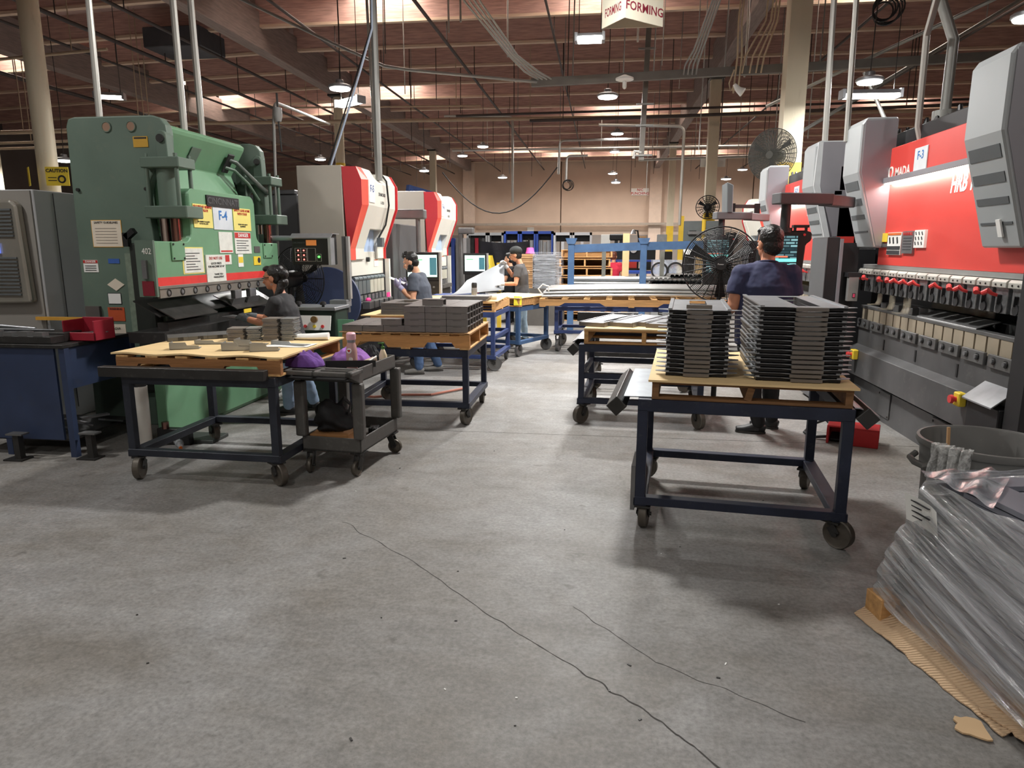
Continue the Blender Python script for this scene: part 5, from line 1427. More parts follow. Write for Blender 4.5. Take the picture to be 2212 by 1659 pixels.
def rolling_table(name, label, loc, rz, W, D, H, m, casters, zlow=.165, mid=None, rail=.07, r=.085, group='rolling steel work tables', leg=.055, spoked=False):
    t = thing(name, label, 'table', loc, rz, group)
    a, b = W / 2, D / 2
    for y in (-b + leg / 2, b - leg / 2):
        part('top_rail', MB().box(-a, a, y - leg / 2, y + leg / 2, H - rail, H), m, t, bev=.003)
        part('lower_rail', MB().box(-a, a, y - leg / 2 - .004, y + leg / 2 + .004, zlow, zlow + .05), m, t, bev=.003)
    for x in (-a + leg / 2, a - leg / 2):
        part('top_rail', MB().box(x - leg / 2, x + leg / 2, -b + leg, b - leg, H - rail, H), m, t, bev=.003)
        part('lower_rail', MB().box(x - leg / 2 - .01, x + leg / 2 + .01, -b, b, zlow - .008, zlow + .045), m, t, bev=.003)
        for y in (-b + leg / 2, b - leg / 2):
            part('leg', MB().box(x - leg / 2, x + leg / 2, y - leg / 2, y + leg / 2, zlow + .04, H - rail + .01), m, t, bev=.003)
        if mid:
            part('mid_rail', MB().box(x - .02, x + .02, -b + leg, b - leg, mid, mid + .05), m, t)
    if mid:
        part('mid_rail', MB().box(-a + leg, a - leg, -b + .005, -b + .045, mid, mid + .05), m, t)
        part('mid_rail', MB().box(-a + leg, a - leg, b - .045, b - .005, mid, mid + .05), m, t)
    for (x, y), sw in zip(((-a + .05, -b + .05), (a - .05, -b + .05), (-a + .05, b - .05), (a - .05, b - .05)), casters):
        caster(t, x, y, zlow - .008, r, sw, spoked=spoked)
    return t
def pallet(label, loc, rz, L, D, h=.11, m=PINE, notched=False, nb=6, group='wooden pallets on the tables', lean=0):
    """stringers run along local y (along x when notched); boards lie across them"""
    t = thing('pallet', label, 'pallet', loc, rz, group)
    a, b = L / 2, D / 2
    bt = .016
    rr = random.Random(int(L * 1000 + loc[0] * 77))
    if not notched:
        for k, x in enumerate((-a + .02, 0, a - .02)):
            part('stringer', MB().ob((x, 0, h / 2), (.038, D - .01, h - 2 * bt), ry=lean if k == 1 else 0), m, t)
        for k in range(nb):
            y = -b + .05 + k * (D - .10) / (nb - 1)
            part('board', MB().ob((0, y, h - bt / 2), (L, .095 + .01 * rr.random(), bt), rz=.006 * (rr.random() - .5)), m, t, bev=.002)
        part('cross_board', MB().box(-a + .04, a - .04, b - .03, b - .01, bt, h - bt), m, t)
        for y in (-b + .05, 0, b - .05):
            part('bottom_board', MB().box(-a, a, y - .045, y + .045, 0, bt), m, t, bev=.002)
    else:
        for y in (-b + .02, 0, b - .02):
            p = [(-a, bt), (-a * .78, bt), (-a * .72, bt + .05), (-a * .34, bt + .05), (-a * .28, bt), (a * .28, bt), (a * .34, bt + .05), (a * .72, bt + .05), (a * .78, bt), (a, bt), (a, h - bt), (-a, h - bt)]
            part('stringer', MB().prism(p, 'y', y - .019, y + .019), m, t)
        for k in range(nb):
            x = -a + .05 + k * (L - .10) / (nb - 1)
            part('board', MB().box(x - .047, x + .047, -b, b, h - bt, h), PINEY, t, bev=.002)
        for x in (-a + .05, 0, a - .05):
            part('bottom_board', MB().box(x - .045, x + .045, -b, b, 0, bt), PINEY, t, bev=.002)
    return t
S4 = lambda a, b, c, d: (R(a), R(b), R(c), R(d))
def at(t, x, y, z=0):
    return tuple(MW[t.name] @ Vector((x, y, z)))

# --- the table with two stacks of formed panels
ra = R(-6.3)
tr = rolling_table('rolling_table', 'dark blue steel rolling table with diamond side tubes carrying two tall stacks of formed panels', (.845, 4.407, 0), ra, 1.15, 1.06, .80, BLUEF, S4(85, -40, 170, 70), r=.085, leg=.058)
part('side_sheet', MB().prism([(-.70, .715), (-.66, .805), (-.46, .808), (-.46, .803), (-.655, .80), (-.69, .71)], 'y', -.48, .48), mat('worn_galvanised_sheet', (128, 136, 142), .4, .6, .15, 8, wear=(110, 112, 112), wamt=.5), tr)
part('side_tube', MB().ob((-.70, 0, .745), (.085, 1.0, .085), ry=R(45)), DARK, tr, bev=.003)
part('side_tube', MB().ob((.635, 0, .755), (.085, 1.08, .085), ry=R(45)), DARK, tr, bev=.003)
part('side_sheet', MB().prism([(.575, .806), (.60, .806), (.70, .765), (.698, .76), (.60, .80), (.575, .80)], 'y', -.5, .48), GALV, tr)
part('side_plate', MB().box(-.60, -.575, -.53, .4, .13, .40), STEELG, tr)
pr = pallet('old dark pallet under the two stacks of formed panels', at(tr, .03, .08, .801), ra, 1.06, 1.20, .105, OLDW, lean=R(14))
solo('plywood_sheet', MB().xf(Matrix.Identity(4)).box(-.55, .55, -.63, .62, 0, .012).xf(MW[tr.name] @ Matrix.Translation((.03, .08, .907))), PLY, 'pale plywood sheet under the two stacks of formed panels', 'plywood')
PANT = mat('formed_panel_top', (158, 162, 166), .36, .65, .12, 5, wear=(206, 210, 214), wamt=.5)
PAND = mat('formed_panel_shaded_edge', (30, 30, 32), .5, .4, .15, 8)  # same steel; shade between the stacked panels put into the colour
PANF = mat('formed_panel_front_flange', (124, 118, 112), .48, .45, .12, 5)
def formed_panel(w, d, fw, fx):
    """flat frame with a slot down its middle, folded edges, a grey front flange and thin corner tabs"""
    t = thing('formed_tray', 'x', 'panel')
    sl = fw * .36
    m = MB()
    x0, x1 = -w / 2 + .03, w / 2 - .03
    m.box(x0, fx - sl, -d / 2 + .02, d / 2, .0205, .0225).box(fx + sl, x1, -d / 2 + .02, d / 2, .0205, .0225)
    m.box(fx - sl, fx + sl, -d / 2 + .02, -d / 2 + .10, .0205, .0225).box(fx - sl, fx + sl, d / 2 - .1, d / 2, .0205, .0225)
    part('plate', m, PANT, t)
    for xa in (x0, fx - sl - .004, fx + sl, x1 - .004):
        part('web', MB().box(xa, xa + .004, -d / 2 + .035, d / 2, .0, .0205), PAND, t)
    part('return_flange', MB().box(x0 - .004, x0 + .018, -d / 2 + .03, d / 2, .0225, .030), PANT, t)
    part('return_flange', MB().box(x1 - .018, x1 + .004, -d / 2 + .03, d / 2, .0225, .030), PANT, t)
    part('front_flange', MB().box(fx - fw / 2, fx + fw / 2, -d / 2 - .004, -d / 2 + .02, .002, .0215), PANF, t, bev=.0015)
    for xa, xb in ((x0, fx - fw / 2), (fx + fw / 2, x1)):
        part('edge_fold', MB().box(xa, xb, -d / 2 + .028, -d / 2 + .034, .004, .0205), PAND, t)
    tb = [(-w / 2 - .03, -d / 2 + .07), (-w / 2 + .035, -d / 2 + .03), (-w / 2 + .035, -d / 2 + .12), (-w / 2 - .03, -d / 2 + .10)]
    part('corner_tab', MB().prism(tb, 'z', .0185, .0205), PANT, t)
    part('corner_tab', MB().prism([(-x, y) for x, y in tb], 'z', .0185, .0205), PANT, t)
    tc = [(fx - fw / 2 - .05, -d / 2 + .03), (fx - fw / 2, -d / 2 + .005), (fx - fw / 2, -d / 2 + .06)]
    part('inner_tab', MB().prism(tc, 'z', .0185, .0205), PANT, t)
    part('inner_tab', MB().prism([(2 * fx - x, y) for x, y in tc], 'z', .0185, .0205), PANT, t)
    return t
def stack_panels(w, d, fw, fx, n, cx, cy, rz, z0, zt_, which):
    p0 = formed_panel(w, d, fw, fx)
    rr = random.Random(int(w * 1000))
    pit = (zt_ - z0) / n
    for k in range(n):
        x, y = at(tr, cx + .010 * (rr.random() - .5), cy + .014 * (rr.random() - .5))[:2]
        o = p0 if k == 0 else copy_tree(p0)
        o.location = (x, y, z0 + k * pit)
        o.rotation_euler = (0, 0, rz + R(.9) * (rr.random() - .5))
        i = n - 1 - k
        o['label'] = ('topmost' if i == 0 else 'lowest' if k == 0 else ORD[i] + ' from the top') + ' formed grey panel in the ' + which + ' stack'
        o['group'] = 'formed panels in the ' + which + ' stack'
        if i in (0, 3):
            pass
PANMAT_DONE = True
stack_panels(.40, .86, .145, .0, 15, -.26, .015, ra, .920, 1.306, 'narrower')
stack_panels(.50, .96, .165, .04, 16, .275, .02, ra + R(1), .920, 1.338, 'wider')
t = thing('loose_panel_end', 'spare flange block lying upside down on the narrower panel stack', 'flange', at(tr, -.26, -.33, 1.312), ra)
part('block', MB().box(-.07, .07, -.09, -.06, .0, .022), PANF, t, bev=.0015)
part('tail', MB().box(-.07, .07, -.06, .0, .0, .003), PANT, t)
# --- the second table at that side
rb = R(-4.5)
t2 = rolling_table('rolling_table', 'navy rolling table with a middle rail carrying a pallet of flat formed parts', (.405, 6.96, 0), rb, 1.15, 1.06, .765, BLUEF, S4(-130, -60, 120, 80), mid=.44, zlow=.20, r=.088)
part('side_tube', MB().ob((-.63, -.02, .71), (.085, 1.0, .085), ry=R(45)), DARK, t2, bev=.003)
part('side_sheet', MB().prism([(-.65, .77), (-.60, .80), (-.5, .80), (-.5, .795), (-.6, .795), (-.645, .76)], 'y', -.4, .45), GALV, t2)
pallet('pale pallet with loose formed parts on the navy table with a middle rail', at(t2, .02, .0, .767), rb, 1.10, 1.04, .135, PINE)
solo('plywood_sheet', MB().box(-.55, .55, -.52, .52, 0, .012).xf(MW[t2.name] @ Matrix.Translation((.02, 0, .903))), PLY, 'plywood sheet under the loose formed parts near the blue shirt', 'plywood')
GP = 'loose formed parts on the navy table'
for k, (x, y, rz, L) in enumerate([(-.34, .05, .30, .9), (-.06, .08, .34, .9), (.28, .0, .30, .85), (-.2, .1, .32, .8), (.12, .1, .36, .8)]):
    o = thing('formed_channel', ORD[k] + ' grey formed channel by height of view lying aslant on the plywood of the navy table', 'channel', at(t2, x, y, .916), rb - rz, GP)
    o['label'] = ['first pale channel from the aisle lying aslant on the navy table plywood', 'second pale channel from the aisle lying aslant on the navy table', 'pale channel nearest the panel stacks lying on the navy table plywood', 'narrow channel tucked between the first two on the navy table', 'narrow channel beside the one nearest the panel stacks'][k]
    w = .13 if k < 3 else .05
    part('web', MB().box(-w, w, -L / 2, L / 2, .035, .038), PANT, o)
    part('flange', MB().box(-w, -w + .012, -L / 2, L / 2, .0, .045), PANT, o)
    part('flange', MB().box(w - .012, w, -L / 2, L / 2, .0, .045), PANT, o)
    part('end_fold', MB().box(-w, w, -L / 2 - .003, -L / 2 + .002, .002, .04), PANF, o)
# --- a third table farther on that side
t3 = rolling_table('rolling_table', 'black rolling table half hidden behind the navy table with a middle rail', (.45, 8.6, 0), rb, 1.15, 1.05, .80, DARK, S4(20, 40, 120, 80), mid=.4, r=.088)
part('square_tube', MB().ob((-.35, -.45, .86), (.7, .1, .1)), BLACK, t3)

# --- first table with plywood and brackets
lz = R(-1.4)
tl = rolling_table('rolling_table', 'dark rolling table topped by plywood with brackets, before the green press', (-2.775, 4.95, 0), lz, 1.16, 1.06, .775, mat('near_black_frame', (44, 48, 58), .5, .25, .25, 5, wear=(80, 80, 82), wamt=.4), S4(-75, -35, 140, 60), zlow=.175, r=.082)
part('front_tube', MB().box(-.70, .54, -.60, -.53, .765, .835), DARK, tl, bev=.003)
pallet('brown pallet under the plywood with brackets', at(tl, -.02, .04, .777), lz, 1.25, 1.04, .125, wood('brown_pallet_wood', (150, 104, 62), 'x', wear=(100, 66, 38)), True)
solo('plywood_sheet', MB().sheet(lambda u, v: (-.66 + 1.30 * u, -.52 + 1.10 * v, .014 + .006 * math.sin(u * 18) * (1 if v < .1 else .2)), 26, 10, .012).xf(MW[tl.name] @ Matrix.Translation((-.02, .04, .904))), PLY, 'pale wavy plywood sheet strewn with brackets before the green press', 'plywood')
BRK = mat('bracket_steel', (142, 136, 130), .45, .5, .12, 5)
BRKL = mat('bracket_light_steel', (164, 166, 166), .4, .6, .1, 5)
Zp = .920
def bracket(x, y, rz, L, w, h, label, mm=BRKL):
    t = thing('steel_bracket', label, 'bracket', (x, y, Zp), rz, 'loose brackets on the plywood')
    part('base', MB().box(-L / 2, L / 2, -w / 2, w / 2, 0, .003), mm, t)
    part('upstand', MB().prism([(-L / 2, 0), (L / 2, 0), (L / 2, h * .5), (L * .1, h * .55), (L * .05, h), (-L / 2, h)], 'y', -w / 2, -w / 2 + .003), mm, t)
    part('end_flange', MB().box(-L / 2, -L / 2 + .003, -w / 2, w / 2, 0, h), mm, t)
    return t
for a in [(-3.05, 4.74, .35, .20, .10, .05, 'bent steel bracket lying alone near the front of the plywood'), (-2.99, 5.02, .1, .26, .10, .03, 'flat bracket with a tab lying in the middle of the plywood'),
          (-2.66, 4.98, .15, .22, .14, .05, 'bracket lying open beside the stacked brackets'), (-2.64, 4.74, .25, .20, .12, .055, 'bracket standing on edge near the purple cloth'),
          (-2.42, 4.72, .35, .20, .12, .06, 'bracket nearest the cart on the plywood'), (-2.36, 5.02, -.1, .28, .10, .035, 'long flat bracket lying on white paper')]:
    bracket(*a)
def bracket_pile(x, y, rz, n, label, pit=.011):
    rr = random.Random(n)
    for k in range(n):
        o = thing('folded_bracket', ('topmost' if k == n - 1 else 'lowest' if k == 0 else ORD[n - 1 - k] + ' from the top') + ' folded bracket in the ' + label + ' bracket pile', 'bracket', (x + .016 * rr.random(), y + .016 * rr.random(), Zp + k * pit), rz + .10 * (rr.random() - .5), 'folded brackets in the ' + label + ' pile')
        part('leaf', MB().box(-.13, .0, -.08, .08, .001, pit - .001), BRK, o)
        part('leaf', MB().box(.012, .11 + .02 * rr.random(), -.075, .085, .003, pit - .001), BRKL, o)
        part('fold', MB().box(-.005, .016, -.09, .09, .003, pit - .002), DARK, o)
bracket_pile(-2.86, 5.27, .28, 9, 'lower leaning')
bracket_pile(-2.58, 5.32, .12, 16, 'taller')
for k in range(4):
    x, y = -3.36 + .11 * k, 5.12 + .10 * k
    o = thing('die_segment', ORD[k] + ' die segment from the front along the plywood edge by the press', 'die', (x, y, Zp), .75, 'die segments on the plywood edge')
    part('body', MB().prism([(-.03, 0), (.03, 0), (.03, .04), (.012, .055), (-.012, .055), (-.03, .03)], 'x', -.075, .075), mat('die_segment_steel', (112, 112, 110), .4, .6, .1, 9), o, bev=.002)
    part('notch', MB().box(.0, .04, -.034, -.029, .005, .03), DARK, o)
solo('paper_sheet', MB().sheet(lambda u, v: (-2.52 + .34 * u, 4.86 + .2 * v + .05 * u, Zp + .003 + .003 * math.sin(u * 6)), 8, 4, .0012), PAPER, 'white paper sheet under the long flat bracket', 'paper')
solo('rolled_cloth', MB().tube([(-2.5, 5.34, Zp + .035), (-2.46, 5.33, Zp + .022), (-2.3, 5.33, Zp + .026), (-2.19, 5.35, Zp + .03)], [(.012, .03), (.022, .05), (.026, .05), (.03, .045)], 12), PAPER, 'white rolled packing cloth at the back corner of the plywood', 'cloth', smooth=True)
# things on the floor below and behind
t = thing('white_cylinder', 'white cylinder with a black neck standing behind the dark table leg', 'cylinder', (-3.80, 5.22, 0))
part('tube', MB().lathe((0, 0, 0), [(.055, 0), (.055, .52)], 18), mat('white_cardboard_tube', (196, 192, 184), .7), t, smooth=True)
part('cap', MB().lathe((0, 0, .52), [(.05, 0), (.05, .03), (.028, .035), (.028, .06), (.035, .062), (.03, .085)], 16), BLACK, t, smooth=True)
CLR = film('clear_bottle_plastic', .25, .6, (220, 226, 230))
t = thing('crumpled_bottle', 'crumpled clear plastic bottle lying under the dark table', 'bottle', (-3.52, 5.25, 0), R(-50))
part('body', MB().tube([(-.09, 0, .032), (-.05, 0, .036), (-.01, .005, .026), (.03, 0, .036), (.07, 0, .03), (.09, 0, .015)], [.030, .036, .026, .036, .028, .013], 10), CLR, t, smooth=True)
part('cap', MB().cyl((.09, 0, .014), (.105, 0, .013), .014, 10), ORANGE, t)
solo('foot_mat', MB().box(-3.62, -3.28, 5.36, 5.62, 0, .03), mat('dark_mat', (60, 64, 62), .7), 'dark flat plate on the floor under the dark table', 'plate', bev=.005)
solo('copper_plug', MB().tube([(-3.66, 5.3, .14), (-3.66, 5.3, .2)], [.03, .03], 8), BRASS, 'copper coloured fitting on the bed foot under the dark table', 'fitting')
solo('bed_foot', MB().box(-3.74, -3.45, 5.29, 5.36, 0, .14), BEDD, 'dark foot block of the press standing under the dark table', 'block', bev=.005)

# --- table with channel blocks
t5 = rolling_table('rolling_table', 'navy rolling table with a notched pallet of stacked channel blocks', (-1.805, 6.755, 0), R(.3), 1.17, 1.08, .725, BLUEF, S4(100, 70, 40, 95), zlow=.18, r=.085)
pallet('notched tan pallet loaded with channel blocks', at(t5, .0, .0, .727), R(.3), 1.21, 1.10, .145, wood('tan_pallet_wood', (190, 138, 84), 'x', wear=(130, 88, 52)), True, 7)
solo('cardboard_liner', MB().sheet(lambda u, v: (-2.43 + 1.24 * u, 6.185 + 1.08 * v, .882 + (.006 * noise.noise((u * 30, 3, 1)) if v < .05 else 0)), 40, 4, .006), CARDB, 'torn tan cardboard liner under the channel blocks', 'cardboard')
CHAN = mat('channel_block_steel', (132, 128, 126), .42, .55, .12, 4)
def channel_block():
    t = thing('channel_block', 'x', 'channel block')
    m = MB()
    m.prism([(-.063, 0), (-.056, 0), (-.056, .050), (.056, .050), (.056, 0), (.063, 0), (.063, .0575), (-.063, .0575)], 'x', -.098, .098)
    part('shell', m, CHAN, t)
    part('front_line', MB().box(-.04, .04, -.0645, -.063, .047, .050), DARK, t)
    return t
b0 = channel_block()
first = True
zb = .888
for L in range(4):
    for c in range(3):
        for r in range(6):
            if L == 3 and c == 2 and r > 6: continue
            o = b0 if first else copy_tree(b0)
            first = False
            o.location = (-1.712 + c * .2, 6.275 + r * .14, zb + L * .060)
            o['label'] = 'steel channel block in the ' + ('lowest', 'second', 'third', 'topmost')[L] + ' layer, ' + ('wall', 'middle', 'aisle')[c] + ' column, ' + ('front', 'second', 'third', 'fourth', 'fifth', 'rear')[r] + ' row'
            o['group'] = 'stacked steel channel blocks'
for c in range(3):
    for r in range(5):
        o = copy_tree(b0)
        o.location = (-2.31 + c * .2, 6.275 + r * .14, zb)
        o['label'] = 'low channel block beside the stack in the ' + ('wall', 'middle', 'inner')[c] + ' column, ' + ('front', 'second', 'third', 'fourth', 'rear')[r] + ' row'
        o['group'] = 'low steel channel blocks'
o = copy_tree(b0); o.location = (-1.93, 6.27, zb + .060); o['label'] = 'single channel block lying on top of the low blocks'; o['group'] = 'low steel channel blocks'
o = copy_tree(b0); o.location = (-1.55, 6.33, zb + .240); o['label'] = 'single channel block lying on top of the tall block stack'; o['group'] = 'stacked steel channel blocks'
solo('plywood_sheet', MB().box(-2.50, -1.55, 6.99, 7.62, .95, .962), PLY, 'plywood piece behind the low channel blocks under windowed frames', 'plywood')
solo('wood_block', MB().box(-2.4, -1.6, 7.0, 7.55, .885, .95), PINE, 'wooden packing block under the plywood with windowed frames', 'block')
for k in range(7):
    o = thing('windowed_frame', ('topmost' if k == 6 else 'lowest' if k == 0 else ORD[6 - k] + ' from the top') + ' grey windowed frame in the pile behind the channel blocks', 'frame', (-1.93, 7.3, .963 + k * .018), R(1 - 2 * (k % 2)) * .4, 'windowed frames behind the blocks')
    x0, x1, y0, y1 = -.36, .36, -.28, .28
    m = MB().box(x0, x1, y0, y0 + .1, 0, .016).box(x0, x1, y1 - .1, y1, 0, .016)
    for xa, xb in ((x0, x0 + .12), (-.06, .06), (x1 - .12, x1)):
        m.box(xa, xb, y0 + .1, y1 - .1, 0, .016)
    part('sheet', m, CHAN, o)

# --- brighter blue tables beyond
BLU2 = mat('bright_blue_frame', (52, 68, 116), .5, .15, .15, 5, wear=(70, 72, 78), wamt=.3)
BLU3 = mat('sky_blue_frame', (66, 94, 132), .5, .1, .15, 5, wear=(90, 110, 140), wamt=.3)
t6 = rolling_table('rolling_table', 'bright blue rolling table with a pallet, drawings and a thermos behind the channel blocks', (-2.0, 9.78, 0), R(-3), 1.2, 1.12, .80, BLU2, S4(30, 20, 30, 95), mid=.42, r=.1, spoked=True)
pallet('pallet under the drawings and thermos', at(t6, .0, .0, .801), R(-3), 1.2, 1.1, .13, PINE, False, 6)
solo('plywood_sheet', MB().box(-2.62, -1.40, 9.25, 10.3, .935, .947), PLY, 'plywood under the white drawings beside the bearded man', 'plywood')
solo('paper_drawing', MB().sheet(lambda u, v: (-2.02 + .40 * u, 9.38 + .35 * v, .952 + .05 * math.sin(u * PI) * (1 - v * .5)), 12, 5, .002), PAPER, 'curled white drawing lying on the plywood past the bearded man', 'paper')
solo('paper_roll', MB().tube([(-1.72, 9.46, .985), (-1.45, 9.52, .985)], .035, 12), mat('cream_paper', (238, 232, 214), .7), 'cream paper roll next to the curled drawing', 'paper roll', smooth=True)
t = thing('thermos', 'black and steel thermos standing on the plywood by the drawings', 'thermos', (-1.86, 10.05, .948))
part('body', MB().lathe((0, 0, 0), [(.04, 0), (.042, .02), (.042, .11), (.038, .13)], 16), STEEL, t, smooth=True)
part('lid', MB().lathe((0, 0, .13), [(.038, 0), (.04, .02), (.04, .06), (.03, .075)], 16), BLACK, t, smooth=True)
for k in range(3):
    solo('dark_sheet', MB().box(-2.2 + .02 * k, -1.55 + .02 * k, 9.24, 9.5, .948 + .022 * k, .966 + .022 * k), CHAN, ('lowest', 'middle', 'topmost')[k] + ' dark flat panel in the pile before the drawings', 'panel', 'dark panels before the drawings')
t7 = rolling_table('rolling_table', 'sky blue rolling table at the end of the row carrying a yellow-wrapped pallet', (-1.42, 11.05, 0), R(-23), .78, .98, .77, BLU3, S4(75, 95, 60, 60), r=.1, leg=.06, zlow=.20, spoked=True)
pallet('short pallet with yellow film on the sky blue table', at(t7, 0, 0, .771), R(-23), .8, 1.0, .125, PINE, False, 5)
solo('plywood_sheet', MB().box(-.42, .42, -.52, .52, 0, .012).xf(MW[t7.name] @ Matrix.Translation((0, 0, .897))), PLY, 'plywood on the sky blue table by the man in the cap', 'plywood')
solo('yellow_film', MB().sheet(lambda u, v: (-1.33 + .12 * u, 10.44 + .03 * v, .80 + .13 * v + .015 * noise.noise((u * 9, v * 9, 1))), 6, 6, .004), mat('yellow_film', (250, 236, 60), .4), 'bright yellow film scrap hanging on the short pallet corner', 'film')
# --- pallet of long tubes
t8 = rolling_table('rolling_table', 'long dark table under the bundle of steel tubes', (.55, 11.55, 0), R(-1), 2.6, .9, .73, BLU2, S4(75, 95, 60, 60), r=.1, leg=.06, zlow=.3, spoked=True)
pallet('long notched pale pallet under the bundle of steel tubes', (.45, 11.35, .742), R(-1), 2.85, 1.0, .13, PINE, True, 9)
LT = mat('tube_end_dark', (40, 40, 42), .6, .3)
TUB = mat('bright_tube_steel', (176, 176, 174), .3, .75, .1, 3)
rr = random.Random(12)
for L in range(3):
    for k in range(12):
        y = 10.92 + k * .08; z = .885 + L * .05
        x0 = -.98 + .06 * rr.random() + .05 * L
        o = thing('steel_tube', 'long steel tube in the ' + ('lowest', 'middle', 'top')[L] + ' layer of the bundle, ' + ORD[k] + ' row from the front', 'tube', (x0 + 1.9, y, z), 0, 'long tubes in the bundle')
        part('wall', MB().tube([(x0 + 3.8 * q / 8, y, z + .024 + .03 * math.sin(PI * q / 8)) for q in range(9)], .0245, 8), TUB, o, world=True, smooth=True)
solo('tube_strap', MB().tube([(-.95, 10.9, .95), (-1.0, 10.9, 1.02), (-.93, 10.9, 1.09), (-.84, 10.9, 1.06), (-.84, 10.9, .98)], .012, 6), PAPER, 'white strap looped round the end of the tube bundle', 'strap')

# ------------------------------------------------------------------ the plastic utility cart
cz = R(-6)
ct = thing('utility_cart', 'grey plastic utility cart with bottles and purple cloths on top', 'cart', (-1.915, 5.05, 0), cz)
CRT = mat('cart_plastic', (80, 78, 75), .55, 0, .08, 6, wear=(120, 118, 114), wamt=.45)
a, b = .235, .34
def tray(z0, z1, nm):
    tx = .014
    m = MB().box(-a, a, -b, b, z0, z0 + .02)
    m.box(-a, a, -b, -b + tx, z0, z1).box(-a, a, b - tx, b, z0, z1).box(-a, -a + tx, -b, b, z0, z1).box(a - tx, a, -b, b, z0, z1)
    return part(nm, m, CRT, ct, bev=.006, seg=2)
tray(.175, .285, 'lower_tray')
tt = tray(.70, .805, 'upper_tray')
m = MB()
y0, y1, z = -b - .19, -b, .775
hole = [(-.20, -.04), (.00, .03) , (.06, .20)]
m.box(-a - .04, a + .04, y0, y0 + .035, z, z + .03).box(-a - .04, a + .04, y1 - .03, y1 + .01, z, z + .03)
m.box(-a - .04, -a + .01, y0, y1, z, z + .03).box(a - .01, a + .04, y0, y1, z, z + .03).box(-.03, .0, y0, y1, z, z + .03).box(-a, a, y0 + .095, y0 + .115, z, z + .03)
part('handle', m, CRT, ct, bev=.008, seg=2)
part('handle_tray', MB().box(-a, a, y0 + .02, y1, z - .03, z - .02), BLACK, ct)
for x in (-a, a):
    part('handle_bracket', MB().prism([(y0 + .02, z), (y1 + .04, z - .10), (y1 + .04, z), ], 'x', x - .02, x + .02), CRT, ct, bev=.004)
    for y in (-b, b):
        part('post', MB().box(x - .035 if x < 0 else x - .045, x + .045 if x < 0 else x + .035, y - .03, y + .035, .285, .70), CRT, ct, bev=.014, seg=2)
for x, y, sw in ((-a + .04, -b + .05, -80), (a - .04, -b + .05, -100), (-a + .04, b - .05, 60), (a - .04, b - .05, 0)):
    caster(ct, x, y, .175, .058, R(sw), .03)
def cat_(x, y, z): return at(ct, x, y, z)
PURP = mat('purple_cloth', (150, 104, 178), .9, 0, .15, 14, bump=.3, bscale=40)
PURD = mat('deep_purple_cloth', (112, 74, 150), .9, 0, .2, 14, bump=.3, bscale=40)
def cloth_heap(cx, cy, rx, ry, h, z0, mt, label, seed, nm='cloth'):
    def f(u, v):
        x, y = (u * 2 - 1), (v * 2 - 1)
        d = max(abs(x), abs(y)); q = math.hypot(x, y) or 1
        rr_ = d
        hx, hy = x * d / q * 1.0, y * d / q
        n = noise.noise((x * 2.2 + seed, y * 2.2, seed)) * .35 + noise.noise((x * 5 + seed, y * 5, seed * 2)) * .18
        z = h * max(0, (1 - rr_ ** 2.2)) ** .6 * (1 + n) + .012
        e = 1 + .12 * noise.noise((math.atan2(y, x) * 2, seed, 1))
        p = Vector((hx * rx * e, hy * ry * e, z))
        return tuple(Matrix.Translation(cat_(cx, cy, z0)) @ Matrix.Rotation(cz, 4, 'Z') @ p)
    return solo(nm, MB().sheet(f, 30, 30, .008), mt, label, 'cloth', smooth=180)
cloth_heap(-.20, -.30, .15, .10, .095, .80, PURD, 'deep purple cloth heaped at the handle end of the cart', 3)
cloth_heap(-.05, .14, .17, .14, .12, .745, PURP, 'lilac cloth heaped in the middle of the cart behind the pink bottle', 7)
cloth_heap(.06, .26, .09, .06, .13, .74, mat('black_cloth', (36, 36, 38), .8), 'black cloth behind the lilac cloth on the cart', 11)
t = thing('water_bottle', 'pink water bottle with a heart sticker standing on the cart', 'bottle', cat_(.035, -.02, .722), cz)
PK = mat('dusty_pink_bottle', (190, 150, 146), .35, 0, .04); PKL = mat('light_pink_lid', (236, 184, 198), .45)
part('body', MB().lathe((0, 0, 0), [(.038, 0), (.042, .01), (.042, .16), (.036, .20), (.031, .215), (.030, .225)], 24), PK, t, smooth=True)
part('neck', MB().lathe((0, 0, .225), [(.031, 0), (.032, .012), (.030, .02)], 20), STEEL, t, smooth=True)
part('lid', MB().lathe((0, 0, .245), [(.034, 0), (.037, .01), (.036, .045), (.026, .055)], 20).tube([(-.03, 0, .055), (-.02, 0, .075), (.02, 0, .075), (.03, 0, .055)], .009, 8), PKL, t, smooth=True)
hx = [(math.sin(q) ** 3 * .012, (13 * math.cos(q) - 5 * math.cos(2 * q) - 2 * math.cos(3 * q) - math.cos(4 * q)) / 16 * .012 + .165) for q in [2 * PI * k / 24 for k in range(24)]]
part('sticker', MB().cyl((0, -.0425, .165), (0, -.0445, .165), .020, 20), PAPER, t)
part('heart', MB().prism(hx, 'y', -.0462, -.0444), mat('heart_red', (196, 50, 40), .5), t)
part('label_patch', MB().prism([(-.004, .05), (.026, .05), (.026, .105), (.02, .115), (.002, .115), (-.004, .105)], 'y', -.0445, -.040), mat('pale_patch', (214, 206, 196), .6), t)
t = thing('lotion_bottle', 'cream pump bottle with a green cap standing at the far end of the cart', 'bottle', cat_(.17, .25, .722), cz)
part('body', MB().tube([(0, 0, 0), (0, 0, .02), (0, 0, .09), (0, 0, .125), (0, 0, .14)], [(.033, .022), (.036, .025), (.033, .023), (.02, .018), (.012, .012)], 20), mat('cream_bottle', (226, 212, 178), .4), t, smooth=True)
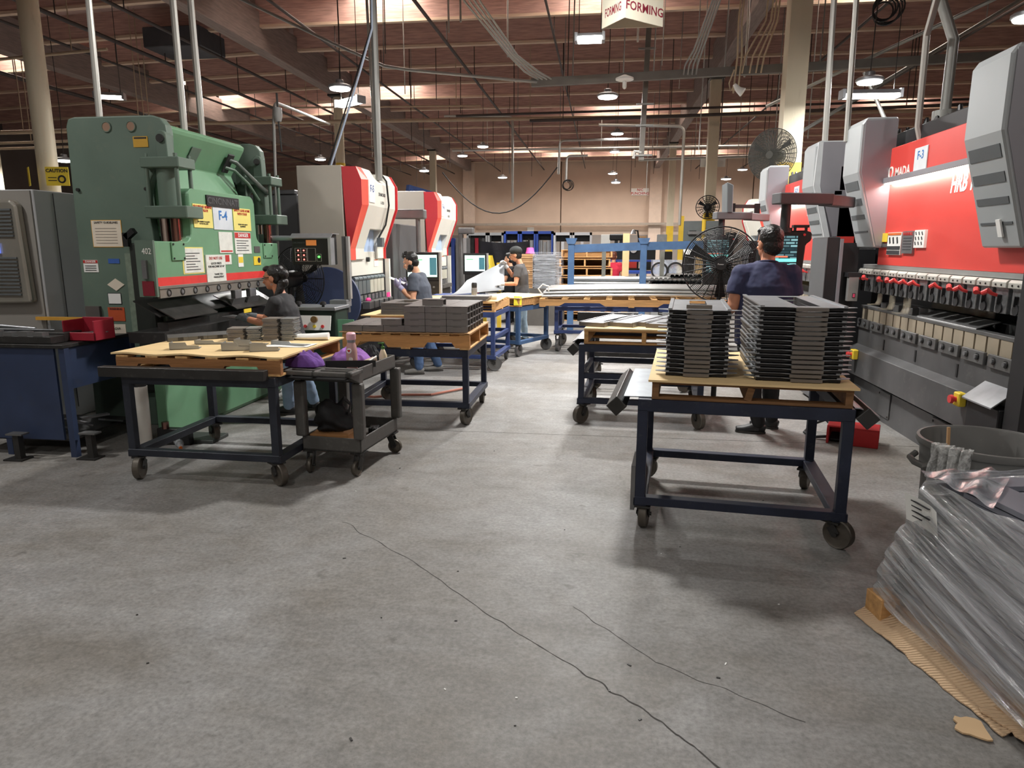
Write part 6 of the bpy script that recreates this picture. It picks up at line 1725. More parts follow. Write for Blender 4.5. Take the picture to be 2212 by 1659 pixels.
part('pump', MB().lathe((0, 0, .14), [(.014, 0), (.015, .02), (.006, .024), (.006, .04), (.012, .042), (.012, .052)], 14).bar((0, 0, .187), (-.035, -.005, .185), .010, .008), mat('green_cap', (70, 120, 50), .4), t, smooth=True)
part('label_patch', MB().box(-.018, .018, -.0262, -.020, .03, .06), mat('green_label', (120, 140, 110), .5), t)
solo('flat_tray', MB().box(-.20, .17, -.004, .004, 0, .05).xf(Matrix.Translation(cat_(.09, -.12, .775)) @ Matrix.Rotation(cz + R(18), 4, 'Z')), BLACK, 'black tray edge propped in front of the pink bottle', 'tray')
solo('sanding_block', MB().ob((0, 0, 0), (.05, .12, .05), rz=R(-25), rx=R(10)).xf(Matrix.Translation(cat_(.155, .03, .79)) @ Matrix.Rotation(cz, 4, 'Z')), mat('sanding_tan', (190, 170, 150), .8), 'tan wedge block beside the lilac cloth on the cart', 'block', bev=.004)
solo('white_pen', MB().tube([cat_(.17, -.06, .80), cat_(.19, .08, .83)], .006, 8), PAPER, 'white pen leaning on the cart rim', 'pen')
# lower tray
solo('cardboard_box', MB().box(-.15, .15, -.08, .14, 0, .09).xf(Matrix.Translation(cat_(-.06, -.2, .197)) @ Matrix.Rotation(cz + R(6), 4, 'Z')), mat('brown_box', (168, 120, 74), .8, 0, .06), 'brown cardboard box in the lower tray of the cart', 'box', bev=.003)
BAGM = mat('black_bag_cloth', (24, 24, 26), .75, 0, .2, 14, bump=.4, bscale=30)
m = MB()
c0 = Vector(cat_(-.06, -.18, .40))
def bagf(u, v):
    th = 2 * PI * u; ph = PI * v
    n = 1 + .42 * noise.noise((math.cos(th) * 1.6 * math.sin(ph), math.sin(th) * 1.6 * math.sin(ph), math.cos(ph) * 1.6 + 5)) + .06 * noise.noise((math.cos(th) * 5, math.sin(th) * 5, v * 7))
    return (c0.x + .15 * n * math.sin(ph) * math.cos(th), c0.y + .11 * n * math.sin(ph) * math.sin(th), c0.z - .02 + (.15 * n if ph < 1.57 else .09) * math.cos(ph) + .02 * math.sin(th * 3) * math.sin(ph))
t = thing('black_bag', 'slumped black bag lying on the box in the cart', 'bag', (c0.x, c0.y, .287))
part('sack', m.grid(bagf, 40, 24), BAGM, t, world=True, smooth=180)
part('strap', MB().tube([(c0.x + .05, c0.y, c0.z + .09), (c0.x + .10, c0.y - .02, c0.z + .15), (c0.x + .14, c0.y, c0.z + .10), (c0.x + .12, c0.y, c0.z + .02)], (.02, .006), 8), BAGM, t, world=True, smooth=True)
t = thing('black_tool', 'small black tool lying at the aisle side of the cart tray', 'tool', cat_(.13, .12, .197), cz)
part('body', MB().ob((0, 0, .035), (.08, .12, .06), rz=.3), BLACK, t, bev=.012, seg=2)
part('nozzle', MB().cyl((.02, -.05, .06), (.05, -.10, .055), .018, 10), BLACK, t)
# ------------------------------------------------------------------ people
V = Vector
def ik(a, c, l1, l2, hint):
    a, c = V(a), V(c)
    d = c - a
    L = min(d.length, (l1 + l2) * .999)
    u = d.normalized()
    h = V(hint); h = (h - u * h.dot(u)).normalized()
    x = (l1 * l1 - l2 * l2 + L * L) / (2 * L)
    y = math.sqrt(max(0, l1 * l1 - x * x))
    return a + u * x + h * y
def limb(m, pts, rs, n=14):
    """tapering limb with rounded joints"""
    P, Q = [], []
    pts = [V(p) for p in pts]
    for i in range(len(pts) - 1):
        for t in (0, .33, .67):
            P.append(pts[i].lerp(pts[i + 1], t)); Q.append(rs[i] * (1 - t) + rs[i + 1] * t)
    P.append(pts[-1]); Q.append(rs[-1])
    m.tube(P, Q, n)
    for p, r in zip(pts, rs):
        m.ell(p, (r * .98,) * 3, 12, 8)
def rotm(f, u):
    f = V(f).normalized(); s = f.cross(V(u)).normalized(); u2 = s.cross(f)
    return Matrix(((s.x, f.x, u2.x), (s.y, f.y, u2.y), (s.z, f.z, u2.z)))       # columns: side (to the person's right), forward, up
def head(m, c, f, u, k):
    Q = rotm(f, u); c = V(c)
    def E(x, y, z, a, b, d): m.ell(c + Q @ V((x, y, z)) * k, (a * k, b * k, d * k), 18, 12, Q)
    E(0, -.012, .022, .076, .094, .096)          # cranium
    E(0, .020, -.045, .060, .070, .075)          # face
    E(0, .050, -.095, .034, .034, .026)          # chin
    E(0, .010, -.080, .052, .055, .040)          # jaw
    E(0, .078, .020, .050, .018, .014)           # brow
    m.tube([c + Q @ V((0, .083, .010)) * k, c + Q @ V((0, .098, -.022)) * k, c + Q @ V((0, .106, -.040)) * k, c + Q @ V((0, .090, -.050)) * k], [.009 * k, .012 * k, .016 * k, .012 * k], 8)
    E(0, .082, -.066, .023, .012, .007)          # lips
    E(0, .079, -.077, .020, .012, .008)
    for s in (-1, 1):
        E(s * .034, .072, -.028, .020, .018, .016)       # cheekbones
        E(s * .076, -.008, -.018, .010, .022, .034)      # ears
def hand(m, w, d, pn, ts, k=1.0, curl=.6, spread=.05, grow=0):
    """palm and five unequal fingers. d: towards the fingertips; pn: the way the palm faces; ts: the side the thumb is on"""
    d = V(d).normalized(); pn = V(pn); pn = (pn - d * pn.dot(d)).normalized(); t = V(ts); t = (t - d * t.dot(d) - pn * t.dot(pn)).normalized()
    w = V(w)
    kn = w + d * .085 * k
    m.tube([w - d * .02 * k, w + d * .02 * k, w + d * .055 * k, kn], [((.026 + grow) * k, (.020 + grow) * k), ((.036 + grow) * k, (.019 + grow) * k), ((.041 + grow) * k, (.016 + grow) * k), ((.039 + grow) * k, (.012 + grow) * k)], 12, side=t)
    for i, (o, L) in enumerate(((.029, .072), (.010, .080), (-.010, .075), (-.029, .058))):
        p = w + d * (.078 if i < 3 else .070) * k + t * o * k
        dd = (d + t * o * spread * 20 * .05).normalized()
        pts, a = [p], 0
        for q, fr in enumerate((.45, .32, .23)):
            a += curl * (.55 + .35 * q)
            e = dd * math.cos(a) + pn * math.sin(a)
            pts.append(pts[-1] + e * L * fr * k)
        m.tube(pts, [(.0098 + grow) * k, (.009 + grow) * k, (.0082 + grow) * k, (.0068 + grow) * k], 8)
        m.ell(pts[-1], ((.0068 + grow) * k,) * 3, 8, 6)
    b = w + d * .025 * k + t * .032 * k
    e = (d * .62 + t * .62 + pn * .35).normalized()
    e2 = (d * .85 + t * .15 + pn * .5).normalized()
    m.tube([b - e * .012 * k, b + e * .038 * k, b + e * .038 * k + e2 * .03 * k, b + e * .038 * k + e2 * .05 * k], [(.015 + grow) * k, (.0125 + grow) * k, (.010 + grow) * k, (.008 + grow) * k], 8)
def blob(name, m, mt, parent, vox, smooth_it=4, label=None, disp=None):
    o = part(name, m, mt, parent, world=True, fix=False, label=label)
    r = o.modifiers.new('union', 'REMESH'); r.mode = 'VOXEL'; r.voxel_size = vox; r.use_smooth_shade = True
    s = o.modifiers.new('relax', 'SMOOTH'); s.iterations = smooth_it; s.factor = .5
    if disp:
        tx = bpy.data.textures.new(name + '_folds', 'CLOUDS'); tx.noise_scale = disp[1]
        d = o.modifiers.new('folds', 'DISPLACE'); d.texture = tx; d.strength = disp[0]; d.mid_level = .5; d.texture_coords = 'LOCAL'
    return o
EYEW = mat('eye_white', (230, 226, 220), .3); EYEB = mat('eye_iris', (40, 28, 22), .2)
def tanskin(name, rgb): return mat(name, rgb, .5, 0, .05, 14)
def person(label, J, skin, shirt, pants, shoe, f, u=(0, 0, 1), curl_hair=.011, build=1.0, hk=1.0, glove=None, sleeve=.62, curlL=.6, curlR=.6, hair=True, haircol=None, vox=.010, belly=1.0, group=None, palms=None, hem=-.10, female=False):
    root = ((J['anL'][0] + J['anR'][0]) / 2, (J['anL'][1] + J['anR'][1]) / 2, 0)
    t = thing('person', label, 'person', root, 0, group)
    for k in J: J[k] = V(J[k])
    s = (J['shR'] - J['shL']).normalized()
    b = build
    pel, ch, nk, hd = J['pel'], J['chest'], J['neck'], J['head']
    wst = pel.lerp(ch, .42)
    m = MB()
    spine = [pel - V((0, 0, .06)), pel, wst, ch, ch.lerp(nk, .62), nk]
    rad = [(.15, .10), (.155, .11), (.135 * belly, .10 * belly), (.155, .11), (.12, .075), (.055, .055)]
    m.tube(spine, [(x * b * .93, y * b * .93) for x, y in rad], 18, side=s)
    m.tube([nk - V((0, 0, .03)), nk.lerp(hd, .4), hd], [.056 * b ** .5, .052, .05], 14)
    head(m, hd, f, u, hk)
    for k in 'LR':
        sg = -1 if k == 'L' else 1
        limb(m, [J['sh' + k], J['el' + k], J['wr' + k]], [.052 * b, .041 * b ** .7, .028 * b ** .3])
        limb(m, [J['hip' + k], J['kn' + k], J['an' + k]], [.078 * b, .052 * b ** .6, .036])
        m.tube([J['an' + k] + V((0, 0, .0)), J['an' + k] - V((0, 0, .04))], [.036, .04], 10)
        if not glove:
            d = (J['wr' + k] - J['el' + k]).normalized()
            pp = palms[k] if palms else ((0, 0, -1), (0, 0, 1))
            hand(m, J['wr' + k], d, pp[0], pp[1], hk * .98, curlL if k == 'L' else curlR)
    body = blob('body', m, skin, t, vox * .72, 2)
    Q = rotm(f, u)
    for sg in (-1, 1):
        p = hd + Q @ V((sg * .031, .075, .002)) * hk
        e = part('eye', MB().ell(p, (.0105 * hk,) * 3, 12, 8), EYEW, body, world=True, smooth=True)
        part('iris', MB().ell(p + Q @ V((0, .0065, 0)) * hk, (.0055 * hk,) * 3, 10, 6), EYEB, body, world=True, smooth=True)
    # shirt
    m = MB()
    lo = pel + V((0, 0, hem))
    sp = [lo, pel, wst, ch, ch.lerp(nk, .62), nk - (nk - ch).normalized() * .005]
    rd = [(.168 * (.95 if not female else 1.05), .128), (.168, .128), (.150 * belly, .118 * belly), (.172, .125), (.135, .088), (.068, .066)]
    m.tube(sp, [(x * b, y * b) for x, y in rd], 20, side=s)
    for k in 'LR':
        a, e = J['sh' + k], J['el' + k]
        end = a.lerp(e, sleeve)
        m.ell(a, (.066 * b,) * 3, 14, 10)
        m.tube([ch.lerp(nk, .55), a.lerp(ch.lerp(nk, .55), .3), a, a.lerp(e, sleeve * .5), end], [.062 * b, .066 * b, .068 * b, .066 * b, .064 * b], 14)
    sh = blob('shirt', m, shirt, t, vox, 3, disp=(.022, .11))
    # trousers
    m = MB()
    m.tube([pel + V((0, 0, .05)), pel, pel - V((0, 0, .10))], [(.155 * b, .116 * b), (.163 * b, .122 * b), (.150 * b, .112 * b)], 18, side=s)
    for k in 'LR':
        limb(m, [J['hip' + k], J['kn' + k], J['an' + k] + V((0, 0, .02))], [.092 * b, .070 * b ** .5, .058])
    blob('trousers', m, pants, t, vox, 3, disp=(.016, .09))
    for k in 'LR':
        an, to = J['an' + k], J['toe' + k]
        d = (to - an); d.z = 0; d.normalize()
        q = V((an.x, an.y, 0))
        m = MB()
        sd = d.cross(V((0, 0, 1)))
        m.tube([q - d * .065 + V((0, 0, .042)), q - d * .03 + V((0, 0, .05)), q + d * .06 + V((0, 0, .047)), q + d * .13 + V((0, 0, .035)), q + d * .19 + V((0, 0, .03))], [(.032, .042), (.038, .05), (.044, .045), (.044, .034), (.030, .026)], 14, side=sd)
        m.tube([q + V((0, 0, .03)), q + V((0, 0, .105))], [.044, .046], 12)
        so = blob('shoe', m, shoe, t, .008, 2)
        m = MB()
        pts = []
        for a in range(20):
            an_ = 2 * PI * a / 20
            l = .132 * math.cos(an_) + .062; wv = .046 * math.sin(an_)
            pp = q + d * l + sd * wv
            pts.append((pp.x, pp.y))
        part('sole', MB().prism(pts, 'z', .001, .022), mat('shoe_sole', (60, 58, 56), .7), so, world=True)
    if hair:
        m = MB()
        def E(x, y, z, a, c, d): m.ell(hd + Q @ V((x, y, z)) * hk, (a * hk, c * hk, d * hk), 18, 12, Q)
        E(0, -.026, .036, .083, .090, .092)
        E(0, -.045, -.020, .074, .062, .075)
        E(0, .045, .090, .062, .042, .032)
        blob('hair', m, haircol or HAIR, t, .007, 1, disp=(curl_hair, .016))
    if glove:
        for k in 'LR':
            d = (J['wr' + k] - J['el' + k]).normalized()
            pp = palms[k] if palms else ((0, 0, -1), (0, 0, 1))
            m = MB()
            hand(m, J['wr' + k], d, pp[0], pp[1], hk, curlL if k == 'L' else curlR, grow=.002)
            m.tube([J['wr' + k] - d * .055, J['wr' + k] + d * .01], [.036, .034], 12)
            blob('glove', m, glove, t, .0055, 1)
    return t, Q

SK1 = tanskin('skin_tan', (196, 134, 104)); SK2 = tanskin('skin_light_tan', (214, 160, 128)); SK3 = tanskin('skin_warm', (204, 144, 112)); SK4 = tanskin('skin_brown', (176, 118, 90))
TEEB = mat('faded_black_tee', (48, 48, 50), .85, 0, .12, 6); TEEG = mat('slate_grey_tee', (80, 86, 98), .85, 0, .08, 6)
TEEC = mat('charcoal_tee', (70, 68, 68), .85, 0, .1, 6); TEEN = mat('navy_tee', (46, 50, 82), .8, 0, .08, 6)
JEAN = mat('light_jeans', (148, 172, 200), .85, 0, .18, 7); JEAN2 = mat('mid_jeans', (84, 110, 150), .85, 0, .25, 7)
JEAN3 = mat('washed_jeans', (150, 170, 184), .85, 0, .15, 7); BPANT = mat('black_trousers', (30, 30, 32), .8, 0, .15, 8)
SHB = mat('black_shoe', (32, 32, 34), .5, 0, .15, 12); SHG = mat('grey_shoe', (120, 118, 114), .6, 0, .1, 12)
GLG = mat('grey_work_glove', (96, 102, 106), .8, 0, .1, 20); GLL = mat('lilac_work_glove', (168, 164, 196), .8, 0, .08, 20); GLW = mat('white_work_glove', (214, 214, 214), .8, 0, .06, 20)

# woman at the green press, seen from her side, facing it
J = dict(head=(-3.10, 6.30, 1.375), neck=(-3.035, 6.30, 1.225), chest=(-2.995, 6.30, 1.06), pel=(-2.945, 6.32, .80),
         shL=(-3.02, 6.145, 1.15), shR=(-3.03, 6.455, 1.15), wrL=(-3.36, 6.20, .995), wrR=(-3.38, 6.36, 1.0),
         hipL=(-2.96, 6.24, .78), hipR=(-2.96, 6.40, .78), knL=(-3.02, 6.30, .42), knR=(-2.95, 6.52, .42), anL=(-3.10, 6.47, .08), anR=(-2.94, 6.70, .08),
         toeL=(-3.3, 6.45, 0), toeR=(-3.02, 6.72, 0))
J['elL'] = ik(J['shL'], J['wrL'], .235, .235, (.35, -.3, -1)); J['elR'] = ik(J['shR'], J['wrR'], .235, .235, (.3, .2, -1))
wo, Q = person('dark haired person in black tee and light jeans feeding the green press', J, SK1, TEEB, JEAN, SHB, (-1, -.08, -.12), hk=.93, build=.93, glove=GLG, curl_hair=.006, sleeve=.60, female=True, belly=1.05, curlL=.7, curlR=.7,
               palms={'L': ((0, .5, -1), (-.2, .8, .6)), 'R': ((0, -.5, -1), (-.2, -.8, .6))})
m = MB()
h0 = V(J['head'])
for p, r in (((.06, 0, .07), .05), ((.10, 0, .03), .055), ((.10, 0, -.05), .05)):
    m.ell(h0 + V(p), (r, r, r), 12, 8)
m.tube([h0 + V((.09, -.01, -.04)), h0 + V((.075, -.035, -.12)), h0 + V((.04, -.06, -.20)), h0 + V((.01, -.07, -.25))], [.045, .035, .028, .014], 10)
blob('tied_hair', m, HAIR, wo, .008, 1, disp=(.008, .015))
part('glasses', MB().tube([h0 + Q @ V((.058, .0, .004)), h0 + Q @ V((.058, .085, .002)), h0 + Q @ V((0, .098, .002)), h0 + Q @ V((-.058, .085, .002)), h0 + Q @ V((-.066, .0, .004))], .004, 6), BLACK, wo, world=True)
part('earring', MB().ring(h0 + Q @ V((-.074, -.002, -.062)), .009, .002, (0, 1, 0), 12, 5), STEEL, wo, world=True)
solo('held_bracket', MB().ob((-3.50, 6.28, 1.0), (.16, .2, .004), ry=.1), STEELG, 'small flat blank held at the green press by the gloved hands', 'blank')

# bearded man at the white press
J = dict(head=(-2.47, 8.85, 1.475), neck=(-2.385, 8.86, 1.335), chest=(-2.36, 8.86, 1.16), pel=(-2.34, 8.87, .86),
         shL=(-2.39, 8.68, 1.265), shR=(-2.38, 9.04, 1.265), wrL=(-2.56, 8.66, 1.155), wrR=(-2.585, 8.98, 1.16),
         hipL=(-2.35, 8.79, .83), hipR=(-2.35, 8.95, .83), knL=(-2.38, 8.78, .45), knR=(-2.30, 9.0, .45), anL=(-2.39, 8.84, .08), anR=(-2.20, 9.12, .08), toeL=(-2.6, 8.80, 0), toeR=(-2.3, 9.1, 0))
J['elL'] = ik(J['shL'], J['wrL'], .27, .235, (-.1, -.25, -1)); J['elR'] = ik(J['shR'], J['wrR'], .27, .235, (.0, .25, -1))
ma, Q = person('bearded man in slate tee and jeans holding a paper at the white press', J, SK2, TEEG, JEAN2, SHG, (-1, -.05, -.38), hk=.98, build=1.12, glove=GLL, sleeve=.62, belly=1.12, curlL=.5, curlR=.6,
               palms={'L': ((.2, 1, .3), (-.3, -.2, 1)), 'R': ((.2, -1, .3), (-.3, .2, 1))})
h0 = V(J['head'])
m = MB()
def E(x, y, z, a, c, d): m.ell(h0 + Q @ V((x, y, z)) * .98, (a, c, d), 14, 10, Q)
E(0, .045, -.098, .048, .048, .030); E(-.036, .030, -.086, .022, .045, .032); E(.036, .030, -.086, .022, .045, .032); E(-.050, .015, -.07, .016, .04, .045); E(.050, .015, -.07, .016, .04, .045)
blob('beard', m, HAIR, ma, .006, 1)
m = MB()
for k in range(16):
    q = (noise.noise((k * 1.7, 2, 3)), noise.noise((k * 2.3, 5, 1)))
    p = h0 + Q @ V((.06 * q[0] * 2, .035 + .04 * q[1], .115))
    m.tube([p, p + Q @ V((.02 * q[1], -.012, .028))], [.014, .004], 6)
part('hair_tuft', m, HAIR, ma, world=True, kind='stuff')
solo('held_paper', MB().sheet(lambda u, v: (-2.72 + .20 * u, 8.70 + .2 * v, 1.27 - .075 * u + .012 * math.sin(v * 4)), 8, 6, .002), PAPER, 'white paper held in the lilac gloves of the bearded man', 'paper')

# man in the cap with the raised sheet
J = dict(head=(-1.500, 12.0, 1.535), neck=(-1.415, 12.0, 1.385), chest=(-1.40, 12.0, 1.20), pel=(-1.38, 12.02, .88),
         shL=(-1.43, 11.83, 1.31), shR=(-1.43, 12.17, 1.31), wrL=(-1.70, 11.78, 1.045), wrR=(-1.70, 12.20, 1.345),
         hipL=(-1.40, 11.94, .85), hipR=(-1.40, 12.10, .85), knL=(-1.44, 11.95, .46), knR=(-1.38, 12.16, .46), anL=(-1.48, 12.0, .08), anR=(-1.36, 12.25, .08), toeL=(-1.66, 11.95, 0), toeR=(-1.5, 12.2, 0))
J['elL'] = ik(J['shL'], J['wrL'], .27, .24, (.3, -.3, -.8)); J['elR'] = ik(J['shR'], J['wrR'], .24, .22, (.1, .6, -1))
mc, Q = person('man in a black cap and charcoal tee lifting a big grey sheet', J, SK3, TEEC, JEAN3, SHB, (-1, .03, -.1), hk=1.0, build=1.0, glove=GLW, sleeve=.6, curlL=.8, curlR=.8, haircol=HAIR,
               palms={'L': ((0, .6, -1), (-.3, .8, .5)), 'R': ((0, -.6, -1), (-.3, -.8, .5))})
h0 = V(J['head'])
m = MB()
m.ell(h0 + Q @ V((0, -.012, .062)), (.097, .112, .082), 18, 12, Q)
cp = blob('cap', m, mat('black_cap', (40, 42, 42), .8), mc, .008, 2)
part('peak', MB().sheet(lambda u, v: tuple(h0 + Q @ V(((u * 2 - 1) * .07 * (1 - .25 * v * v), .075 + .085 * v * math.sqrt(max(.0, 1 - ((u * 2 - 1) * .75) ** 2)), .052 - .018 * (u * 2 - 1) ** 2 - .012 * v))), 12, 6, .006), mat('grey_cap_peak', (96, 96, 96), .8), cp, world=True)
m = MB(); m.ell(h0 + Q @ V((0, .045, -.095)), (.040, .045, .026), 12, 8, Q)
blob('beard', m, HAIR, mc, .006, 1)
part('shirt_print', MB().tube([(-1.268, 11.95, 1.27), (-1.262, 11.98, 1.235), (-1.262, 12.02, 1.22)], .007, 5), PAPER, mc, world=True)
# the sheet: its far corner raised, its near edge on the blue bench
def bigsheet(u, v):
    a = V((-2.62, 11.1, .885)).lerp(V((-1.66, 11.75, .95)), u)
    b = V((-2.33, 11.9, 1.10)).lerp(V((-1.72, 12.22, 1.42)), u)
    p = a.lerp(b, v)
    p.z -= .09 * math.sin(PI * v) * (1 - .3 * u)
    return tuple(p)
solo('steel_sheet', MB().sheet(bigsheet, 24, 16, .003), mat('satin_sheet_steel', (150, 154, 158), .5, .6, .06, 2), 'big satin grey sheet bent upward by the man in the cap', 'sheet', smooth=True)
t = thing('sheet_bench', 'blue bench with yellow legs under the raised grey sheet', 'bench', (-2.4, 11.6, 0))
part('top', MB().box(-2.85, -1.98, 11.1, 12.0, .82, .87), BLU2, t, world=True, bev=.004)
for x, y in ((-2.80, 11.15), (-2.03, 11.15), (-2.80, 11.95), (-2.03, 11.95)):
    part('leg', MB().box(x - .03, x + .03, y - .03, y + .03, 0, .83), YELC, t, world=True)
part('bin_shelf', MB().box(-2.6, -2.1, 11.12, 11.5, .62, .80), mat('blue_shelf_bin', (50, 70, 150), .5), t, world=True, bev=.01)

# big man in the navy tee, seen from behind
J = dict(head=(1.395, 6.26, 1.690), neck=(1.385, 6.22, 1.535), chest=(1.375, 6.21, 1.33), pel=(1.38, 6.22, .93),
         shL=(1.175, 6.21, 1.425), shR=(1.575, 6.21, 1.425), wrL=(1.10, 6.40, 1.06), wrR=(1.62, 6.46, 1.08),
         hipL=(1.29, 6.22, .90), hipR=(1.47, 6.22, .90), knL=(1.33, 6.30, .48), knR=(1.52, 6.40, .48), anL=(1.42, 6.32, .08), anR=(1.58, 6.52, .08), toeL=(1.2, 6.36, 0), toeR=(1.40, 6.62, 0))
J['elL'] = ik(J['shL'], J['wrL'], .27, .25, (-.12, -1, -.3)); J['elR'] = ik(J['shR'], J['wrR'], .27, .25, (.12, -1, -.3))
mb_, Q = person('big man in a navy tee and black trousers seen from behind at the red press', J, SK1, TEEN, BPANT, mat('black_trainer', (34, 34, 36), .45, 0, .2, 22), (-.38, 1, -.10), hk=1.20, build=1.42, sleeve=.66, belly=1.13, curlL=.5, curlR=.5)
h0 = V(J['head'])
part('collar', MB().ring(V(J['neck']) + V((0, .0, -.004)), .078, .008, (.05, .15, 1), 24, 6), TEEN, mb_, world=True, smooth=True)

# red tee far off and a dark figure behind the sheet
def far_person(label, x, y, ztop, shirt, pants, f, haircol):
    k = ztop / 1.68
    F = V(f).normalized(); s = F.cross(V((0, 0, 1)))
    P = lambda sd, fw, z: V((x, y, 0)) + s * sd * k + F * fw * k + V((0, 0, z * k))
    J = dict(head=P(0, .04, 1.55), neck=P(0, 0, 1.39), chest=P(0, 0, 1.2), pel=P(0, 0, .88), shL=P(-.18, 0, 1.31), shR=P(.18, 0, 1.31), elL=P(-.24, .05, 1.05), elR=P(.24, .05, 1.05), wrL=P(-.2, .25, .98), wrR=P(.2, .25, .98),
             hipL=P(-.08, 0, .85), hipR=P(.08, 0, .85), knL=P(-.09, .02, .46), knR=P(.09, .02, .46), anL=P(-.1, 0, .08), anR=P(.1, 0, .08), toeL=P(-.1, .2, 0), toeR=P(.1, .2, 0))
    return person(label, J, SK2, shirt, pants, SHB, f, hk=1.0, build=1.05, haircol=haircol, vox=.014)
far_person('person in a red tee with brown hair working far down the hall', .25, 18.2, 1.56, mat('red_tee', (216, 50, 76), .8, 0, .06), BPANT, (.25, 1, -.1), mat('brown_hair', (110, 60, 44), .5, 0, .2, 40))
far_person('person in dark clothes behind the raised grey sheet', -2.05, 15.5, 1.52, mat('dark_tee', (36, 36, 40), .8), BPANT, (-1, .2, 0), HAIR)

# ------------------------------------------------------------------ fans
def fan(label, c, R0, ax, post=None, rings=9, spokes=14, m=BLACK, depth=.17, motor=True, blade=mat('fan_blade', (58, 58, 58), .4, .3), wire=.0022, hubm=None, cage=1):
    """wire-caged fan: front and back cage, rim, three blades, hub, motor"""
    c = V(c); ax = V(ax).normalized()
    a = ax.cross(V((0, 0, 1))).normalized(); u = a.cross(ax)
    t = thing('fan', label, 'fan', (c.x, c.y, 0 if post else c.z - R0))
    P = lambda r, th, h: c + (a * math.cos(th) + u * math.sin(th)) * r + ax * h
    part('rim', MB().tube([P(R0, 2 * PI * k / 40, 0) for k in range(40)], wire * 3, 6, closed=True), m, t, world=True, smooth=True)
    dz = lambda q: depth * .5 * (1 - q ** 2.4)
    for sgn, nm in ((1, 'front_cage'), (-1, 'back_cage')):
        mm = MB()
        for k in range(spokes * 2 if cage > 1 else spokes):
            th = 2 * PI * k / (spokes * 2 if cage > 1 else spokes)
            mm.tube([P(R0 * q, th, sgn * dz(q)) for q in (.14, .35, .55, .75, .9, 1.0)], wire * 1.6, 4)
        for k in range(rings):
            q = .2 + .78 * k / rings
            mm.tube([P(R0 * q, 2 * PI * j / 36, sgn * dz(q)) for j in range(36)], wire, 4, closed=True)
        part(nm, mm, m, t, world=True, kind='stuff')
    part('hub', MB().tube([P(0, 0, depth * .40), P(0, 0, depth * .56)], R0 * .145, 20), hubm or m, t, world=True)
    for k in range(3):
        th = .5 + 2 * PI * k / 3
        pts = []
        mm = MB()
        def bl(q, v, th=th):
            r = R0 * (.12 + .74 * q); w = .36 * (1.0 - .25 * q)
            return tuple(P(r, th + (v - .5) * w * (.9 + .35 * q), (v - .5) * .07))
        part('blade', mm.sheet(bl, 8, 5, .003), blade, t, world=True)
    if motor:
        part('motor', MB().tube([P(0, 0, -.02), P(0, 0, -depth * .5), P(0, 0, -depth * .5 - .16), P(0, 0, -depth * .5 - .20)], [.09, .10, .10, .07], 18), m, t, world=True, smooth=True)
    if post:
        b = c - ax * .16
        part('post', MB().cyl((b.x, b.y, .03), (b.x, b.y, c.z - .02), .028, 12), m, t, world=True, smooth=True)
        part('base', MB().lathe((b.x, b.y, 0), [(.17, 0), (.17, .02), (.06, .045), (.03, .08)], 24), m, t, world=True, smooth=True)
        part('yoke', MB().bar((b.x, b.y, c.z - .10), tuple(c - ax * .06), .05, .05), m, t, world=True)
    return t
f1 = fan('large black pedestal fan before the farther control screen', (1.155, 7.2, 1.485), .37, (-.16, -1, .06), True, 20, 14, cage=2, wire=.0024, blade=mat('dark_fan_blade', (30, 30, 32), .5, .1))
text('Power', tuple(V((1.155, 7.2, 1.485)) + V((-.16, -1, .06)).normalized() * .099), (1, -.16, 0), (0, 0, 1), .022, PAPER, f1)
f2 = fan('round grey mesh fan mounted high on the cream column', (2.62, 12.0, 3.10), .40, (-.62, -.78, -.05), None, 34, 16, mat('grey_fan_cage', (66, 65, 60), .6, .3, .1), cage=2, wire=.0026, blade=mat('dark_fan_blade', (44, 44, 46), .4, .3))
part('wall_arm', MB().bar((2.72, 12.12, 3.10), (2.92, 12.25, 3.10), .06, .06), DARK, f2, world=True)
f3 = fan('small black three-bladed fan on the yellow column', (2.80, 20.2, 2.745), .31, (-.12, -1, 0), None, 5, 18, wire=.004)
part('wall_arm', MB().bar((2.82, 20.3, 2.745), (2.88, 20.5, 2.745), .06, .06), DARK, f3, world=True)
fan('black pedestal fan seen from behind beside the press console', (-3.62, 8.02, 1.29), .38, (.30, .95, .02), True, 14, 14, cage=1, wire=.0022)
# ------------------------------------------------------------------ things down the hall
t = thing('tube_rack', 'scuffed sky blue steel rack with capped posts full of grey tubes', 'rack', (.65, 14, 0))
PB = mat('scuffed_sky_blue', (74, 106, 146), .55, .1, .15, 6, wear=(70, 84, 110), wamt=.5)
GP_ = mat('grey_rack_post', (116, 116, 108), .6, .2, .1)
for x in (-.62, .748):
    part('post', MB().box(x - .06, x + .06, 13.55, 13.67, 0, 1.76), PB, t, world=True, bev=.005)
    part('post_cap', MB().prism([(x - .07, 1.72), (x + .07, 1.72), (x + .11, 1.83), (x - .11, 1.83)], 'y', 13.53, 13.69), PB, t, world=True)
part('post', MB().box(2.02, 2.14, 13.55, 13.67, 0, 1.76), PB, t, world=True, bev=.005)
part('top_beam', MB().bar((-.66, 13.62, 1.63), (.75, 13.62, 1.68), .1, .15), PB, t, world=True)
part('top_beam', MB().bar((.75, 13.62, 1.68), (2.1, 13.62, 1.71), .1, .15), PB, t, world=True)
for x in (.005, 1.16):
    part('divider', MB().box(x - .04, x + .04, 14.3, 14.38, 0, 1.58), GP_, t, world=True)
part('rear_beam', MB().bar((-.62, 14.4, .72), (2.1, 14.4, .72), .08, .1), PB, t, world=True)
part('front_beam', MB().bar((-.62, 13.62, .72), (2.1, 13.62, .72), .08, .1), PB, t, world=True)
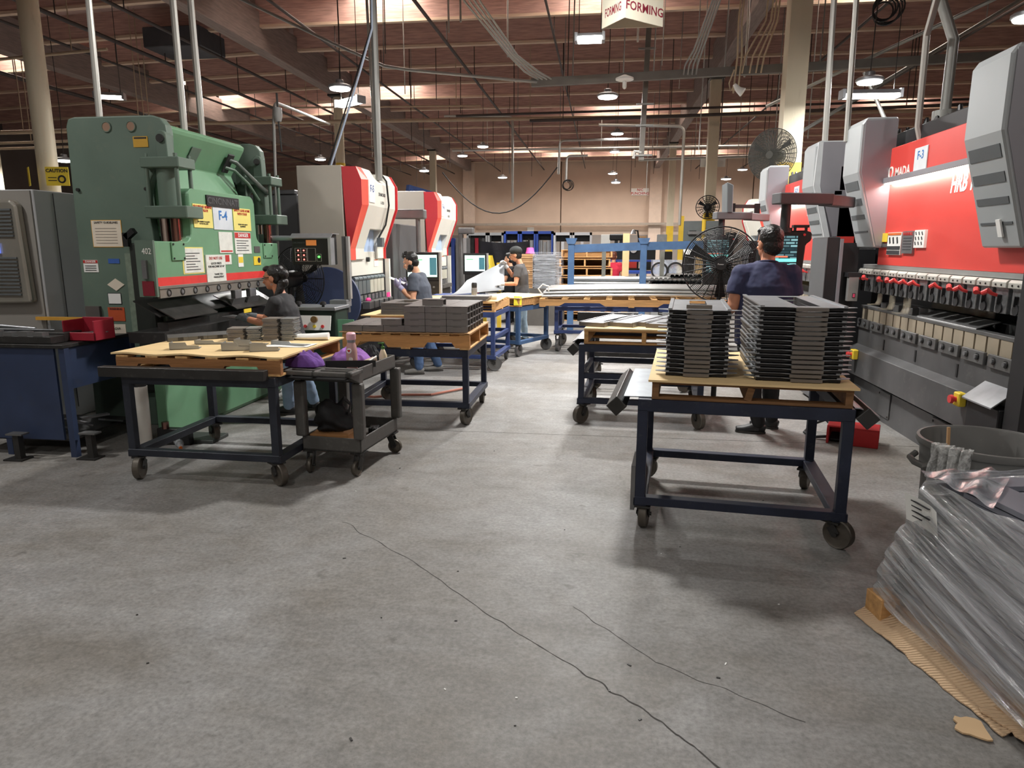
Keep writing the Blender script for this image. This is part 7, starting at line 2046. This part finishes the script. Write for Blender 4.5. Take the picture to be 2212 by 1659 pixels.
for L in range(4):
    for k in range(4):
        z = .80 + L * .085; y = 13.76 + k * .14
        o = thing('steel_tube', 'grey tube lying in the blue rack, ' + ('lowest', 'second', 'third', 'topmost')[L] + ' layer, ' + ORD[k] + ' from the aisle', 'tube', (.2, y, z), 0, 'tubes in the blue rack')
        part('wall', MB().cyl((-.62, y, z), (.88 if L < 3 else 1.9, y, z), .04, 10), TUB, o, world=True, smooth=True)
for r in range(4):
    for k in range(11):
        x = .93 + k * .085 + (.042 if r % 2 else 0); z = .93 + r * .062
        if r > 2 and k < 4: continue
        o = thing('square_tube', 'dark open tube end pointing up the aisle, ' + ('lowest', 'second', 'third', 'topmost')[r] + ' row, ' + ORD[k] + ' from the blue post', 'tube', (x, 13.9, z), 0, 'open tube ends in the blue rack')
        d = .043
        ring = lambda q: [(x - q, z), (x - q * .5, z + q * .75), (x + q * .5, z + q * .75), (x + q, z), (x + q * .5, z - q * .75), (x - q * .5, z - q * .75)]
        m = MB()
        for a, b in ((0, 1), (1, 2), (2, 3), (3, 4), (4, 5), (5, 0)):
            p, q = ring(d)[a], ring(d)[b]
            m.bar((p[0], 13.78, p[1]), (q[0], 13.78, q[1]), .5, .005, (0, 0, 1)) if False else m._add([(p[0], 13.70, p[1]), (q[0], 13.70, q[1]), (q[0], 14.5, q[1]), (p[0], 14.5, p[1])], [(0, 1, 2, 3)])
        part('wall', m, mat('dark_tube_wall', (110, 110, 108), .4, .6, .1), o, world=True, fix=False)
        part('far_plug', MB().prism(ring(.04), 'y', 14.1, 14.12), BLACK, o, world=True)
# cardboard and wrapped sheet stacks
for k in range(16):
    solo('cardboard_sheet', MB().box(-1.80 + .01 * (k % 3), -1.49, 14.9 + .01 * (k % 2), 15.6, .80 + k * .045, .838 + k * .045), CARDB, ('lowest' if k == 0 else 'topmost' if k == 15 else ORD[15 - k] + ' from the top') + ' flattened carton in the tan pile behind the man in the cap', 'carton', 'flattened cartons')
solo('low_pallet', MB().box(-1.85, -.85, 14.9, 15.7, 0, .80), mat('grey_crate', (96, 92, 88), .8), 'dark crate under the tan cartons and grey wrapped sheets', 'crate')
for k in range(22):
    rr = random.Random(k)
    solo('sheet_part', MB().box(-1.47 + .02 * rr.random(), -1.02 + .02 * rr.random(), 14.9, 15.6, .80 + k * .0325, .822 + k * .0325), GALV, ('lowest' if k == 0 else 'topmost' if k == 21 else ORD[21 - k] if 21 - k < 20 else 'nearly lowest') + (' from the top' if 0 < k < 21 else '') + ' grey sheet part in the wrapped pile beside the cartons', 'sheet', 'wrapped grey sheet parts')
FW2 = film('far_stretch_film', .1, .5, (190, 194, 202), (1, 1, 9), 4)
def fw(u, v):
    x = -1.49 + .58 * min(1, u / .7); y = 14.87 + (.75 * max(0, (u - .7) / .3))
    n = .012 * noise.noise((u * 5, v * 16, 4))
    return (x + (n if u > .7 else 0) + .05 * (u > .6) * (1 - abs(v - .5)), y - (abs(n) if u <= .7 else 0), .80 + .76 * v)
solo('stretch_film', MB().grid(fw, 50, 40), FW2, 'clear film wrapped round the grey sheet pile by the pallets', 'film', smooth=True, fix=False)
solo('pink_tub', MB().lathe((-1.58, 15.2, 1.53), [(.10, 0), (.085, .05), (.075, .12), (.03, .125)], 16), mat('bright_pink_plastic', (255, 100, 190), .5), 'bright pink upturned tub on top of the cartons', 'tub', smooth=True)
for k in range(8):
    pallet(('lowest' if k == 0 else 'topmost' if k == 7 else ORD[7 - k] + ' from the top') + ' pallet in the tall pallet stack behind the blue rack', (-.42 + .03 * (k % 2), 16.5, .0 + k * .205), .02 * (k % 3), 1.15, 1.0, .17, PINE, False, 5, 'stacked pallets behind the blue rack')
    if k: solo('pallet_spacer', MB().box(-.95, .1, 16.05, 16.95, k * .205 - .035, k * .205), OLDW, ORD[k - 1] + ' dark spacer board from the floor in the tall pallet stack', 'spacer', 'spacers in the pallet stack')
# upright server frames
BF = mat('cobalt_frame', (56, 84, 170), .45, .1, .06); WF = mat('white_frame', (226, 228, 232), .45, .05, .04); GF = mat('grey_frame', (150, 152, 154), .5, .2, .06); RF = mat('crimson_frame', (196, 40, 66), .5)
def upright(name, label, x0, x1, y, z0, z1, m, n=3, bars=WF):
    t = thing(name, label, 'frame', ((x0 + x1) / 2, y, z0), 0, 'upright frames by the back wall')
    w_ = .07
    part('frame', MB().box(x0, x0 + w_, y, y + .5, z0, z1).box(x1 - w_, x1, y, y + .5, z0, z1).box(x0, x1, y, y + .5, z1 - .1, z1).box(x0, x1, y, y + .5, z0, z0 + .1), m, t, world=True)
    part('dark_back', MB().box(x0 + w_, x1 - w_, y + .46, y + .5, z1 - .32, z1 - .1), BLACK, t, world=True)
    for k in range(n):
        x = x0 + w_ + .03 + (x1 - x0 - 2 * w_ - .06) * (k + .5) / n
        part('upright_bar', MB().box(x - .05, x + .05, y + .1, y + .35, z0 + .1, z1 - .33 - .06 * (k % 2)), bars, t, world=True)
    return t
z0 = .0
for k, (x0, x1, m, n, zt2) in enumerate([(-5.9, -5.1, GF, 2, 2.0), (-5.08, -4.3, GF, 3, 2.2), (-4.28, -3.70, GF, 3, 2.2), (-3.68, -3.10, BF, 3, 2.25), (-3.08, -2.5, BF, 3, 2.25), (-2.48, -1.86, BF, 3, 2.25), (-1.84, -1.18, WF, 1, 2.2), (-1.15, -.45, WF, 1, 2.2)]):
    upright('server_frame', ['first tall grey frame from the far white press', 'second tall grey frame from the far white press', 'third tall grey frame from the far white press', 'first cobalt blue upright frame counted from the grey ones', 'second cobalt blue upright frame counted from the grey ones', 'third cobalt blue upright frame counted from the grey ones', 'first open white upright frame next to the blue ones', 'second open white upright frame, last of its row'][k], x0, x1, 26, z0, zt2, m, n, GF if m is not WF else WF)
for k, (x, m) in enumerate([(-4.75, BF), (-4.60, GF), (-4.48, GF), (-4.36, WF), (-4.24, GF), (-4.12, DARK), (-3.98, RF), (-3.86, BLACK)]):
    solo('leaning_panel', MB().box(x - .055, x + .055, 22, 22.5, .0, 1.95), m, ['cobalt panel leaning', 'pale grey panel leaning', 'mid grey panel leaning', 'white panel leaning', 'steel grey panel leaning', 'charcoal panel leaning', 'crimson panel leaning', 'black panel leaning'][k] + ' among the narrow panels behind the second screen', 'panel', 'narrow panels behind the second screen')
t = thing('black_curtain', 'sagging glossy black plastic curtain hung before the blue frames', 'curtain', (-2.8, 20, 0))
part('sheet', MB().sheet(lambda u, v: (-3.52 + 1.42 * u, 20 + .05 * math.sin(u * 14) * v, 1.84 - 1.2 * v - .05 * math.sin(PI * u) * (1 - v)), 40, 10, .006).xf(Matrix.Identity(4)), mat('black_plastic_sheet', (34, 34, 44), .3, 0, .1, 5, bump=.5, bscale=9), t, world=True, smooth=True)
for x in (-3.5, -2.12):
    part('pole', MB().cyl((x, 20.05, 0), (x, 20.05, 1.9), .025, 8), DARK, t, world=True)
# benches, bins and shelves around the red tee
def bench(label, x0, x1, y, m, top=.95, shelf=None):
    t = thing('work_bench', label, 'bench', ((x0 + x1) / 2, y + .4, 0), 0, 'far work benches')
    part('top', MB().box(x0, x1, y, y + .8, top - .06, top), m, t, world=True)
    for x in (x0 + .05, x1 - .05):
        for yy in (y + .05, y + .75):
            part('leg', MB().box(x - .04, x + .04, yy - .04, yy + .04, 0, top - .06), m, t, world=True)
    if shelf:
        for x in (x0 + .05, x1 - .05):
            part('upright', MB().box(x - .03, x + .03, y + .7, y + .76, top, shelf), m, t, world=True)
        part('shelf', MB().box(x0, x1, y + .45, y + .8, shelf - .05, shelf), m, t, world=True)
    return t
bench('long blue bench with a shelf behind the person in the red tee', -1.0, 2.0, 19.3, BF, 1.02, 1.32)
bench('dark bench with tools far behind the blue rack', -.6, 2.6, 23.0, DARK, 1.0, 1.75)
BB = mat('bright_blue_bin', (40, 96, 220), .45, 0, .05)
for k, (x0, x1, z0, z1) in enumerate([(-.55, -.30, 1.02, 1.22), (.52, 1.15, 1.02, 1.25), (1.32, 1.50, 1.02, 1.24)]):
    solo('plastic_bin', MB().prism([(x0 + .03, z0), (x1 - .03, z0), (x1, z1), (x1 - .02, z1), (x1 - .05, z0 + .02), (x0 + .05, z0 + .02), (x0 + .02, z1), (x0, z1)], 'y', 19.32, 19.7), BB, ['small bright blue bin by the elbow of the red tee', 'wide bright blue bin beside the red tee', 'blue tub at the end of the bench by the red tee'][k], 'bin')
t = thing('bench_fan', 'small round black fan standing on the far bench', 'fan', (1.62, 19.6, 1.02))
part('case', MB().box(1.55, 1.85, 19.6, 19.75, 1.02, 1.55), BLACK, t, world=True, bev=.02)
for k, (x, z, w_, m, lb) in enumerate([(-.3, 1.0, .25, CARDB, 'carton standing on the dark far bench near its end'), (.2, 1.0, .3, PAPER, 'white case standing on the dark far bench'), (.75, 1.0, .35, REDM, 'red case standing on the dark far bench'), (1.3, 1.0, .3, BLACK, 'black case standing on the dark far bench'), (2.0, 1.0, .35, REDM, 'second red case at the far end of the dark bench'),
                                          (-.1, 1.75, .3, PAPER, 'white box on the shelf of the dark far bench'), (.5, 1.75, .2, BLACK, 'black box on the shelf of the dark far bench'), (1.1, 1.75, .25, CARDB, 'carton on the shelf of the dark far bench'), (1.7, 1.75, .3, GALV, 'grey box on the shelf of the dark far bench')]):
    solo('storage_case', MB().box(x, x + w_, 23.2, 23.5, z, z + .22 + .05 * (k % 3)), m, lb, 'case', 'cases on the far bench', bev=.008)
t = thing('wall_clock', 'round white clock above the far blue bench', 'clock', (.86, 21, 1.5))
part('case', MB().cyl((.86, 21, 1.60), (.86, 20.96, 1.60), .12, 24), BLACK, t, world=True)
part('face', MB().cyl((.86, 20.962, 1.60), (.86, 20.95, 1.60), .10, 24), PAPER, t, world=True)
part('hand', MB().bar((.86, 20.946, 1.60), (.90, 20.946, 1.65), .008, .006).bar((.86, 20.946, 1.60), (.84, 20.946, 1.67), .006, .006), INK, t, world=True)
part('board', MB().box(-.2, 1.5, 21.0, 21.03, 1.25, 1.75), BLACK, t, world=True)
part('board_leg', MB().box(.6, .68, 21.0, 21.03, 0, 1.25), BLACK, t, world=True)
# twin monitors seen from the back, posts
t = thing('monitor_pair', 'two dark screens seen from behind on the yellow column', 'monitor', (2.3, 17.2, 1.7))
for x0, x1 in ((1.86, 2.28), (2.36, 2.74)):
    s = part('case', MB().box(x0, x1, 17.2, 17.25, 1.80, 2.27), mat('screen_back_grey', (92, 98, 98), .55), t, world=True, bev=.01)
    part('mount', MB().box((x0 + x1) / 2 - .08, (x0 + x1) / 2 + .08, 17.17, 17.2, 1.93, 2.05), BLACK, s, world=True)
part('bracket', MB().box(1.95, 2.65, 17.12, 17.17, 1.96, 2.03), STEELG, t, world=True)
part('stand', MB().cyl((2.32, 17.22, 0), (2.32, 17.22, 2.3), .05, 10), YELC, t, world=True)
o = solo('yellow_post', MB().box(1.83, 1.95, 18, 18.12, 0, 2.42), YELC, 'slim yellow post with bolts beside the twin screens', 'post')
o = solo('timber_post', MB().box(2.03, 2.20, 16, 16.1, 0, 1.86), mat('pale_timber_post', (206, 176, 130), .8, 0, .1), 'pale timber post behind the pedestal fan', 'post')
solo('timber_upright', MB().box(.40, .54, 15.3, 15.4, 0, 1.95), mat('pale_timber_post', (206, 176, 130), .8, 0, .1), 'pale timber upright standing behind the tube rack', 'post')
solo('paper_reel', MB().cyl((1.86, 16.0, 1.62), (1.95, 16.6, 1.62), .12, 20), PAPER, 'white paper reel above the rack by the timber post', 'reel', smooth=True)
solo('reel_stand', MB().box(1.80, 2.0, 16.1, 16.5, 0, 1.50), DARK, 'dark stand under the white paper reel', 'stand')
t = thing('wire_reel', 'clear plastic covered machine with round reels behind the rack', 'machine', (1.5, 16.2, 0))
part('cover', MB().box(1.1, 1.75, 16.1, 16.7, .8, 1.38), film('machine_cover', .35, .6, (200, 206, 216)), t, world=True)
part('base', MB().box(1.1, 1.75, 16.1, 16.7, 0, .8), GF, t, world=True)
for x in (1.25, 1.60):
    part('reel', MB().ring((x, 16.08, 1.15), .17, .02, (0, 1, 0), 24, 6), BLACK, t, world=True)
t = thing('desk_lamp', 'tall thin task lamp far behind the rack', 'lamp', (1.0, 21.4, 0))
part('stem', MB().tube([(1.0, 21.4, 0), (1.02, 21.4, 1.9), (.98, 21.4, 2.15), (.88, 21.4, 2.15)], .025, 8), BLACK, t, world=True)
part('shade', MB().lathe((.86, 21.4, 2.05), [(.09, 0), (.04, .12), (.01, .13)], 14), GALV, t, world=True)
t = thing('bench_grinder', 'small dark machine on a stand far over the rack', 'machine', (.36, 21.3, 0))
part('stand', MB().box(.31, .41, 21.3, 21.4, 0, 1.88), DARK, t, world=True)
part('body', MB().box(.16, .58, 21.25, 21.45, 1.86, 2.05), BLACK, t, world=True, bev=.03)
# blue lifting frame over the white presses
t = thing('lifting_frame', 'navy goalpost lifting frame with a hoist over the farther white press', 'frame', (-4.9, 18, 0))
NB = mat('navy_lifting_frame', (60, 84, 140), .5, .1, .1)
part('post', MB().box(-5.03, -4.90, 18, 18.12, 0, 3.15), NB, t, world=True)
part('post', MB().box(-4.57, -4.46, 18.6, 18.72, 0, 2.95), NB, t, world=True)
part('beam', MB().bar((-5.05, 18.0, 3.15), (-4.45, 18.7, 2.98), .14, .18), NB, t, world=True)
part('hoist', MB().box(-4.85, -4.70, 18.2, 18.35, 2.80, 3.0), BLACK, t, world=True, bev=.02)
part('hook_block', MB().box(-4.83, -4.62, 18.2, 18.3, 2.66, 2.76), REDM, t, world=True, bev=.02)
part('hoist_lamp', MB().ell((-4.82, 18.18, 2.88), (.04, .02, .04), 10, 8), PAPER, t, world=True)
# small racks and the yellow vests under the second screen
t = thing('tool_rack', 'cluttered tool rack with yellow posts behind the lit screens', 'rack', (-2.3, 14.2, 0))
for x in (-2.62, -2.12):
    part('post', MB().box(x - .04, x + .04, 14.2, 14.28, 0, 1.35), YELC, t, world=True)
for z in (.75, 1.0, 1.2):
    part('shelf', MB().box(-2.65, -2.08, 14.15, 14.6, z, z + .03), DARK, t, world=True)
rr = random.Random(6)
for z in (.78, 1.03):
    for k in range(6):
        x = -2.6 + k * .085
        part('tool', MB().box(x, x + .06, 14.16, 14.4, z, z + .05 + .1 * rr.random()), [STEEL, DARK, GALV, BLUEF, YEL, STEELG][rr.randrange(6)], t, world=True)
solo('yellow_vest', MB().sheet(lambda u, v: (-2.55 + .32 * u - .06 * v * (1 - 2 * u), 14.1 + .03 * math.sin(u * 9), 1.50 - .26 * v), 10, 6, .02), YEL, 'yellow vest with pale stripes hung beside the first lit screen', 'vest', smooth=True)
for k, (x, a) in enumerate([(-2.50, -.02), (-2.33, .03)]):
    solo('vest_stripe', MB().bar((x, 14.065, 1.48), (x + a, 14.065, 1.26), .02, .006, (0, 1, 0)), GALV, ('first', 'second')[k] + ' pale stripe running down the yellow vest', 'stripe', 'pale stripes on the yellow vest')
# floor clutter between the presses
solo('air_hose', MB().tube([(-2.9, 7.4, .02), (-2.5, 7.3, .02), (-2.2, 7.45, .02), (-1.9, 7.5, .02), (-1.6, 7.9, .02)], .014, 8), mat('salmon_hose', (176, 110, 92), .6), 'salmon coloured hose lying on the floor behind the cart', 'hose', smooth=True)
rr = random.Random(21)
for k in range(26):
    x, y = rr.uniform(-2.2, 1.1), rr.uniform(1.9, 5.5)
    if rr.random() < .5: y = rr.uniform(1.5, 3.0)
    solo('metal_chip', MB().ob((x, y, .0015), (.005 + .014 * rr.random(), .004 + .003 * rr.random(), .003), rz=rr.random() * 3), DARK if k % 4 else PAPER, 'tiny dark or pale chip of debris lying on the open floor', 'chip', 'chips on the floor')

t = thing('roof_shade_box', 'dark grey box standing in for purlin shade beside the first girder', 'shade box', (-9.9, 16.6, 6.3))  # added box in place of the purlins' shade; no unit hangs here
part('case', MB().box(-10.6, -9.2, 15.9, 17.0, 6.16, 6.60), mat('roof_shade_grey', (70, 70, 74), .7, .1, .1), t, world=True, bev=.02)
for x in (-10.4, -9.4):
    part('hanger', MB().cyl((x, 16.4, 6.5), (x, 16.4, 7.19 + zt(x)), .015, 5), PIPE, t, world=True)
t = thing('column_sign', 'long white blank board fixed across the yellow-footed column', 'sign', (3.05, 20.8, 3.9))
part('panel', MB().box(2.62, 3.30, 20.78, 20.80, 3.87, 4.10), PAPER, t, world=True)
